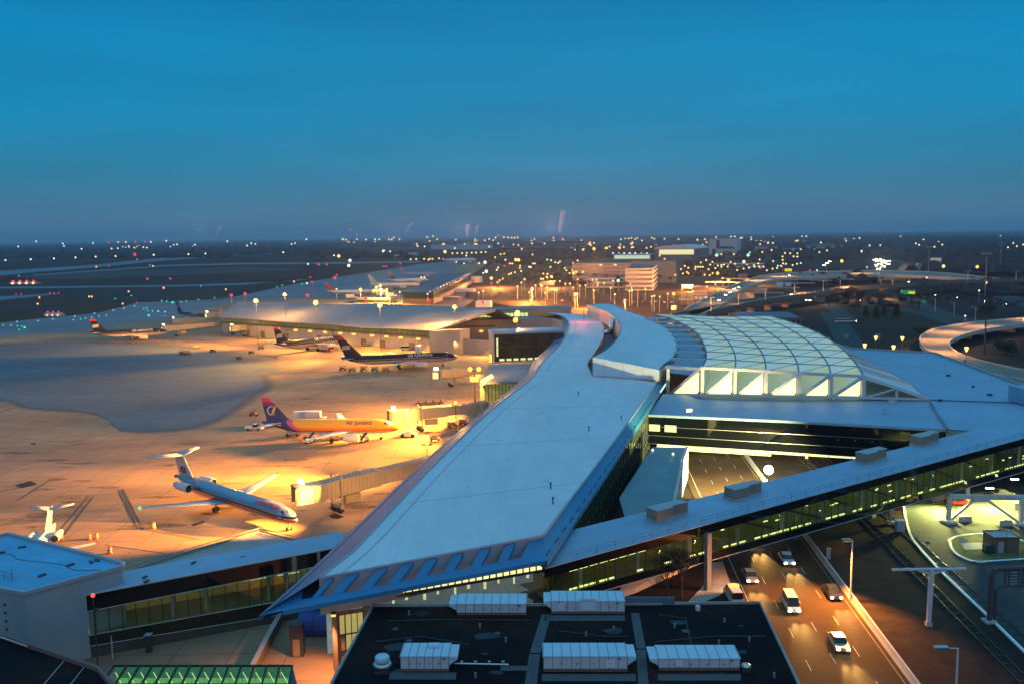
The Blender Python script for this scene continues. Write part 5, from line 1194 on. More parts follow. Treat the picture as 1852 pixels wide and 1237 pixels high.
# ================================================================== jet bridges
def jetway(label, root, cab, zf=3.6, wheels=True, look=None, hh=2.9, ww=2.7):
    zc = zf+hh/2; a, b = P(root[0], root[1], zc), P(cab[0], cab[1], zc); d = b-a; d.z = 0; L = d.length; d.normalize(); n = Vector((-d.y, d.x, 0)); ang = math.atan2(d.y, d.x)
    t = thing('jet_bridge', label, 'jet bridge', (a.x, a.y, 0), 0, 'jet bridges on the apron')
    at = lambda x, y, z: Vector((a.x+d.x*x+n.x*y, a.y+d.y*x+n.y*y, z))
    m1 = L*.55; mb = MB(); mb.box(at(m1/2, 0, zc), (m1, ww*.86, hh*.88), ang); tn = mb.build('tunnel', M['jetway'], t)
    mb = MB(); mb.box(at(m1+(L-m1)/2-1, 0, zc), (L-m1-1, ww, hh), ang); tn = mb.build('outer_tunnel', M['jetway'], t)
    rb = MB()
    for k in range(int(L/.95)):
        x = .6+k*.95
        if x < L-2: rb.box(at(x, 0, zc+(hh*.46 if x < m1 else hh*.52)), (.22, ww*.9, .22), ang); rb.box(at(x, -ww*(.44 if x < m1 else .51), zc), (.12, .08, hh*.86), ang); rb.box(at(x, ww*(.44 if x < m1 else .51), zc), (.12, .08, hh*.86), ang)
    rb.build('tunnel_rib', M['jetway'], tn)
    ca = ang if look is None else look; cd_ = Vector((math.cos(ca), math.sin(ca), 0)); cp = at(L-.6, 0, zc)
    MB().lathe((cp.x, cp.y, zf-.15), [(ww*.62,0),(ww*.66,.1),(ww*.66,hh),(ww*.5,hh+.25)], 14).build('cab_drum', M['jetway'], t)
    c2 = cp+cd_*2.3; cb = MB().box((c2.x, c2.y, zc), (2.8,ww*1.15,hh*1.02), ca).build('cab', M['jetway'], t)
    q = c2+cd_*1.42; MB().box((q.x, q.y, zc-.1), (.08,ww*.72,hh*.78), ca).build('lit_doorway', M['lit_cream'], cb)
    mb = MB(); cn2 = Vector((-cd_.y, cd_.x, 0))
    for sg in (-1, 1): mb.box(tuple(c2+cd_*1.7+cn2*sg*ww*.52), (.8,.25,hh), ca)
    mb.box(tuple(c2+cd_*1.7+Vector((0,0,hh*.5))), (.8,ww*1.2,.3), ca); mb.build('canopy_bellows', M['jetway_dark'], cb)
    q = c2+cd_*.6+Vector((0,0,hh*.5+.9)); MB().box(tuple(q), (.75,1.6,.8), ca).build('cab_lamp', M['jet_lamp'], cb); MB().tube(q-Vector((0,0,.9)), q-Vector((0,0,.3)), .08).build('lamp_stem', M['pole'], cb)
    w = at(L-5.5, 0, 0); mb = MB()
    for sg in (-1, 1): mb.tube(w+n*sg*(ww*.6)+Vector((0,0,1.0)), w+n*sg*(ww*.6)+Vector((0,0,zf+hh+.9)), .2)
    mb.box((w.x,w.y,1.3), (.7,ww*1.3,.7), ang); mb.box((w.x,w.y,zf-.2), (.5,ww*1.3,.35), ang); lc = mb.build('lift_column', M['jetway'], t)
    for sg in (-1, 1): q = w+n*sg*1.1; MB().tube(q+d*0+n*(-.3)+Vector((0,0,.65)), q+n*.3+Vector((0,0,.65)), .65, n=14).build('bogie_wheel', M['tyre'], lc)
    mb = MB(); q = at(L-9, 0, zf-1.3); mb.box(tuple(q), (3.6,1.3,1.5), ang); mb.build('equipment_box', M['jetway'], t)
    mb = MB(); mb.box(tuple(at(L*.6,-.9,zf-.28)), (L*.35,.25,.25), ang); mb.build('under_rail', M['jetway_dark'], t)
    q = at(0,0,0); MB().tube(q, q+Vector((0,0,zf)), .7, n=12).build('rotunda_leg', M['jetway'], t); MB().lathe((q.x,q.y,zf-.1), [(ww*.7,0),(ww*.7,hh),(ww*.4,hh+.3)], 14).build('rotunda', M['jetway'], t)
    return at(L-1,0,zf+hh+1.5)
def ang_to(u, v, u2, v2, z=4.5): a, b = P(u,v,z), P(u2,v2,z); return math.atan2(b.y-a.y, b.x-a.x)
JL = []
JL.append(jetway('big jet bridge with an open lit cab facing the striped silver airliner', (800,833), (566,890), look=ang_to(560,890,524,896), hh=3.3, ww=3.0))
JL.append(jetway('jet bridge docked at the nose of the yellow airliner', (872,735), (726,751), hh=3.0))
JL.append(jetway('empty jet bridge with its lit cab open towards the viewer', (893,668), (789,676), look=ang_to(785,676,765,690)))
JL.append(jetway('long low jet bridge reaching the lone navy airliner on the open apron', (402,585), (303,594)))
JL.append(jetway('long jet bridge with a lit empty cab behind the lone navy airliner', (404,577), (321,581)))
JL.append(jetway('short jet bridge with a lit cab at the left corner of the concourse'.replace('left corner','outer corner'), (505,586), (426,594)))
JL.append(jetway('jet bridge slanting down to the half hidden navy airliner', (668,591), (612,602.5)))
JL.append(jetway('short jet bridge at the small far navy airliner', (404,567), (379,570)))
# ================================================================== vehicles
def at_px(u, v): return P(u, v, 0)
def car(label, loc, ang, paint='veh_white', kind='car', group=None, lit=False, L=4.6):
    t = thing('parked_'+kind if not lit else kind, label, kind, (loc[0], loc[1], 0), ang, group)
    W = 1.8; h = {'car':1.45,'van':2.1,'pickup':1.75}[kind]; B = lambda mb, nm, m_, par=t: mb.build(nm, m_, par, False, True)
    prof = {'car':[(-.5,.35),(-.5,.85),(-.36,.95),(-.2,.97),(.2,.95),(.48,.80),(.5,.4)],'van':[(-.5,.35),(-.5,1.1),(-.2,1.1),(.3,1.1),(.46,.95),(.5,.4)],'pickup':[(-.5,.45),(-.5,1.0),(-.1,1.0),(.22,1.0),(.48,.95),(.5,.45)]}[kind]
    mb = MB(); n = len(prof); vs = [(x*L,-W/2,z) for x, z in prof]+[(x*L,W/2,z) for x, z in prof]; mb.add(vs, [tuple(range(n)), tuple(range(2*n-1,n-1,-1))]+[(i,(i+1) % n,n+(i+1) % n,n+i)[::-1] for i in range(n)]); B(mb, 'body', M[paint])
    x0, x1, x2, x3 = {'car':(-.36,-.22,.10,.26),'van':(-.49,-.47,.22,.40),'pickup':(-.06,-.03,.14,.26)}[kind]; zb = {'car':.95,'van':1.08,'pickup':.99}[kind]
    vs = [(x0*L,-W*.46,zb),(x3*L,-W*.46,zb),(x2*L,-W*.40,h),(x1*L,-W*.40,h)]; vs += [(x,-y,z) for x, y, z in vs]
    B(MB().add(vs, [(0,1,2,3),(7,6,5,4),(1,5,6,2),(0,3,7,4),(3,2,6,7)]), 'window', M['veh_glass']); B(MB().box(((x1+x2)/2*L,0,h+.02), ((x2-x1)*L*1.04,W*.82,.07)), 'roof', M[paint])
    for sx_ in (-.31,.31):
        for sg in (-1,1): B(MB().tube((sx_*L,sg*W*.38,.33),(sx_*L,sg*W*.51,.33), .33, n=12), 'wheel', M['tyre'])
    for sg in (-1,1):
        B(MB().box((.5*L,sg*W*.36,.66), (.06,.34 if lit else .3,.22 if lit else .16)), 'headlight', M['head_lamp'] if lit else M['panel_white']); B(MB().box((-.5*L,sg*W*.38,.74), (.06,.3,.18)), 'tail_light', M['tail_lamp'] if lit else M['veh_red'])
    return t
def boxtruck(label, loc, ang, paint='veh_white', group=None, L=6, hb=2.6, cabin='veh_white'):
    t = thing('service_truck', label, 'truck', (loc[0], loc[1], 0), ang, group); B = lambda mb, nm, m_: mb.build(nm, m_, t, False, True)
    B(MB().box((-L*.14,0,.75+hb/2), (L*.68,2.2,hb)), 'box_body', M[paint]); B(MB().prism([(L*.24,-1.05,2.3),(L*.42,-1.05,2.3),(L*.42,1.05,2.3),(L*.24,1.05,2.3)], [(L*.22,-1.05,.6),(L*.5,-1.05,.6),(L*.5,1.05,.6),(L*.22,1.05,.6)]), 'cab', M[cabin])
    B(MB().poly([(L*.475,-.95,1.2),(L*.475,.95,1.2),(L*.435,.95,2.15),(L*.435,-.95,2.15)]), 'windscreen', M['veh_glass']); B(MB().box((0,0,.6), (L*.95,1.0,.25)), 'chassis', M['steel_dark'])
    for sx_ in (-.3,.33):
        for sg in (-1,1): B(MB().tube((sx_*L,sg*.8,.45),(sx_*L,sg*1.1,.45), .45, n=12), 'wheel', M['tyre'])
    return t
def loader(label, loc, ang, zt=3.3):              # belt loader / stair truck with a sloping belt
    t = thing('belt_loader', label, 'belt loader', (loc[0], loc[1], 0), ang, 'belt loaders beside the yellow airliner'); B = lambda mb, nm, m_: mb.build(nm, m_, t, False, True)
    B(MB().prism([(-2.4,-.95,1.0),(1.0,-.95,1.0),(1.0,.95,1.0),(-2.4,.95,1.0)], .45), 'body', M['veh_white']); B(MB().prism([(-2.3,.1,1.9),(-1.4,.1,1.9),(-1.4,.9,1.9),(-2.3,.9,1.9)], 1.0), 'cab', M['veh_red'])
    B(MB().beam((-2.6,-.4,.9),(2.8,-.4,zt), .95, .22), 'belt', M['veh_black']); B(MB().beam((-2.6,-.92,1.0),(2.8,-.92,zt+.1), .12, .3), 'belt_rail', M['veh_white']); B(MB().beam((-2.6,.12,1.0),(2.8,.12,zt+.1), .12, .3), 'belt_rail', M['veh_white'])
    B(MB().box((3.0,-.4,zt+.55), (1.2,1.5,1.1)), 'head_canopy', mat('canvas_green', (.16,.20,.06), .8))
    for sx_ in (-1.8,.4):
        for sg in (-1,1): B(MB().tube((sx_,sg*.7,.4),(sx_,sg*1.0,.4), .4, n=12), 'wheel', M['tyre'])
    for sg in (-1,1): B(MB().box((-2.65,sg*.7,.8), (.1,.3,.25)), 'tail_light', M['tail_lamp'])
    return t
def tug(label, loc, ang, paint='veh_white'):
    t = thing('pushback_tug', label, 'tug', (loc[0], loc[1], 0), ang); B = lambda mb, nm, m_: mb.build(nm, m_, t, False, True)
    B(MB().prism([(-2.4,-1.1,1.15),(2.4,-1.1,1.0),(2.4,1.1,1.0),(-2.4,1.1,1.15)], .4), 'body', M[paint]); B(MB().prism([(-.9,-.9,1.9),(.4,-.9,1.9),(.4,.9,1.9),(-.9,.9,1.9)], 1.1), 'cab', M[paint]); B(MB().box((-.25,0,1.55), (1.36,1.5,.4)), 'cab_window', M['veh_glass'])
    for sx_ in (-1.4,1.4):
        for sg in (-1,1): B(MB().tube((sx_,sg*.85,.55),(sx_,sg*1.18,.55), .55, n=14), 'wheel', M['tyre'])
    B(MB().beam((2.4,0,.6),(4.2,0,.6), .14), 'tow_bar', M['pole']); return t
def cart(label, loc, ang, paint='jetway_dark', roof=True, group=None):
    t = thing('baggage_cart', label, 'baggage cart', (loc[0], loc[1], 0), ang, group); B = lambda mb, nm, m_: mb.build(nm, m_, t, False, True)
    B(MB().box((0,0,.6), (2.8,1.5,.16)), 'bed', M['steel_dark'])
    for sx_ in (-1.3,1.3):
        for sg in (-1,1): B(MB().box((sx_,sg*.68,1.25), (.1,.1,1.3)), 'corner_post', M['pole'])
    if roof: B(MB().prism([(-1.45,-.8,1.98),(1.45,-.8,1.98),(1.45,.8,1.98),(-1.45,.8,1.98)], 1.88), 'roof', M[paint])
    B(MB().box((-.2,.1,1.05), (2.0,1.1,.75)), 'load', M['brick_tan' if roof else 'steel_dark'])
    for sx_ in (-.95,.95):
        for sg in (-1,1): B(MB().tube((sx_,sg*.55,.28),(sx_,sg*.75,.28), .28, n=10), 'wheel', M['tyre'])
    B(MB().beam((1.4,0,.5),(2.2,0,.35), .07), 'drawbar', M['pole']); return t
hA = AJP.t.rotation_euler.z; hB = hA+math.pi/2
car('white pickup parked behind the blue tail of the yellow airliner', at_px(460,777), hA-.1, 'veh_white', 'pickup', L=5.2)
cart('brown baggage cart standing alone beyond the white pickup', at_px(459,752), hA, 'brick_tan')
boxtruck('small white truck under the tail of the yellow airliner', at_px(531,788), hA+math.pi, L=4.6, hb=1.3)
loader('belt loader raised to the rear hold of the yellow airliner', at_px(562,799), hB-.25, 3.0)
loader('belt loader raised to the forward hold of the yellow airliner', at_px(659,797), hB-.25, 3.0)
tug('white pushback tug in front of the yellow airliner', at_px(738,790), hA+math.pi)
boxtruck('white catering truck behind the middle of the yellow airliner', at_px(573,768), hA, L=6.5, hb=3.4)
boxtruck('smaller white lift truck behind the tail end of the yellow airliner', at_px(548,767), hA+.1, L=5, hb=3.2)
cart('red trimmed cart near the lamp post by the hall eave', at_px(787,797), hA, 'veh_red')
cart('pale equipment cart under the jet bridge of the yellow airliner', at_px(818,772), hA+.6, 'veh_white')
cart('pale ground power unit cart close to the hall eave', at_px(838,768), hA-.4, 'veh_white')
def rack(label, loc, ang, L=8):
    t = thing('dolly_rack', label, 'dolly', (loc[0], loc[1], 0), ang); B = lambda mb, nm, m_: mb.build(nm, m_, t, False, True)
    B(MB().box((0,0,.6), (L,2.2,.25)), 'frame', M['bark']); 
    for k in range(4): B(MB().box((-L*.4+k*L*.27,0,1.15), (.2,2.3,.9)), 'stake', M['bark'])
    for sx_ in (-.35,.35):
        for sg in (-1,1): B(MB().tube((sx_*L,sg*.9,.3),(sx_*L,sg*1.1,.3), .3, n=10), 'wheel', M['tyre'])
rack('long dark stake dolly beyond the jet bridge of the yellow airliner', at_px(777,732), hA+.25, 9)
for k, (u, v, lab, pt) in enumerate(((620,670,'first dark cart of the train below the tail of the longest navy airliner','jetway_dark'),(637,672,'pale topped cart of the train next to its first dark cart','veh_silver'),(658,671,'dark loaded cart in the middle of the baggage train','steel_dark'),(678,671.5,'pale topped cart of the train behind the green wing light','veh_silver'),(698,671.5,'last pale topped cart of the train towards the engine','veh_silver'))): cart(lab, at_px(u,v), hA+.02, pt, True, 'baggage train beside the longest navy airliner')
car('white van parked behind the longest navy airliner', at_px(734,633), hA+.2, 'veh_white', 'van', L=5.4)
boxtruck('white catering truck behind the nose of the longest navy airliner', at_px(757,640), hB, L=7, hb=3.3)
boxtruck('dark truck beside the white van at the foot of the concourse', at_px(752,627), hA, 'brick_tan', L=6)
boxtruck('white and red fuel truck under the half hidden navy airliner', at_px(592,635), hA-.5, 'veh_white', L=7, hb=2.0, cabin='veh_red')
for u, v, lab in ((330,641,'first of two dark carts on the open apron'),(340,642,'second of two dark carts on the open apron'),(472,632,'brown cart behind the tail of the half hidden navy airliner'),(455,640,'dark low cart alone between two navy airliners'),(356,630,'dark cart by the nose wheel of the lone navy airliner'),(433,650,'small dark cart standing alone on open concrete'),(385,637,'low dark trailer on the apron by the short jet bridge')): cart(lab, at_px(u,v), hA+.2*(u % 3), 'jetway_dark', u % 2 == 0)
car('dark car with lit lamps under the short lit jet bridge', at_px(447,608), hA+math.pi, 'veh_black', 'car')
for u, v, lab in ((480,610,'white van by the concourse foot near the short jet bridge'),(660,621,'silver van at the concourse foot behind the red tipped tail'),(690,624,'dark van at the concourse foot beside the amber lamps')): car(lab, at_px(u,v), hA+.1, ('veh_white','veh_silver','veh_black')[u % 3], 'van', L=5.2)
for u, v, lab in ((662,627,'tan cart by the silver van'),(676,618,'tan cart under the third amber lamp'),(500,612,'tan cart near the second service door'),(640,612,'tan cart in front of a service door'),(795,622,'tan cart under the link building lamps'),(820,618,'tan cart beside the link building wall'),(540,610,'tan cart by the concourse wall lamps')): cart(lab, at_px(u,v), hA+.3, 'brick_tan')
# rows of vehicles with red beacons out on the airfield
def beacons(label, u, v, n, du):
    t = thing('airfield_work_truck', label, 'truck', P(u,v,0)); a = t.location
    s_ = HCAM*F/((v-431)*F)*1.0; B = lambda mb, nm, m_: mb.build(nm, m_, t)
    w = (P(u+du,v,0)-P(u,v,0)).length
    B(MB().box(a+Vector((w/2,0,1.4)), (w,3,2.2)), 'box_body', M['veh_white']); B(MB().box(a+Vector((w*1.06,0,1.1)), (w*.16,2.6,1.8)), 'cab', M['veh_silver'])
    for k in range(4): B(MB().tube(a+Vector((w*(.1+.27*k),-1.5,.5)), a+Vector((w*(.1+.27*k),1.5,.5)), .5), 'axle', M['tyre'])
    for k in range(n):
        B(MB().ball(a+Vector((w*(k+.5)/n,0,3.4)), .9*w/18), 'beacon', M['lamp_red']); B(MB().ball(a+Vector((w*(k+.5)/n,-1.6,1.0)), .8*w/18), 'work_lamp', M['lamp_gold'])
beacons('white work truck with red beacons on the grass beside the near taxiway', 82, 573, 3, 27); beacons('white work truck with red beacons and lamps beside the far runway', 18, 514.5, 4, 42)
# orange safety barrels
for u, v in ((278,955),(111,976),(175,974),(199,1000),(163,975)):
    q = P(u,v,0); t = thing('safety_barrel', 'orange safety barrel standing on the apron near the regional jet', 'barrel', q, 0, 'orange barrels on the apron'); MB().lathe(q, [(.5,0),(.5,.12),(.36,.14),(.34,.75),(.28,1.15),(.1,1.2)], 12).build('barrel_body', M['safety_orange'], t)
    for z in (.42,.8): MB().lathe(q, [(.355,z),(.345,z+.14)], 12).build('band', M['panel_white'], t)
    MB().box(q+Vector((0,0,1.3)), (.16,.1,.2)).build('warning_lamp', M['lamp_red'], t)
# ================================================================== elevated ramps
def ramp(name, label, near, farl, z, piers, mdeck='deck', th=2.0, n=36, mface='deck', off=None, pier_w=2.2):
    A = smoothline(px(near, z), n)
    if off:
        B = []
        for i, p in enumerate(A): t = A[min(i+1,n-1)]-A[max(i-1,0)]; t.normalize(); B.append(p+Vector((-t.y,t.x,0))*off)
    else: B = smoothline(px(farl, z), n)
    t = thing(name, label, 'ramp', (A[n//2].x, A[n//2].y, 0)); dn = lambda L, h: [p+Vector((0,0,h)) for p in L]
    MB().loft(dn(A,-.9), dn(B,-.9)).loft(dn(A,-th), dn(B,-th)).build('deck', M[mdeck], t)
    MB().loft(A, dn(A,-th)).loft(dn(A,0), [a.lerp(b,.03) for a, b in zip(A,B)]).loft([a.lerp(b,.03) for a, b in zip(A,B)], dn([a.lerp(b,.03) for a, b in zip(A,B)],-.9)).build('parapet', M[mface], t)
    MB().loft(B, dn(B,-th)).loft(B, [b.lerp(a,.03) for a, b in zip(A,B)]).loft([b.lerp(a,.03) for a, b in zip(A,B)], dn([b.lerp(a,.03) for a, b in zip(A,B)],-.9)).build('parapet', M[mface], t)
    for f in piers:
        i = f*(n-1); k = int(i); q = i-k; k2 = min(k+1, n-1); p = A[k].lerp(A[k2], q).lerp(B[k].lerp(B[k2], q), .5); d = (A[k2]-A[k]); w = (A[k]-B[k]).length
        mb = MB(); mb.box((p.x,p.y,(z-th)/2), (pier_w,w*.35,z-th), math.atan2(d.y,d.x)); mb.box((p.x,p.y,z-th-.5), (pier_w*1.1,w*.85,1.0), math.atan2(d.y,d.x)); mb.build('pier_column', M['concrete'], t)
    return t, A, B
mat('ramp_dark', (.15,.115,.09), .85, noise=.2, nscale=.1)
_, RA, RA2 = ramp('highway_ramp', 'pale upper ramp curving across far behind the vault', [(1262,572),(1316,544),(1330,531),(1347,520),(1375,511),(1395,506),(1430,502.5),(1500,499.5),(1560,497),(1637,497.5),(1715,501.5),(1770,506)], [(1236,560),(1257,548),(1292,531),(1330,514),(1375,498.5),(1413,494),(1480,491),(1560,489.2),(1600,489.4),(1676,491.2),(1734,495.2),(1808,504)], 9, (.2,.3,.4,.5,.58,.66,.74,.82,.9), mface='pale_concrete', th=3.0)
_, RBm, RBf = ramp('highway_ramp', 'dark lower ramp crossing in front of the pale one', [(1230,575),(1257,568.6),(1312,556.5),(1361,546),(1413,537.5),(1465,530.6),(1560,518.5),(1656,512.5),(1734,508),(1850,505),(1960,503)], None, 9, (.2,.24,.29,.34,.45,.55,.62,.7,.8,.93), off=12, th=3.0, mdeck='ramp_dark', mface='ramp_dark', pier_w=2.6)
_, RC, RC2 = ramp('highway_ramp', 'amber lit ramp bending in a tight curve beside the flat roofed wing', [(1990,563),(1852,574),(1766,581),(1698,591.6),(1668,603.5),(1663,615.5),(1675,631),(1713,650),(1783,672),(1852,686),(1990,712)], [(1990,572),(1852,585),(1766,598),(1729,610),(1718,618),(1722,628),(1742,640),(1785,653),(1852,667),(1990,692)], 5.5, (.08,.17,.26,.4,.52,.64,.76,.88), mface='pale_concrete', n=60)
# ------------------------------------------------------------------ lamp posts
def lamp_post(label, base, h, arm, glowm, group=None, name='street_lamp', pm='pole', r=.1, head=(1.0,.35,.2), double=False):
    t = thing(name, label, 'street lamp', (base[0], base[1], base[2]), 0, group); b = Vector(base)
    MB().tube(b, b+Vector((0,0,h)), r*1.3, r*.8, n=8).build('pole', M[pm], t)
    for sg in ((-1,1) if double else (1,)):
        e = b+Vector((arm[0]*sg, arm[1]*sg, h)); mb = MB(); mb.beam(b+Vector((0,0,h-.05)), e, .09); mb.build('arm', M[pm], t)
        hd = MB().box(e+Vector((0,0,.05)), head, math.atan2(arm[1],arm[0])).build('lamp_head', M['metal'], t); MB().box(e-Vector((0,0,head[2]/2-.03)), (head[0]*.8,head[1]*.8,.06), math.atan2(arm[1],arm[0])).build('lens', M[glowm], hd)
    return t
for k, (u, v0, v1) in enumerate(((1290,539,563),(1333,530,552),(1384,522,541),(1446,513,532),(1487,508,527),(1522,506,524),(1609,501,516),(1764,490,507),(1848,490,505))):
    d = ray(u, v1); best = min(RBm, key=lambda p: abs((p-CAM).normalized().dot(Rr)-d.normalized().dot(Rr))); h = Zv(best, v0)-9
    lamp_post('pale double armed lamp post standing on the dark ramp', (best.x, best.y, 8.1), h+.9, (2.2,.3), 'metal', 'lamp posts along the dark ramp', pm='steel_white', r=.22, head=(1.6,.7,.3), double=True)
def high_mast(label, u, v0, v1, glowm='metal', group=None):
    p = P(u, v1, 0); h = Zv(p, v0); return lamp_post(label, p, h, (2.4,0), glowm, group, 'high_mast', r=.25, head=(2.2,1.0,.5), double=True)
high_mast('tall dark mast rising behind the pale ramp beside the white billboard', 1678, 447, 512); high_mast('tall dark mast standing before the amber lit curve', 1781, 459, 545); high_mast('tall thin mast in the dark woods beyond the ramps', 1808, 440, 495)
high_mast('dark mast in front of both ramps near the yellow sign', 1415, 480, 512); high_mast('dark mast crossing the pale ramp near its middle', 1494, 478, 520); high_mast('dark mast beside the orange lit span of the dark ramp', 1592, 484, 522)
for k, (u, v0, v1) in enumerate(((1691,540,564),(1725,547,572),(1764,556,580),(1671,535,552))): 
    p = P(u, v1, 0); lamp_post('single armed lamp post on the slip road below the ramps', p, Zv(p, v0), (-2.0,0), 'metal', 'lamp posts on the slip road', pm='steel_white', r=.14, head=(1.2,.5,.25))
p = P(1780,640,0); t = thing('dark_pole', 'thick dark pole standing in the brown verge inside the curve', 'pole', p); MB().tube(p, (p.x,p.y,Zv(p,577)), .42, .3).build('shaft', M['pole_dark'], t); MB().box((p.x,p.y,Zv(p,577)), (.9,.9,.3)).build('pole_cap', M['pole_dark'], t)
for k, (u, v, vb, lab) in enumerate(((1564,626,640,'low torch lamp behind the flat roof next to the vault'),(1584,612,636,'taller torch lamp behind the flat roof by the pale square sign'),(1616,629,641,'low torch lamp behind the middle of the flat roof parapet'),(1632,613,640,'thin torch lamp behind the parapet next to the curve'),(1748,632,662,'torch lamp standing on the amber lit ramp'),(1568,484,500,'torch lamp on the pale ramp near the highway headlights'),(1784,512,530,'bright torch lamp beside the dark ramp'))):
    p = P(u, v, 9.0); t = thing('torch_lamp', lab, 'street lamp', (p.x,p.y,0)); q = 55*1.0*(p.length/F)
    MB().tube((p.x,p.y,0), (p.x,p.y,8.2), .14).build('pole', M['pole'], t); MB().lathe((p.x,p.y,8.1), [(.25,0),(.75,1.4),(.8,1.7),(.5,1.9)], 10).build('glowing_bowl', M['lamp_gold'], t)
# main road lamps, T-shaped post and yard furniture
p = P(1537,1087,0); h = Zv(p, 976); lamp_post('amber lit lamp post behind the barrier of the main road', p+Vector((.1,0,0)), h, (-.9,0), 'lamp_amber', None, pm='steel_white', r=.13, head=(1.3,.6,.28)); spot('road_light', (p.x-1.0,p.y,h-.25), (p.x-8,p.y-6,0), 80000, (1,.34,.045), 150, .3, .5)
p = P(1727,1290,0); h = Zv(p, 1171); lamp_post('unlit lamp post with a short arm rising from the bottom of the view', p, h, (-1.9,0), 'metal', None, pm='steel_white', r=.12, head=(1.5,.65,.3))
p = P(1679,1131,0); h = Zv(p, 1030); t = thing('catenary_post', 'white T shaped post with a long crossbar between the railway tracks', 'catenary post', p)
mb = MB(); mb.prism([p+Vector((-.2,-.2,h)), p+Vector((.45,-.2,h)), p+Vector((.45,.2,h)), p+Vector((-.2,.2,h))], [tuple(p+Vector((-.25,-.25,.5))), tuple(p+Vector((.25,-.25,.5))), tuple(p+Vector((.25,.25,.5))), tuple(p+Vector((-.25,.25,.5)))]); mb.build('post', M['steel_white'], t); MB().box(p+Vector((0,0,.3)), (.8,.8,.6)).build('footing', M['concrete'], t)
a, b = P(1616,1031,h+.15), P(1748,1028,h+.15); b.y = a.y+(b.y-a.y)*.4
mb = MB(); mb.prism([Vector((a.x,p.y-.2,h+.25)), Vector((b.x,p.y-.2,h+.25)), Vector((b.x,p.y+.2,h+.25)), Vector((a.x,p.y+.2,h+.25))], [(a.x,p.y-.2,h), (b.x,p.y-.2,h), (b.x,p.y+.2,h), (a.x,p.y+.2,h)]); mb.beam((p.x-1.8,p.y,h), (p.x,p.y,h-.6), .25); mb.beam((p.x+1.9,p.y,h), (p.x+.2,p.y,h-.6), .25); mb.build('crossbar', M['steel_white'], t)
for f in (.12,.82): MB().tube((a.x+(b.x-a.x)*f,p.y,h+.2), (a.x+(b.x-a.x)*f,p.y,h+.6), .06).build('insulator', M['steel_dark'], t)
# globe lamp under the terminal, yard floodlight under the bridge
p = P(1390,850,7.0); t = lamp_post('brilliant white green street lamp shining beyond the glass bridge', (p.x,p.y,0), 6.6, (0,-.5), 'street_globe', r=.12); MB().ball(p+Vector((0,0,.1)), .95, 14).build('globe', M['street_globe'], t); spot('street_light', p+Vector((0,1.4,-.3)), p+Vector((-6,20,-12)), 300000, (1,.86,.34), 118, .4, .35)
for u, v, lab in ((1482,857,'short lamp with an amber glow behind the glass bridge roof'),(1459,825,'thin lamp post reflected beside the dark glass front')):
    q = P(u, v, 5.5); t = thing('small_lamp', lab, 'lamp', (q.x,q.y,0)); MB().tube((q.x,q.y,0), (q.x,q.y,5.2), .09).build('pole', M['pole_dark'], t); MB().box(q, (.45,.45,.9)).build('lamp_body', M['lamp_gold'], t)
# white truss legs carrying the bridge
tr0, tr1 = P(1715,944,0), P(1846,948,0); t = thing('truss_support', 'white steel cross braced legs carrying the glass bridge over the yard', 'support', (tr0.x,tr0.y,0)); hz = 4.9
z1 = Zv(tr0, 897); mid = (tr0+tr1)/2+Vector((-1.0,0,0)); dd = (tr1-tr0)
mb = MB()
for q in (tr0, tr1): mb.box((q.x,q.y,hz/2), (.7,.7,hz))
for q in (tr0+Vector((-3,14,0)), tr1+Vector((-3,14,0))): mb.box((q.x,q.y,hz/2), (.7,.7,hz))
SPLIT.update(('leg','footing_pad','diagonal','tie_beam')); mb.build('leg', M['steel_white'], t)
mb = MB(); mb.beam((tr0.x,tr0.y,z1), (tr1.x+3,tr1.y,z1), .8, .8); mb.build('tie_beam', M['steel_white'], t); MB().box((mid.x,mid.y-.45,z1), (3.0,.2,1.4)).build('gusset_plate', M['steel_white'], t)
mb = MB(); mb.beam((tr0.x+.5,tr0.y,.5), (mid.x-1,mid.y,z1-.3), .45); mb.beam((tr1.x-.5,tr1.y,.5), (mid.x+1,mid.y,z1-.3), .45); mb.beam((mid.x+1,mid.y,z1+.3), (tr1.x-1.5,tr1.y,hz+.6), .45); mb.beam((mid.x-1,mid.y,z1+.3), (tr0.x+2.6,tr0.y,hz), .45); mb.build('diagonal', M['steel_white'], t)
mb = MB()
for q in (tr0, tr1): mb.lathe((q.x,q.y,0), [(1.5,0),(1.5,.35),(1.2,.55)], 14)
mb.build('footing_pad', M['pale_concrete'], t)
for (u, v) in ((1790,884),(1835,868),(1700,888)):
    q = P(u, v, 3.9); q.z = 4.1; mb = MB().box(q, (1.5,.4,.16)); mb.build('flood_lamp', M['street_globe'], t); spot('yard_light', q-Vector((0,.8,.2)), q-Vector((1,3,6)), 38000, (1,.95,.24), 155, .5, .5)
for u, v, lab in ((1743,942,'white concrete block beside the first bridge leg'),(1817,949,'white concrete block beside the far bridge leg'),(1697,905,'low white block behind the first bridge leg'),(1843,918,'pale crate block stacked at the edge of the yard')):
    q = P(u, v, 0); t = thing('concrete_block', lab, 'concrete block', q); MB().prism([q+Vector((-1.15,-.5,1.1)), q+Vector((1.15,-.5,1.1)), q+Vector((1.15,.5,1.1)), q+Vector((-1.15,.5,1.1))], [tuple(q+Vector((-1.3,-.6,0))), tuple(q+Vector((1.3,-.6,0))), tuple(q+Vector((1.3,.6,0))), tuple(q+Vector((-1.3,.6,0)))]).build('block_body', M['pale_concrete'], t); MB().box(q+Vector((0,0,1.13)), (.3,.2,.1)).build('lifting_eye', M['steel_dark'], t)
car('red car parked in the lit yard behind the bridge legs', P(1731,912,0), .03, 'veh_red', 'car', L=4.6)
car('dark car parked at the back of the lit yard', P(1812,897,0), .1, 'veh_black', 'car')
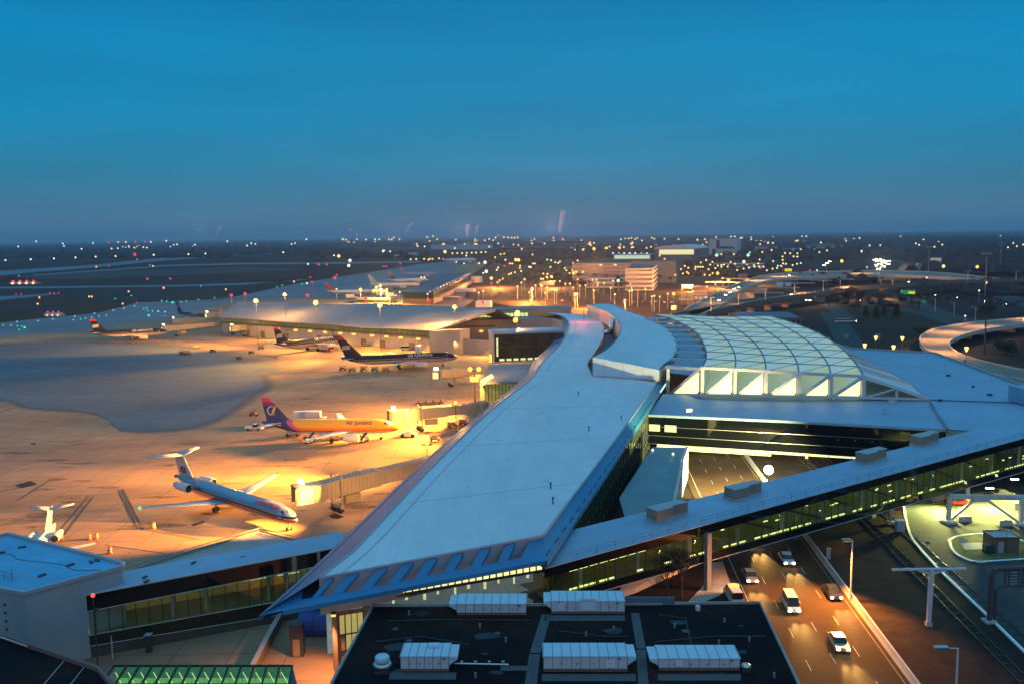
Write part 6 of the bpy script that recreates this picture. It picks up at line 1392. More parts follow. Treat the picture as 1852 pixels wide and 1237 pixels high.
q = P(1820,1000,0); t = thing('pump_hut', 'small brown flat roofed hut on the kerbed island', 'hut', q); MB().box(q+Vector((0,1.8,1.35)), (4.4,3.6,2.7)).build('wall', mat('hut_brown', (.16,.10,.075), .85, noise=.15, nscale=.8), t)
MB().box(q+Vector((0,1.8,2.72)), (4.0,3.2,.06)).build('roof', M['panel_grey'], t); mb = MB(); c_ = q+Vector((0,1.8,2.75)); mb.path([c_+Vector((-2.2,-1.8,0)), c_+Vector((2.2,-1.8,0)), c_+Vector((2.2,1.8,0)), c_+Vector((-2.2,1.8,0))], .22, .28, closed=True); mb.build('coping', M['steel_dark'], t); MB().tube(q+Vector((-.3,-.25,0)), q+Vector((-.3,-.25,4.0)), .05).build('vent_stack', M['steel_dark'], t)
MB().box(q+Vector((-1.0,-.03,1.0)), (.95,.06,2.0)).build('door', M['panel_grey'], t)
q = P(1790,1002,0); t = thing('green_cabinet', 'dark green utility cabinet beside the brown hut', 'cabinet', q); MB().box(q+Vector((0,.5,.75)), (1.6,1.1,1.5)).build('housing', M['green_glass'], t); MB().box(q+Vector((0,.5,1.53)), (1.7,1.2,.08)).build('lid', M['steel_dark'], t)
q = P(1741,1000,.1); t = thing('small_sign', 'small pale sign on a thin post on the kerbed island', 'sign', q); MB().tube(q, q+Vector((0,0,2.4)), .04).build('post', M['pole'], t); MB().box(q+Vector((0,-.05,2.2)), (.75,.05,.75)).build('sign_plate', M['sign_white'], t)
q = P(1677,993,0); t = thing('small_sign', 'small blue sign standing by the white kerb', 'sign', q); MB().tube(q, q+Vector((0,0,1.3)), .04).build('post', M['pole'], t); MB().lathe(q+Vector((0,0,1.1)), [(.42,0),(.45,.2),(.3,.5)], 10).build('sign_plate', M['sign_blue'], t)
q = P(1611,947,0); t = thing('signal_post', 'white signal post with a round red disc by the railway tracks', 'signal', q); MB().tube(q, (q.x,q.y,Zv(q,916)), .28).build('post', M['steel_white'], t); MB().tube((q.x+.9,q.y-.3,3.2), (q.x+.9,q.y-.5,3.2), .55, n=14).build('disc', M['veh_red'], t); MB().beam((q.x,q.y,3.2), (q.x+.9,q.y-.3,3.2), .1).build('bracket_arm', M['pole'], t); MB().box(q+Vector((0,0,.3)), (1.1,1.1,.6)).build('footing', M['pale_concrete'], t)
q = P(1629,963,0); t = thing('equipment_case', 'pale grey trackside equipment case with a white top', 'cabinet', q); MB().box(q+Vector((0,.5,1.2)), (1.5,1.0,2.0)).build('housing', M['panel_grey'], t); MB().box(q+Vector((0,.5,2.25)), (1.7,1.2,.12)).build('lid', M['panel_white'], t)
for sx_ in (-.6,.6): MB().box(q+Vector((sx_,.5,.1)), (.12,.9,.2)).build('foot', M['steel_dark'], t)
q = P(1498,1010,0); t = thing('trackside_marker', 'pale grey stub post beside the railway bed', 'post', q); MB().box(q+Vector((0,0,.9)), (.6,.4,1.8)).build('stub', M['panel_grey'], t); MB().box(q+Vector((0,0,1.85)), (.7,.5,.1)).build('stub_cap', M['concrete'], t)
# brown pipe portal with a ladder frame
q = P(1789,1124,0); hh_ = Zv(q, 1028); t = thing('pipe_portal', 'dark brown pipe portal with an inner frame at the yard edge', 'portal frame', q); dx = Vector((1,.06,0)).normalized()
pts = [q, q+Vector((0,0,hh_-.8)), q+Vector((.25,0,hh_-.25)), q+dx*.8+Vector((0,0,hh_)), q+dx*9+Vector((0,0,hh_))]
mb = MB()
for a, b in zip(pts, pts[1:]): mb.tube(a, b, .36, n=10)
mb.tube(q+dx*9+Vector((0,0,hh_)), q+dx*9, .36, n=10); mb.build('outer_pipe', mat('portal_brown', (.075,.055,.05), .55), t)
z2 = Zv(q, 1060); mb = MB(); mb.tube(q+dx*.75+Vector((0,0,.0)), q+dx*.75+Vector((0,0,z2-.5)), .2, n=8); mb.tube(q+dx*.75+Vector((0,0,z2-.5)), q+dx*1.3+Vector((0,0,z2)), .2, n=8); mb.tube(q+dx*1.3+Vector((0,0,z2)), q+dx*8.4+Vector((0,0,z2)), .2, n=8); mb.build('inner_pipe', M['portal_brown'], t)
mb = MB()
for x in (2.0,2.6,3.9,4.5,6.5): mb.tube(q+dx*x+Vector((0,0,z2)), q+dx*x+Vector((0,0,hh_)), .12, n=6)
SPLIT.add('bar'); mb.build('bar', M['portal_brown'], t); mb = MB()
for k in range(6): mb.beam(q+dx*2.7+Vector((0,-.1,z2+.3+k*(hh_-z2-.5)/5)), q+dx*3.8+Vector((0,-.1,z2+.3+k*(hh_-z2-.5)/5)), .06)
mb.build('grille', M['panel_grey'], t); MB().box(q+Vector((0,0,.15)), (1.6,1.6,.3)).build('footing', M['concrete'], t)
# ------------------------------------------------------------------ cars on the roads (at rest, lamps lit)
def along(t_, off, label, lit=True, kind='car', paint='veh_silver', beam=2600, fl=1):
    p = road(t_, off); ang = math.atan2(-RD.y, -RD.x) if fl > 0 else math.atan2(RD.y, RD.x); c = car(label, p, ang, paint, kind, None, True, 4.7); f = Vector((math.cos(ang), math.sin(ang), 0)); n = Vector((-f.y,f.x,0))
    for sg in (-1,1): spot('headlight_beam', p+f*2.5+n*sg*.65+Vector((0,0,.7)), p+f*22+n*sg*.65, beam*5, (1,.55,.14), 30, .08, .8)
along(10, -5.8, 'silver car with lit headlights in the lane next to the lamp post'); along(27, -2.0, 'dark car with lit headlights hugging the pale barrier', paint='veh_black'); along(22, -9.3, 'white van with lit headlights in the middle lane', kind='van', paint='veh_white'); along(-6, -9.4, 'dark blue car with lit headlights entering from the bottom of the view', paint='veh_blue')
along(33, -13.2, 'silver car with lit headlights in the lane along the pavement', beam=2000); along(50, -9.4, 'dark red car with lit headlights partly under the bridge', paint='veh_red')
along(41, -5.7, 'white car with lit headlights just in front of the glass bridge', paint='veh_white')
along(118, -9.2, 'dark car with lit headlights beyond the glass bridge', paint='veh_black'); along(133, -5.8, 'silver car following beyond the glass bridge', paint='veh_silver')
t = car('white van with a lit roof lamp bar waiting beside the pavement', P(1326,1084,0), math.atan2(RD.y, RD.x)+.1, 'veh_white', 'van', None, True, 5.2)
MB().box((-.2,0,2.35), (.5,1.5,.3)).build('lamp_bar', M['lamp_amber'], t, False, True)
def rampcar(L, f, off, label, z, rev=False, k='car', s=1):
    i = f*(len(L[0])-1); j = int(i); q = i-j; a = L[0][j].lerp(L[0][j+1], q); b = L[1][j].lerp(L[1][j+1], q); d = L[0][j+1]-L[0][j]; p = a.lerp(b, off); c = car(label, (p.x,p.y,0), math.atan2(d.y,d.x)+(math.pi if rev else 0), 'veh_silver', k, None, True, 4.8); c.location.z = z-.9
for f, o, lab in ((.15,.35,'car with lit lamps at the foot of the pale ramp'),(.21,.45,'car with lit lamps climbing the pale ramp'),(.25,.4,'second car climbing the pale ramp close behind another'),(.30,.5,'car with lit lamps near the gantry end of the pale ramp'),(.34,.4,'car with lit lamps on the first bend of the pale ramp'),(.62,.5,'car with lit lamps in the middle of the pale ramp')): rampcar((RA,RA2), f, o, lab, 9, True)
rampcar((RC,RC2), .20, .4, 'car with lit headlights coming round the amber lit ramp', 5.5); rampcar((RBm,RBf), .36, .5, 'car with lit lamps on the dark ramp below the gantry', 9, True)
for u, v, lab, r_ in ((1468,546,'car with lit headlights on the slip road below the dark ramp',.5),(1462,543,'second car with lit headlights following on the slip road',.5),(1612,502,'car with lit headlights between the two ramps',2.4),(1646,511,'car with lit headlights behind the dark ramp',2.6),(1530,583,'long pale bus beside the three dark pines',3.0),(1560,545,'car on the slip road passing the orange pier',.3)):
    q = P(u,v,0); c = car(lab, q, (r_+math.pi) if u < 1600 else -r_, 'veh_white', 'van' if 'bus' in lab else 'car', None, True, 12 if 'bus' in lab else 4.8)
for k, (u, v) in enumerate(((1583,470),(1588,473),(1594,474),(1598,477),(1603,475),(1590,480),(1585,484),(1590,486),(1596,482),(1606,480),(1552,455),(1563,453.5),(1572,452),(1495,478),(1490,482),(1500,475),(1581,472),(1585,475),(1592,471),(1600,473),(1604,478),(1608,474),(1593,478),(1598,484),(1588,489),(1584,481),(1557,456),(1568,454),(1548,458),(1460,546))): 
    c = car('headlit car in the dense traffic on the far highway', P(u,v,0), math.atan2(-P(u,v,0).y, -P(u,v,0).x)+.1, 'veh_silver', 'car', 'cars on the far highway', True, 5); c.scale = (2.3,)*3
for k, (u, v) in enumerate(((1700,536),(1740,541),(1790,548),(1830,553),(1640,472),(1660,476))):
    c = car('car driving away on the dark highway with red tail lights', P(u,v,0), rad(150), 'veh_black', 'car', 'cars leaving on the highway', True, 5); c.scale = (1.4,)*3
# ------------------------------------------------------------------ signs
def signb(label, u0, u1, v0, v1, vb, m_, z_b=None, extra=None, name='road_sign'):
    b = P((u0+u1)/2, vb, 0); a = P(u0, vb, 0); c = P(u1, vb, 0); w = (c-a).length; z0, z1 = Zv(b, v1), Zv(b, v0); t = thing(name, label, 'sign', b); d = (c-a).normalized(); ang = math.atan2(d.y,d.x); n = Vector((d.y,-d.x,0))
    MB().box((b.x,b.y,(z0+z1)/2), (w,.3,z1-z0), ang).build('sign_panel', M[m_], t)
    for f in (-.38,.38): MB().tube(b+d*w*f-n*-.0+n*-.3, b+d*w*f+n*-.3+Vector((0,0,z1)), max(.12,w*.012)).build('post', M['pole'], t)
    if extra: MB().box((b.x+d.x*w*.24+n.x*.2,b.y+d.y*w*.24+n.y*.2,z0+(z1-z0)*.38), (w*.45,.2,(z1-z0)*.5), ang).build('yellow_panel', M[extra], t)
    else: MB().box((b.x+n.x*.17,b.y+n.y*.17,z0+(z1-z0)*.5), (w*.92,.05,(z1-z0)*.84), ang).build('sign_face', M[m_], t)
    return t
signb('green highway sign with a yellow panel under the dark ramp', 1629, 1655, 525, 533, 542, 'sign_green', extra='sign_yellow'); signb('round topped green sign beside the far highway', 1656, 1669, 477, 485, 490, 'sign_green'); signb('tiny green sign beside the slip road', 1665, 1675, 544.5, 547.5, 552, 'sign_green')
signb('white billboard standing against the dark woods', 1682, 1702, 467, 474, 486, 'sign_white', name='billboard'); signb('yellow lit sign above the pale ramp', 1419, 1432, 486.5, 491.5, 497, 'sign_yellow'); signb('pale sign back under the pale ramp', 1404, 1416, 511, 519, 524, 'sign_white'); signb('second pale sign back under the pale ramp closer to the lamp', 1419.5, 1431, 511, 518, 524, 'sign_white')
signb('large pale sign glowing in the car park', 978, 1002, 509, 517, 521, 'stone', name='billboard'); signb('white square sign behind the upper hall roof', 1214, 1223, 553, 561, 570, 'sign_white'); signb('white sign by the office forecourt lamps', 1233, 1253, 515, 522, 527, 'sign_white'); signb('grey square sign beside the verge behind the vault', 1583, 1592, 604, 614, 620, 'stone'); signb('small grey sign in the dark verge behind the vault', 1527, 1534, 605, 612, 617, 'stone')
# overhead gantry with a row of pale panels
a, b = P(1254,556,0), P(1318,556,0); zg0, zg1 = Zv(a,542), Zv(a,535.5); t = thing('sign_gantry', 'overhead gantry with a row of pale panels across the pale ramp foot', 'gantry', a); d = b-a
mb = MB()
for f in (0,.33,.64,.97): p = a+d*f; mb.tube(p, (p.x,p.y,zg1), .3)
SPLIT.update(('gantry_post','sign_panel')); mb.build('gantry_post', M['pole'], t); mb = MB(); mb.beam((a.x,a.y,zg1), (b.x,b.y,zg1), .5); mb.beam((a.x,a.y,zg0), (b.x,b.y,zg0), .4); mb.build('gantry_beam', M['steel_dark'], t); mb = MB()
for k in range(8): p = a+d*(.03+.12*k); mb.box((p.x+d.x*.05,p.y-.5,(zg0+zg1)/2), (d.length*.085,.2,(zg1-zg0)*.85))
mb.build('sign_panel', M['sign_white'], t)
# ------------------------------------------------------------------ buildings of the town and the cargo area
mat('bldg_mauve', (.34,.29,.29), .8, noise=.1, nscale=.05); mat('bldg_grey', (.22,.21,.23), .8); mat('bldg_white', (.56,.54,.56), .7); mat('roof_slate', (.10,.13,.16), .7); mat('win_dark', (.035,.04,.055), .25); mat('bldg_brown', (.16,.12,.11), .85)
def building(label, u0, u1, vb, vt, depth=20, m_='bldg_mauve', rows=0, cols=0, rm='roof_slate', lit=.06, name='office_building', side=0.0):
    a, b = P(u0, vb, 0), P(u1, vb, 0); d = b-a; w = d.length; d.normalize(); n = Vector((-d.y,d.x,0)); h = Zv(a, vt); t = thing(name, label, 'building', (a+b)/2)
    q = lambda x, y, z: Vector((a.x+d.x*x+n.x*y, a.y+d.y*x+n.y*y, z))
    MB().prism([q(0,0,h), q(w,0,h), q(w,depth,h), q(0,depth,h)], 0).build('wall', M[m_], t); MB().prism([q(w*.02,1,h+.35), q(w*.98,1,h+.35), q(w*.98,depth-1,h+.35), q(w*.02,depth-1,h+.35)], h+.01).build('roof', M[rm], t)
    if rows:
        for r in range(rows):
            z0 = h*(r+.32)/rows; z1 = h*(r+.74)/rows; mb = MB(); cw = w*.96/max(1,cols)
            if cols:
                for c in range(cols): mb.poly([q(w*.02+c*cw+cw*.2,-.06,z0), q(w*.02+c*cw+cw*.8,-.06,z0), q(w*.02+c*cw+cw*.8,-.06,z1), q(w*.02+c*cw+cw*.2,-.06,z1)])
            else: mb.poly([q(w*.02,-.06,z0), q(w*.98,-.06,z0), q(w*.98,-.06,z1), q(w*.02,-.06,z1)])
            mb.poly([q(w+.06,depth*.04,z0), q(w+.06,depth*.96,z0), q(w+.06,depth*.96,z1), q(w+.06,depth*.04,z1)]); mb.build('window', M['win_dark'], t)
            mb = MB()
            for c in range(max(6, cols)):
                if random.random() < lit: x = w*random.random()*.9; mb.poly([q(x,-.1,z0), q(x+w*.04,-.1,z0), q(x+w*.04,-.1,z1), q(x,-.1,z1)])
            if mb.v: mb.build('lit_window', M['lit_warm'], t)
    return t, q, w, h
building('long mauve office block with dense upright windows', 1035, 1150, 508, 477, 40, 'bldg_mauve', 5, 48, lit=.02)
building('banded white office block with a slate roof storey', 1131, 1181, 526, 486, 95, 'bldg_white', 5, 0, lit=.1); building('low white office annex in front of the long mauve block', 1061, 1129, 521, 503, 25, 'bldg_white', 2, 0, lit=.25)
t, q, w, h = building('slate plant storey rising behind the banded office block', 1140, 1222, 512, 474, 30, 'roof_slate', 0, 0)
t, q, w, h = building('big pale hangar with a glowing door strip and a curved roof', 1184, 1256, 473, 451, 120, 'roof_slate', 0, 0, 'bldg_white', name='hangar')
mb = MB(); R_ = 10
for k in range(R_): a0, a1 = math.pi*k/R_, math.pi*(k+1)/R_; mb.add([q(w*(.5-.52*math.cos(a0)),-2,h+7*math.sin(a0)), q(w*(.5-.52*math.cos(a1)),-2,h+7*math.sin(a1)), q(w*(.5-.52*math.cos(a1)),130,h+7*math.sin(a1)), q(w*(.5-.52*math.cos(a0)),130,h+7*math.sin(a0))], [(0,1,2,3)])
mb.add([q(w*(.5-.52*math.cos(math.pi*k/R_)),-2,h+7*math.sin(math.pi*k/R_)) for k in range(R_+1)], [tuple(range(R_+1))]); mb.build('curved_roof', M['bldg_white'], t); MB().poly([q(w*.12,-2.4,h*.55), q(w*.99,-2.4,h*.55), q(w*.99,-2.4,h*.95), q(w*.12,-2.4,h*.95)]).build('door_strip', glow('hangar_glow', (1,.95,.5), .8), t)
t, q, w, h = building('lower hangar wing with a lit green white front', 1109, 1178, 473, 461, 60, 'roof_slate', 0, 0, 'bldg_white', name='hangar'); MB().poly([q(w*.03,-.5,h*.35), q(w*.96,-.5,h*.35), q(w*.96,-.5,h*.9), q(w*.03,-.5,h*.9)]).build('door_strip', glow('wing_glow', (.75,1,.7), .6), t)
t, q, w, h = building('tall white slab building with a dark recessed middle', 1282, 1333, 461, 433, 30, 'bldg_white', 0, 0, 'bldg_white', name='tower_block'); mb = MB()
for x0, x1, z0, z1 in ((.27,.38,.5,.92),(.27,.9,.38,.52),(.12,.25,0,.35),(.5,.72,.12,.2)): mb.poly([q(w*x0,-.5,h*z0), q(w*x1,-.5,h*z0), q(w*x1,-.5,h*z1), q(w*x0,-.5,h*z1)])
mb.build('window', M['win_dark'], t)
building('low white stepped building below the tall white slab', 1366, 1398, 453, 446, 40, 'bldg_white', 2, 0); building('low mauve building among the far trees', 1407, 1441, 457, 450, 40, 'bldg_mauve', 2, 0); building('wide pale stepped office near the highway lamps', 1457, 1512, 453, 445, 60, 'bldg_white', 2, 0); building('small upper storey on the wide pale office', 1465, 1500, 452.5, 441.5, 40, 'bldg_mauve', 2, 0)
building('long pale warehouse with amber lamps beyond the runway', 779, 862, 452, 444, 100, 'bldg_white', 0, 0, 'bldg_mauve', name='warehouse'); building('small pale shed at the end of the runway', 732, 745, 462, 457.5, 30, 'bldg_white', 0, 0, name='shed'); building('low white hut beside the runway shed', 713, 722, 464, 461, 20, 'bldg_white', 0, 0, name='shed')
building('grey block with fine windows behind the amber lamps', 990, 1040, 452, 437, 60, 'bldg_grey', 3, 0); building('pale slab building on the horizon', 987, 1013, 436, 427, 80, 'bldg_grey', 0, 0, name='tower_block'); building('long low warehouse under the far amber lamps', 905, 985, 455, 447, 60, 'bldg_brown', 1, 0, name='warehouse')
t, q, w, h = building('long cargo shed with a dark blue roof and a pale base', 728, 785, 549, 541, 30, 'stone', 0, 0, name='cargo_shed')
rf = [P(728,529,11), P(784,529,11), P(856,495,11), P(806,494,11)]; MB().prism(rf, 9.5).build('long_roof', mat('cargo_roof', (.035,.075,.11), .6, noise=.2, nscale=.03), t); f0, f1 = P(728,529,9.5), P(784,529,9.5); MB().poly([f0, f1, Vector((f1.x,f1.y,4.2)), Vector((f0.x,f0.y,4.2))]).build('front_panel', mat('cargo_teal', (.03,.09,.10), .6), t); mb = MB()
for k in range(16): p_ = P(778,529,11.2).lerp(P(850,496,11.2), k/15); mb.box(p_+Vector((0,0,.5)), (1.6,1.6,1.2))
SPLIT.add('roof_vent'); mb.build('roof_vent', M['bldg_white'], t)
MB().prism([Vector((f0.x,f0.y+1,4.2)), Vector((f1.x,f1.y+1,4.2)), Vector((rf[2].x,rf[2].y,4.2)), Vector((rf[3].x,rf[3].y,4.2))], 0).build('base_wall', M['stone'], t)
building('green and white shed behind the cargo shed', 852, 868, 512, 501, 12, 'bldg_white', 0, 0, 'sign_green', name='shed'); building('white hut with a red lamp behind the link building', 860, 886, 557, 546, 10, 'bldg_white', 0, 0, 'bldg_white', name='shed'); building('low white roofed shed in the yellow lit yard', 825, 856, 529, 524, 12, 'bldg_white', 0, 0, 'bldg_white', name='shed'); building('low red trimmed shed beside the cargo shed', 798, 830, 543, 538, 10, 'bldg_brown', 0, 0, 'bldg_white', name='shed'); building('grey service building behind the folded roof', 642, 706, 549, 541, 15, 'bldg_grey', 1, 0, name='service_building')
building('long flat roofed shop row among the bright town lamps', 1290, 1380, 484, 477, 25, 'bldg_white', 1, 0, lit=.5, name='shop_row'); building('low brown building near the gantry', 1335, 1352, 505, 497, 15, 'bldg_brown', 1, 0, name='shed'); building('dark parking structure behind the vault crest', 1330, 1450, 590, 576, 40, 'bldg_brown', 1, 14, lit=.0, name='parking_structure')
# parked cars behind the link building and in the car parks
k = 0
for (u0, u1, v, n) in ((930,1035,527,9),(950,1060,515,8),(1150,1240,548,7),(960,1030,545,6),(900,1000,488,7),(1280,1390,472,8)):
    for i in range(n):
        c = car('small parked car in the dim town car parks', P(u0+(u1-u0)*i/n+random.uniform(-3,3), v+random.uniform(-.8,.8), 0), rad(80)+random.uniform(-.1,.1), random.choice(('veh_white','veh_black','veh_silver','veh_blue','veh_red')), 'car', 'cars in the town car parks')
# low service vehicles on the cargo apron
for u, v, lab, pt in ((637,541,'pale service truck under the white freighter row','veh_white'),(612,530,'tan loader by the red finned airliner','brick_tan'),(690,536,'white loader in amber light beside the freighters','veh_white'),(708,538,'second white loader beside the freighters','veh_silver'),(675,532,'amber lit container truck under the freighter wing','veh_white')): boxtruck(lab, P(u,v,0), .1, pt, L=11, hb=3.4)
# ------------------------------------------------------------------ masts with amber floodlights
def mast(label, u, v, z, aims, r=.75, wide=1, col=SOD):
    p = P(u, v, z); t = thing('floodlight_mast', label, 'floodlight', (p.x,p.y,0)); MB().tube((p.x,p.y,0), (p.x,p.y,z-.4), .13, .09).build('pole', M['pole_dark'], t); MB().box((p.x,p.y,z-.35), (2.4,.3,.25)).build('crossarm', M['pole_dark'], t)
    for sg in ((-1,1) if wide > 1 else (0,)): MB().ball((p.x+sg*wide*.45,p.y-.1,z+.1), r, 12).build('flood_lamp', M['flood_head'], t)
    if z > 19: point('mast_glow', p+Vector((0,-r-.8,.3)), 34000, (1,.48,.12), .8)
    for (au, av, power, ang) in aims:
        power *= 1.75 if ang < 72 else .85
        a = P(au, av, 0); d = a-p; d.z = 0; d.normalize(); spot('flood_light', p+d*(r+1.2)+Vector((0,0,-.2)), a, power*1e3, col, ang, .6 if ang > 72 else 4.0, .7)
    return p
mast('amber floodlight mast at the outer tip of the concourse roof', 463, 545, 23, [(400,610,180,100),(240,630,50,60)], 1.2); mast('far amber floodlight mast behind the concourse crest', 515, 533, 24, [], .8); mast('amber floodlight mast in front of the concourse beside the jet bridges', 571, 548, 23, [(500,640,210,100),(150,628,2000,42)], 1.2); mast('amber floodlight mast in front of the middle of the folded roof', 687, 553, 22, [(640,645,200,100),(300,690,1200,46)], 1.1); mast('amber floodlight mast in front of the link building gable', 822, 556, 20, [(760,635,140,100),(480,680,600,50)], 1.0)
mast('low amber floodlight above the strip windows of the link building', 932, 580, 18, [(890,610,40,130)], 1.0); mast('horizontal amber floodlight behind the glass box', 936, 567, 20, [], 1.2)
mast('tall apron mast with two amber lamps beside the annex', 858, 668, 14, [(640,760,420,80),(480,860,700,60),(740,690,200,110)], .7, 3)
mast('slim apron lamp in front of the jet bridge of the yellow airliner', 824, 729, 9, [(620,810,300,110),(560,900,160,75)], .5); mast('slim apron lamp half hidden behind the hall eave', 772, 801, 8.5, [(640,778,150,80),(540,905,16,100),(330,900,330,58),(120,900,420,44)], .55)
p = P(858,686,11.5); t = thing('flood_cluster', 'brightest amber flood cluster on the annex corner', 'floodlight', (p.x,p.y,0)); MB().tube((p.x,p.y,0),(p.x,p.y,11),.2).build('pole', M['pole'], t); MB().box(p, (2.6,.8,1.3)).build('flood_lamp', M['flood_head'], t); MB().box(p+Vector((1.2,.3,1.0)), (1.4,.6,.8)).build('flood_lamp', M['flood_head'], t); spot('flood_light', p+Vector((-2.4,-1.8,-.4)), P(540,800,0), 640000, SOD, 75, 3.0, .7); spot('flood_light', p+Vector((-2.4,-1.8,-.4)), P(90,930,0), 3600000, SOD, 30, 4.0, .9); spot('flood_light', p+Vector((-2.4,-1.8,-.6)), P(740,760,0), 120000, SOD, 130, .6, .7); spot('flood_light', p+Vector((-2.4,-1.8,-.4)), P(400,720,0), 500000, SOD, 60, 4.0, .8)
for u, v, z in ((889,634,7),(887,648,5)): q = P(u,v,z); t = thing('wall_flood', 'amber wall flood at the %s of the glass box side' % ('top' if z == 7 else 'foot'), 'floodlight', q); MB().box(q, (.9,.5,1.2 if z == 7 else 3.2)).build('lens', M['flood_head'], t); MB().box(q+Vector((.5,.3,0)), (.3,.3,.8)).build('bracket', M['pole'], t)
q = P(887,648,5); spot('flood_light', q+Vector((-1.2,-1.5,1)), P(800,690,0), 60000, SOD, 165, .5)
for p in WALL_LAMPS: spot('wall_light', p, (p.x, p.y-6, 0), 16000, (1,.48,.07), 150, .4, .6)
for q in JL: pass
for k, (i, au, av, pw, an) in enumerate(((5,690,872,34,95),(9,640,905,30,100),(5,330,955,520,30),(6,240,965,1800,32),(8,170,830,2300,32))):
    q = Lout[i].lerp(Lout[i+1], .5); q = Vector((q.x-.3,q.y-.3,ZE-1.15)); tq = thing('wall_flood', 'amber flood lamp hidden under the long side eave of the hall', 'floodlight', q, 0, 'floods under the hall eave'); a = P(au, av, 0); d = a-q; d.z = 0; d.normalize()
    MB().box(q, (.5,.5,.3)).build('lens', M['flood_head'], tq); MB().box(q+Vector((0,0,.25)), (.6,.6,.2)).build('housing', M['steel_dark'], tq); spot('flood_light', q+d*.8-Vector((0,0,.2)), a, pw*1e3, SOD, an, .3, .7)
q = gw(.0, 8.0)+gn*1.4; tq = thing('corner_lamp', 'small amber lamp under the hall tip', 'lamp', q); MB().box(q, (.5,.4,.3)).build('lens', M['lamp_amber'], tq); MB().box(q+Vector((0,0,.25)), (.6,.5,.2)).build('housing', M['steel_dark'], tq); spot('corner_light', q-Vector((.4,.3,.5)), q+Vector((-4,-3,-8)), 11000, (1,.40,.13), 130, .2, .5)
q = P(640,1093,9.6); 
# red lamp on the slot upstand
q = P(1056,562,18.5); t = thing('obstruction_light', 'red lamp shining on the upper hall roof upstand', 'warning light', q); MB().ball(q, .45).build('lamp', M['lamp_red'], t); MB().tube((q.x,q.y,12.5), q, .1).build('pole', M['pole_dark'], t); point('red_light', q+Vector((-.9,-.9,.5)), 3000, (1,.06,.05), .3)
q = P(916,602,13.5); t = thing('obstruction_light', 'red lamp on the blue rim of the glass box', 'warning light', q); MB().ball(q, .5).build('lamp', M['lamp_red'], t); MB().tube(q-Vector((0,0,1.2)), q, .1).build('pole', M['pole_dark'], t)
# amber light of the town and white light on the highway
for u, v, w_ in ((955,520,1.6e5),(1000,500,1.2e5),(1060,530,1.6e5),(1120,545,1.2e5),(1190,548,1e5),(930,540,1e5),(1250,505,1e5),(1300,500,1.2e5),(1080,470,2e5),(900,500,1.6e5),(1590,478,1.2e5)): point('town_light', P(u,v,12), w_*2.6, (1,.36,.07) if u < 1500 else (1,.85,.6), 1.0)


def over(L, f, z, w): i = int(f*(len(L[0])-1)); p = L[0][i].lerp(L[1][i], .5); spot('ramp_light', (p.x,p.y,z), (p.x,p.y-3,0), w, (1,.47,.13), 150, .4, .7)
for f in (.18,.34,.46,.58,.72): over((RC,RC2), f, 15, 30000)
over((RBm,RBf), .56, 19, 150000); over((RA,RA2), .5, 18, 60000); over((RA,RA2), .62, 18, 60000); over((RA,RA2), .76, 18, 50000); over((RA,RA2), .3, 18, 40000); over((RBm,RBf), .42, 19, 60000); over((RA,RA2), .12, 17, 9000); over((RBm,RBf), .22, 17, 9000)
point('pier_light', P(1610,530,5), 16000, (1,.45,.1), .5)
point('freighter_light', P(690,523,12), 5e5, (1,.50,.08), 1.0)
# ================================================================== hundreds of small lamps
TYPES = {'a':('lamp_amber','amber street lamp among the far town lights','street_lamp','street lamp','amber lamps of the far town',11),
 'g':('lamp_gold','golden street lamp among the far town lights','street_lamp','street lamp','golden lamps of the far town',11),
 'w':('lamp_white','white lamp shining out on the far field','street_lamp','street lamp','white lamps of the far field',10),
 'm':('lamp_mint','pale green lamp among the far town lights','street_lamp','street lamp','pale green lamps of the far town',10),
 'r':('lamp_red','small red warning light far behind the terminal','warning_light','warning light','red warning lights',12),
 't':('lamp_green','green taxiway light on the pavement edge','taxiway_light','taxiway light','green taxiway lights',.5),
 'b':('lamp_blue','pale blue taxiway edge light','taxiway_light','taxiway light','blue taxiway lights',.5),
 's':('lamp_red','small red runway light in the dark grass','runway_light','runway light','red runway lights',.6),
 'o':('lamp_amber','small amber airfield light in the dark grass','airfield_light','airfield light','amber airfield lights',.8)}
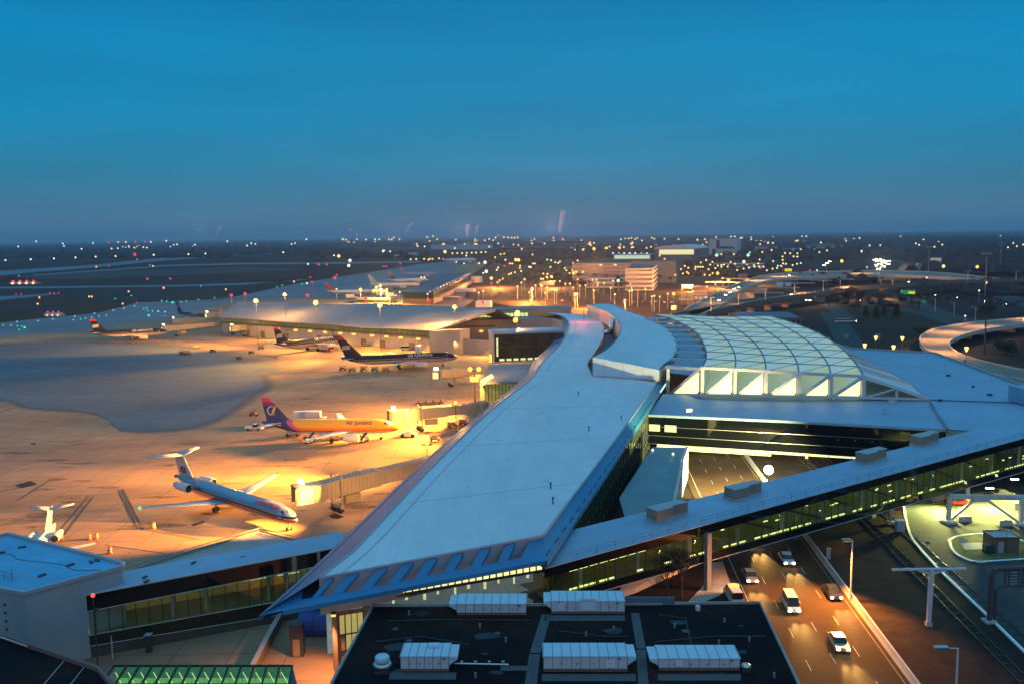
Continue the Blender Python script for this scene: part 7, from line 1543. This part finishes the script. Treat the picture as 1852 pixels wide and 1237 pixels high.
LAMPS = [
 (880,420,4.63,'95,25,r 75,48,g 145,45,g 180,47,g 210,50,g 235,50,g 260,47,g 22,60,w 55,70,g 97,97,m 22,125,g 182,133,m 375,75,g 380,97,g 400,60,g 485,97,g 318,130,g 562,75,g 548,92,g 725,97,w 740,152,w 865,100,g 900,92,a 900,142,A 813,152,A 1003,138,A 1112,135,A 1150,128,a 1222,133,A 1220,98,a 1125,62,g 1160,58,g 1190,55,g 1215,50,g 1245,60,g 1300,72,g 1290,110,w 1420,110,r 1570,110,r 1735,110,r 1490,58,g 1405,58,g 1760,152,a 1805,155,a 1765,65,g 148,183,a 118,187,a 72,213,g 158,233,w 245,233,A 268,235,G 195,265,g 215,265,g 150,285,r 97,298,m 85,318,w 388,265,g 405,265,g 355,292,w 370,295,w 508,232,m 540,238,m 575,255,g 600,260,g 615,248,g 535,293,g 762,240,g 655,302,g 668,322,g 237,338,g 290,328,g 205,347,g 187,355,g 40,388,A 40,428,r 92,422,a 110,405,a 135,392,a 475,350,a 512,352,a 503,378,a 543,378,a 457,393,g 475,393,g 318,397,g 292,425,g 258,457,g 728,343,A 695,345,a 717,320,g 570,412,g 613,413,g 763,395,g 660,433,g 700,433,g 410,448,g 382,470,g 372,490,g 357,507,g 460,448,A 508,463,a 490,512,a 568,490,g 588,490,g 725,467,a 780,450,g 828,447,g 740,517,g 760,517,g 888,402,g 920,402,g 935,425,g 982,427,m 893,447,r 900,490,g 1040,470,g 1060,408,g 1103,408,M 1075,522,g 1197,497,g 1218,492,g 1267,493,r 1160,572,R 1330,475,g 1385,540,g 1405,535,g 1450,542,g 1518,518,g 1567,518,A 1635,483,a 1688,503,g 1710,505,g 1660,285,g 1690,300,g 1627,312,g 1645,348,g 1690,348,g 1580,360,g 1825,358,a 1840,238,g 1750,293,g 1770,293,g 1790,293,g 1810,293,g 1845,460,g 1060,178,w 1105,178,w 1152,178,w 1198,178,w 1245,178,w 1297,180,w 1343,180,w'),
 (560,400,5.447,'325,183,g 357,187,g 465,183,a 462,133,r 400,90,r 780,185,a 808,185,a 555,185,w 645,183,w 685,183,w 885,182,a 1160,160,a 1215,150,a 1258,183,a 1318,235,A 1430,270,g 1440,187,a 1527,232,g 1565,228,g 1640,235,G 1333,305,G 1407,320,g 1455,318,g 1502,318,g 1548,316,g 1597,314,g 1640,314,g 1690,310,g 1733,308,g 1543,343,w 1725,193,w 1630,180,m 728,300,W 793,302,g 1063,250,w 1133,253,w 285,350,g 397,390,W 385,440,W 240,340,w 90,430,r 170,430,r 730,447,r 755,447,r 892,422,r 248,560,R 270,533,r 8,557,r 22,602,r 550,760,R 1175,785,R 1710,800,R 995,380,g 1050,377,g 1128,375,g 1170,383,a 1185,375,a 1210,375,a 1275,370,a 1320,372,a 500,677,A 265,672,m 1098,557,w 1130,557,w 658,655,G 695,640,G 630,690,A 665,690,A 700,680,A 740,690,A 765,680,a 1728,408,W 1520,420,m 1445,405,m 1668,418,g 1740,497,W 1710,513,w 1790,565,A 1790,613,r 1665,708,g 1710,690,g 1162,720,w 888,700,w'),
 (1240,420,5.7875,'125,85,g 320,55,g 475,50,g 515,48,w 572,68,g 120,192,a 175,195,A 210,200,a 505,235,g 325,245,M 640,200,m 672,215,m 655,243,M 738,95,g 793,95,g 820,105,g 780,130,g 865,112,w 1155,95,g 1175,90,g 1245,105,g 1415,110,g 1440,132,g 1218,48,w 1263,48,w 1690,78,g 1763,73,g 1820,65,g 1680,97,g 1345,185,g 1480,195,g 1400,213,g 803,212,a 900,190,g 960,217,g 1040,222,g 1095,225,g 1205,185,a 1170,225,g 1015,258,g 1015,293,g 1130,257,g 1170,260,w 1635,305,A 917,307,g 775,290,g 215,295,g 280,315,g 258,343,g 337,353,g 375,347,g 402,343,g 375,365,g 470,315,g 518,335,g 610,312,W 240,392,g 312,380,g 440,363,g 540,400,g 607,385,g 663,375,g 715,350,g 760,330,g 770,363,g 720,365,m 780,378,r 815,365,w 28,375,g 28,435,a 200,450,a 252,452,a 283,432,a 335,433,A 387,483,a 450,505,A 395,525,a 312,548,a 225,573,g 25,628,w 52,633,w 78,620,w 850,403,g 910,385,g 957,378,g 965,355,m 1000,357,g 1020,330,g 1050,335,g 1120,348,g 1165,335,g 1205,327,m 1300,400,r 1375,402,m'),
 (1540,440,5.154,'858,217,G 1172,222,A 1190,443,w 1600,15,g 630,18,g 600,5,g 700,322,w 1060,678,w'),
 (0,430,6.173,'60,255,w 343,245,w 602,235,w 843,225,w 1068,215,w 1290,210,w 1717,195,w 1505,190,R 1530,243,r 1245,125,g 1315,122,m 1405,115,m 1437,115,m 1500,115,a 1530,105,a 1600,110,g 1640,115,a 910,128,w 1215,55,r 1320,52,a 1405,52,a 1510,52,r 1617,48,r 1075,330,o 1215,320,s 1708,320,o 210,427,t 1675,310,t 1645,465,S 180,630,s 235,630,s 555,622,s 603,622,s 655,622,s 995,660,o 1025,660,o 440,670,o 420,740,o 1370,740,o 1525,727,s 1825,563,o 1435,603,o 1285,683,t 1465,648,t 1805,708,t 35,978,t 123,978,t 193,985,t 245,990,t 275,1003,T 215,1028,t 900,910,t 955,900,t 1025,888,t 1105,877,t 1187,868,t 1605,797,t 1635,785,t 1650,815,t 1703,820,t 1660,870,T 820,920,t 190,938,b 425,927,b 590,910,b 835,878,b 1055,845,b 1265,812,b 1385,790,b 1500,765,b 1770,823,b 1840,830,b'),
 (150,530,5.612,'800,80,t 850,85,t 910,100,T 1000,92,t 1050,85,t 1172,68,t 1335,52,t 1505,25,R 1645,12,R 1400,178,r 760,188,b 835,192,b'),
 (0,380,2.987,'830,243,w 927,238,w 1018,240,w 1110,237,w 1042,200,w 1530,230,w 1830,250,G 1663,293,w 1655,160,w 920,373,S 1660,462,R 1632,402,t 1495,418,t 1525,408,t 1085,412,t 1677,365,r 1687,390,r 1658,397,w 1588,388,o 885,422,o 1220,430,o 1720,295,r 1765,295,r')]
PROTO = {}
for tp, (mm, lab, nm, cat_, grp, z) in TYPES.items():
    h = MB().ball((0,0,0), 1.0, 8); PROTO[tp] = h
def small_lamp(u, v, tp, merge=None):
    big = tp.isupper(); tp = tp.lower(); mm, lab, nm, cat_, grp, z = TYPES[tp]; p = far(u, v, z); D = p.y; r = D/896*(1.55 if big else .82)*(.75 if tp in 'stb' else 1); r = max(r, .3)
    if merge is not None: merge.setdefault(mm, MB()).ball(p, r, 6); return
    if z > 1 and p.z < 40 and D < 900:
        t = thing(nm, lab, cat_, (p.x,p.y,0), 0, grp); key = (tp, 'pole')
        MB().tube((p.x,p.y,0), (p.x,p.y,p.z-r*.5), D/896*.28).build('pole', M['pole'], t); MB().ball(p, r, 10).build('lamp_head', M[mm], t)
    else:
        k = (tp,)
        if k not in MESH: me_o = MB().ball((0,0,0), 1.0, 8).build(nm, M[mm]); MESH[k] = me_o.data; COL.objects.unlink(me_o); bpy.data.objects.remove(me_o)
        o = bpy.data.objects.new(nm, MESH[k]); COL.objects.link(o); o.location = p; o.scale = (r,r,r); tag(o, lab, cat_, grp)
MESH = {}
ALL = []
for ox, oy, s_, txt in LAMPS:
    for q in txt.split(): x, y, tp = q.split(','); ALL.append((ox+float(x)/s_, oy+float(y)/s_, tp))
for k in range(90): ALL.append(random.choice(((random.uniform(1340,1850), random.uniform(424,450), 'g'),(random.uniform(620,1330), random.uniform(430,446), 'a'),(random.uniform(20,560), random.uniform(436,448), 'w'),(random.uniform(900,1330), random.uniform(446,500), 'a')))+('x',))
street = [q for q in ALL if q[2].lower() in 'agwm']; street.sort(key=lambda q: (len(q) > 3, not q[2].isupper(), -q[1])); keep = set(map(id, street[:262])); far_mb = {}
for q in ALL:
    if q[2].lower() in 'agwm' and id(q) not in keep: small_lamp(q[0], q[1], q[2], far_mb)
    else: small_lamp(q[0], q[1], q[2])
mats_ = list(far_mb); mb = MB()
for k, mm in enumerate(mats_): mb.add(far_mb[mm].v, far_mb[mm].f, k)
struct(mb, 'horizon_lights', [M[mm] for mm in mats_], 'stuff')
# ================================================================== trees
def leaf_cloud(mb, c, rx, rz, n, s_, k=0):
    for _ in range(n):
        while True:
            d = Vector((random.uniform(-1,1), random.uniform(-1,1), random.uniform(-1,1)))
            if .25 < d.length < 1: break
        p = Vector(c)+Vector((d.x*rx, d.y*rx, d.z*rz)); a = Vector((random.uniform(-1,1), random.uniform(-1,1), random.uniform(-1,1))).normalized(); b = a.cross(Vector((random.random(),random.random(),random.random()+.1))).normalized(); w = s_*random.uniform(.5,1.2); mb.poly([p-a*w, p+b*w*.6, p+a*w, p-b*w*.6], k)
def make_tree(kind):
    t = thing('tree', 'x', 'tree'); tm = MB(); cm = MB()
    if kind == 'pine':
        tm.tube((0,0,0),(0,0,7),.28,.05)
        for k in range(7): z = 1.6+k*.85; leaf_cloud(cm, (0,0,z), 2.6-.32*k, .7, 75, .5)
    elif kind == 'bush':
        for k in range(5): tm.tube((0,0,0),(random.uniform(-2,2),random.uniform(-2,2),2.6),.18,.05)
        for k in range(9): leaf_cloud(cm, (random.uniform(-2.6,2.6),random.uniform(-2.6,2.6),random.uniform(1.4,4.0)), 1.7, 1.3, 85, .42)
    else:
        tm.tube((0,0,0),(0,0,3),.30,.2)
        def br(p, d, L, r, n):
            q = p+d*L; tm.tube(p, q, r, r*.6, n=5)
            if n:
                for _ in range(3): br(q, (d+Vector((random.uniform(-.8,.8),random.uniform(-.8,.8),random.uniform(-.1,.5)))).normalized(), L*.72, r*.6, n-1)
            else: leaf_cloud(cm, q, .9, .8, 7, .16)
        for _ in range(4): br(Vector((0,0,2.4+random.random()*.6)), Vector((random.uniform(-.7,.7),random.uniform(-.7,.7),1)).normalized(), 2.0, .17, 3)
    tm.build('trunk', M['bark'], t, False, True); cm.build('crown', M['foliage' if kind != 'bare' else 'foliage_brown'], t, False, True); return t
pine, bush, bare = make_tree('pine'), make_tree('bush'), make_tree('bare'); used = set()
def plant(proto, u, v, s_, label, group=None):
    p = P(u, v, 0); rz = random.uniform(0,6)
    if proto.name in used: o = copy_thing(proto, p, rz, label, group, s_)
    else: o = proto; used.add(proto.name); o.location = p; o.rotation_euler = (0,0,rz); o.scale = (s_,)*3; o['label'] = label
    if group: o['group'] = group
    elif 'group' in o: del o['group']
plant(pine, 1584, 578, 1.1, 'dark pine next to the long pale bus'); plant(pine, 1598, 573, 1.15, 'dark pine in the middle of the three by the slip road'); plant(pine, 1621, 577, 1.3, 'broad dark pine of three beside the slip road'); plant(pine, 1566, 574, 1.0, 'small dark pine beside the dark ramp pier'); plant(pine, 1118, 522, 1.9, 'lone dark conifer with a green lamp in front of the offices')
plant(bush, 1820, 640, 1.35, 'large dark bush inside the amber lit curve'); plant(bush, 1667, 607, 1.0, 'dark bush against the outside of the curve'); plant(bush, 1782, 572, 1.5, 'dark thicket beyond the curved ramp')
plant(bare, 1232, 1082, .9, 'bare winter tree beside the pavement under the bridge'); plant(bare, 1206, 1080, .75, 'smaller bare tree beside the plinth under the bridge')
for k in range(46):
    u, v = random.choice(((random.uniform(900,1250), random.uniform(482,535)),(random.uniform(1050,1230), random.uniform(505,530)),(random.uniform(1250,1420), random.uniform(470,505)),(random.uniform(1440,1600), random.uniform(540,560)))); plant(bare, u, v, random.uniform(.9,1.3), 'bare brown tree among the town car parks', 'bare trees in the town')
for k in range(30):
    u, v = random.uniform(1640,1860), random.uniform(528,562); plant(bare, u, v, random.uniform(.55,.8), 'bare brown tree between the ramps', 'bare trees between the ramps')
# woods far away: one mass of rough crowns
def woods(regions, m_, name='woodland'):
    mb = MB()
    for (u0, u1, va, vb, n, smin) in regions:
        for _ in range(n):
            u = random.uniform(u0,u1); v = va+(vb-va)*random.random()**.8; p = far(u, v, 0, 9000); D = p.y; r = max(smin, D*.0035)*random.uniform(.6,1.3); h = random.uniform(.7,1.3)*min(r*1.1, 13); ring = []
            vs = [(p.x,p.y,h)]; k = 6; a0 = random.random()*6
            for i in range(k): a = a0+6.283*i/k; q = r*random.uniform(.6,1.1); vs.append((p.x+q*math.cos(a)*.55, p.y+q*math.sin(a)*.55, h*random.uniform(.72,.95)))
            for i in range(k): a = a0+6.283*i/k; q = r*random.uniform(.9,1.25); vs.append((p.x+q*math.cos(a), p.y+q*math.sin(a), h*random.uniform(.2,.5)))
            for i in range(k): a = a0+6.283*i/k; q = r*.7; vs.append((p.x+q*math.cos(a), p.y+q*math.sin(a), -.1))
            fs = [(0,1+i,1+(i+1)%k) for i in range(k)]
            for j in (1, k+1): fs += [(j+i, j+k+i, j+k+(i+1)%k, j+(i+1)%k) for i in range(k)]
            mb.add(vs, fs)
    o = struct(mb, name, M[m_], 'stuff'); return o
mat('wood_blue', (.012,.016,.022), .95, noise=.4, nscale=.02); mat('wood_brown', (.026,.018,.020), .95, noise=.4, nscale=.03)
woods([(-150,760,440.5,444,420,30),(-150,600,444,452,500,16),(-150,420,452,468,420,12),(380,640,452,462,160,11),(640,1000,437,447,260,20),(560,780,459,468,90,9)], 'wood_blue')
woods([(1000,2000,425,436,520,25),(1340,2000,434,446,420,18)], 'wood_blue')
woods([(1640,2000,444,500,620,9),(1330,1620,446,470,240,9),(880,1180,447,470,300,9),(1240,1330,455,500,70,7),(880,1000,470,480,60,7),(1440,1560,496,515,60,7),(905,1060,484,512,46,4),(1240,1440,466,500,70,4),(1440,1640,500,556,60,3.5),(1650,1900,515,535,110,6)], 'wood_brown')
sheet('scrub', [(60,496),(160,493),(300,487),(440,483),(560,487),(420,495),(120,506),(20,503)], 'wood_brown', -.05)
# ================================================================== steam plumes on the horizon
pm = bpy.data.materials.new('steam'); pm.use_nodes = True; nt = pm.node_tree; nt.nodes.clear(); o_ = nt.nodes.new('ShaderNodeOutputMaterial'); pv = nt.nodes.new('ShaderNodeVolumePrincipled'); nt.links.new(pv.outputs[0], o_.inputs['Volume'])
pv.inputs['Color'].default_value = (1,.92,.90,1); pv.inputs['Density'].default_value = .04; pv.inputs['Emission Strength'].default_value = 0
for k, (u, v0, v1, w_, lean, lab) in enumerate(((1013,421,380,9,7,'tall pale steam plume above the far refinery'),(845,428,406,7,3,'short steam plume beside the far amber lamps'),(860,427,408,5,5,'thin steam plume next to the short one'),(733,424,402,6,14,'faint leaning steam plume over the dark woods'),(392,430,408,6,10,'faint steam plume over the far end of the runway'))):
    D = 5500; d0 = ray(u, v0); p0 = CAM+d0*(D/d0.y); m_px = D/F; mb = MB(); L = []
    for j in range(9):
        f = j/8; c = p0+Vector((lean*m_px*f**1.4+random.uniform(-1,1)*m_px, 0, (v0-v1)*m_px*f)); r = w_*m_px*(.25+.55*f)*random.uniform(.85,1.15)*(1 if j < 8 else .4); L.append((c, r))
    vs = []; n = 10
    for c, r in L:
        for i in range(n): a = 6.283*i/n; vs.append(c+Vector((r*math.cos(a), r*math.sin(a), random.uniform(-.1,.1)*r)))
    fs = [(j*n+i, j*n+(i+1)%n, (j+1)*n+(i+1)%n, (j+1)*n+i) for j in range(8) for i in range(n)]+[tuple(range(n-1,-1,-1)), tuple(range(8*n,9*n))]
    point('plume_fill', p0+Vector((-60,-130,40)), 2.2e6*(1 if k == 0 else .4), (1,.62,.62), 8)  # added pink fill in front of each plume to brighten it
    o = mb.add(vs, fs).build('steam_plume', pm); tag(o, lab, 'steam')
# ================================================================== the evening air
hm = bpy.data.materials.new('haze'); hm.use_nodes = True; nt = hm.node_tree; nt.nodes.clear(); o_ = nt.nodes.new('ShaderNodeOutputMaterial'); pv = nt.nodes.new('ShaderNodeVolumePrincipled'); nt.links.new(pv.outputs[0], o_.inputs['Volume'])
pv.inputs['Color'].default_value = (.56,.76,.92,1); pv.inputs['Density'].default_value = .00008; pv.inputs['Anisotropy'].default_value = .2
hz = MB().box((0,12850,114), (49000,26400,230.6)).build('haze', hm); hz['kind'] = 'stuff'
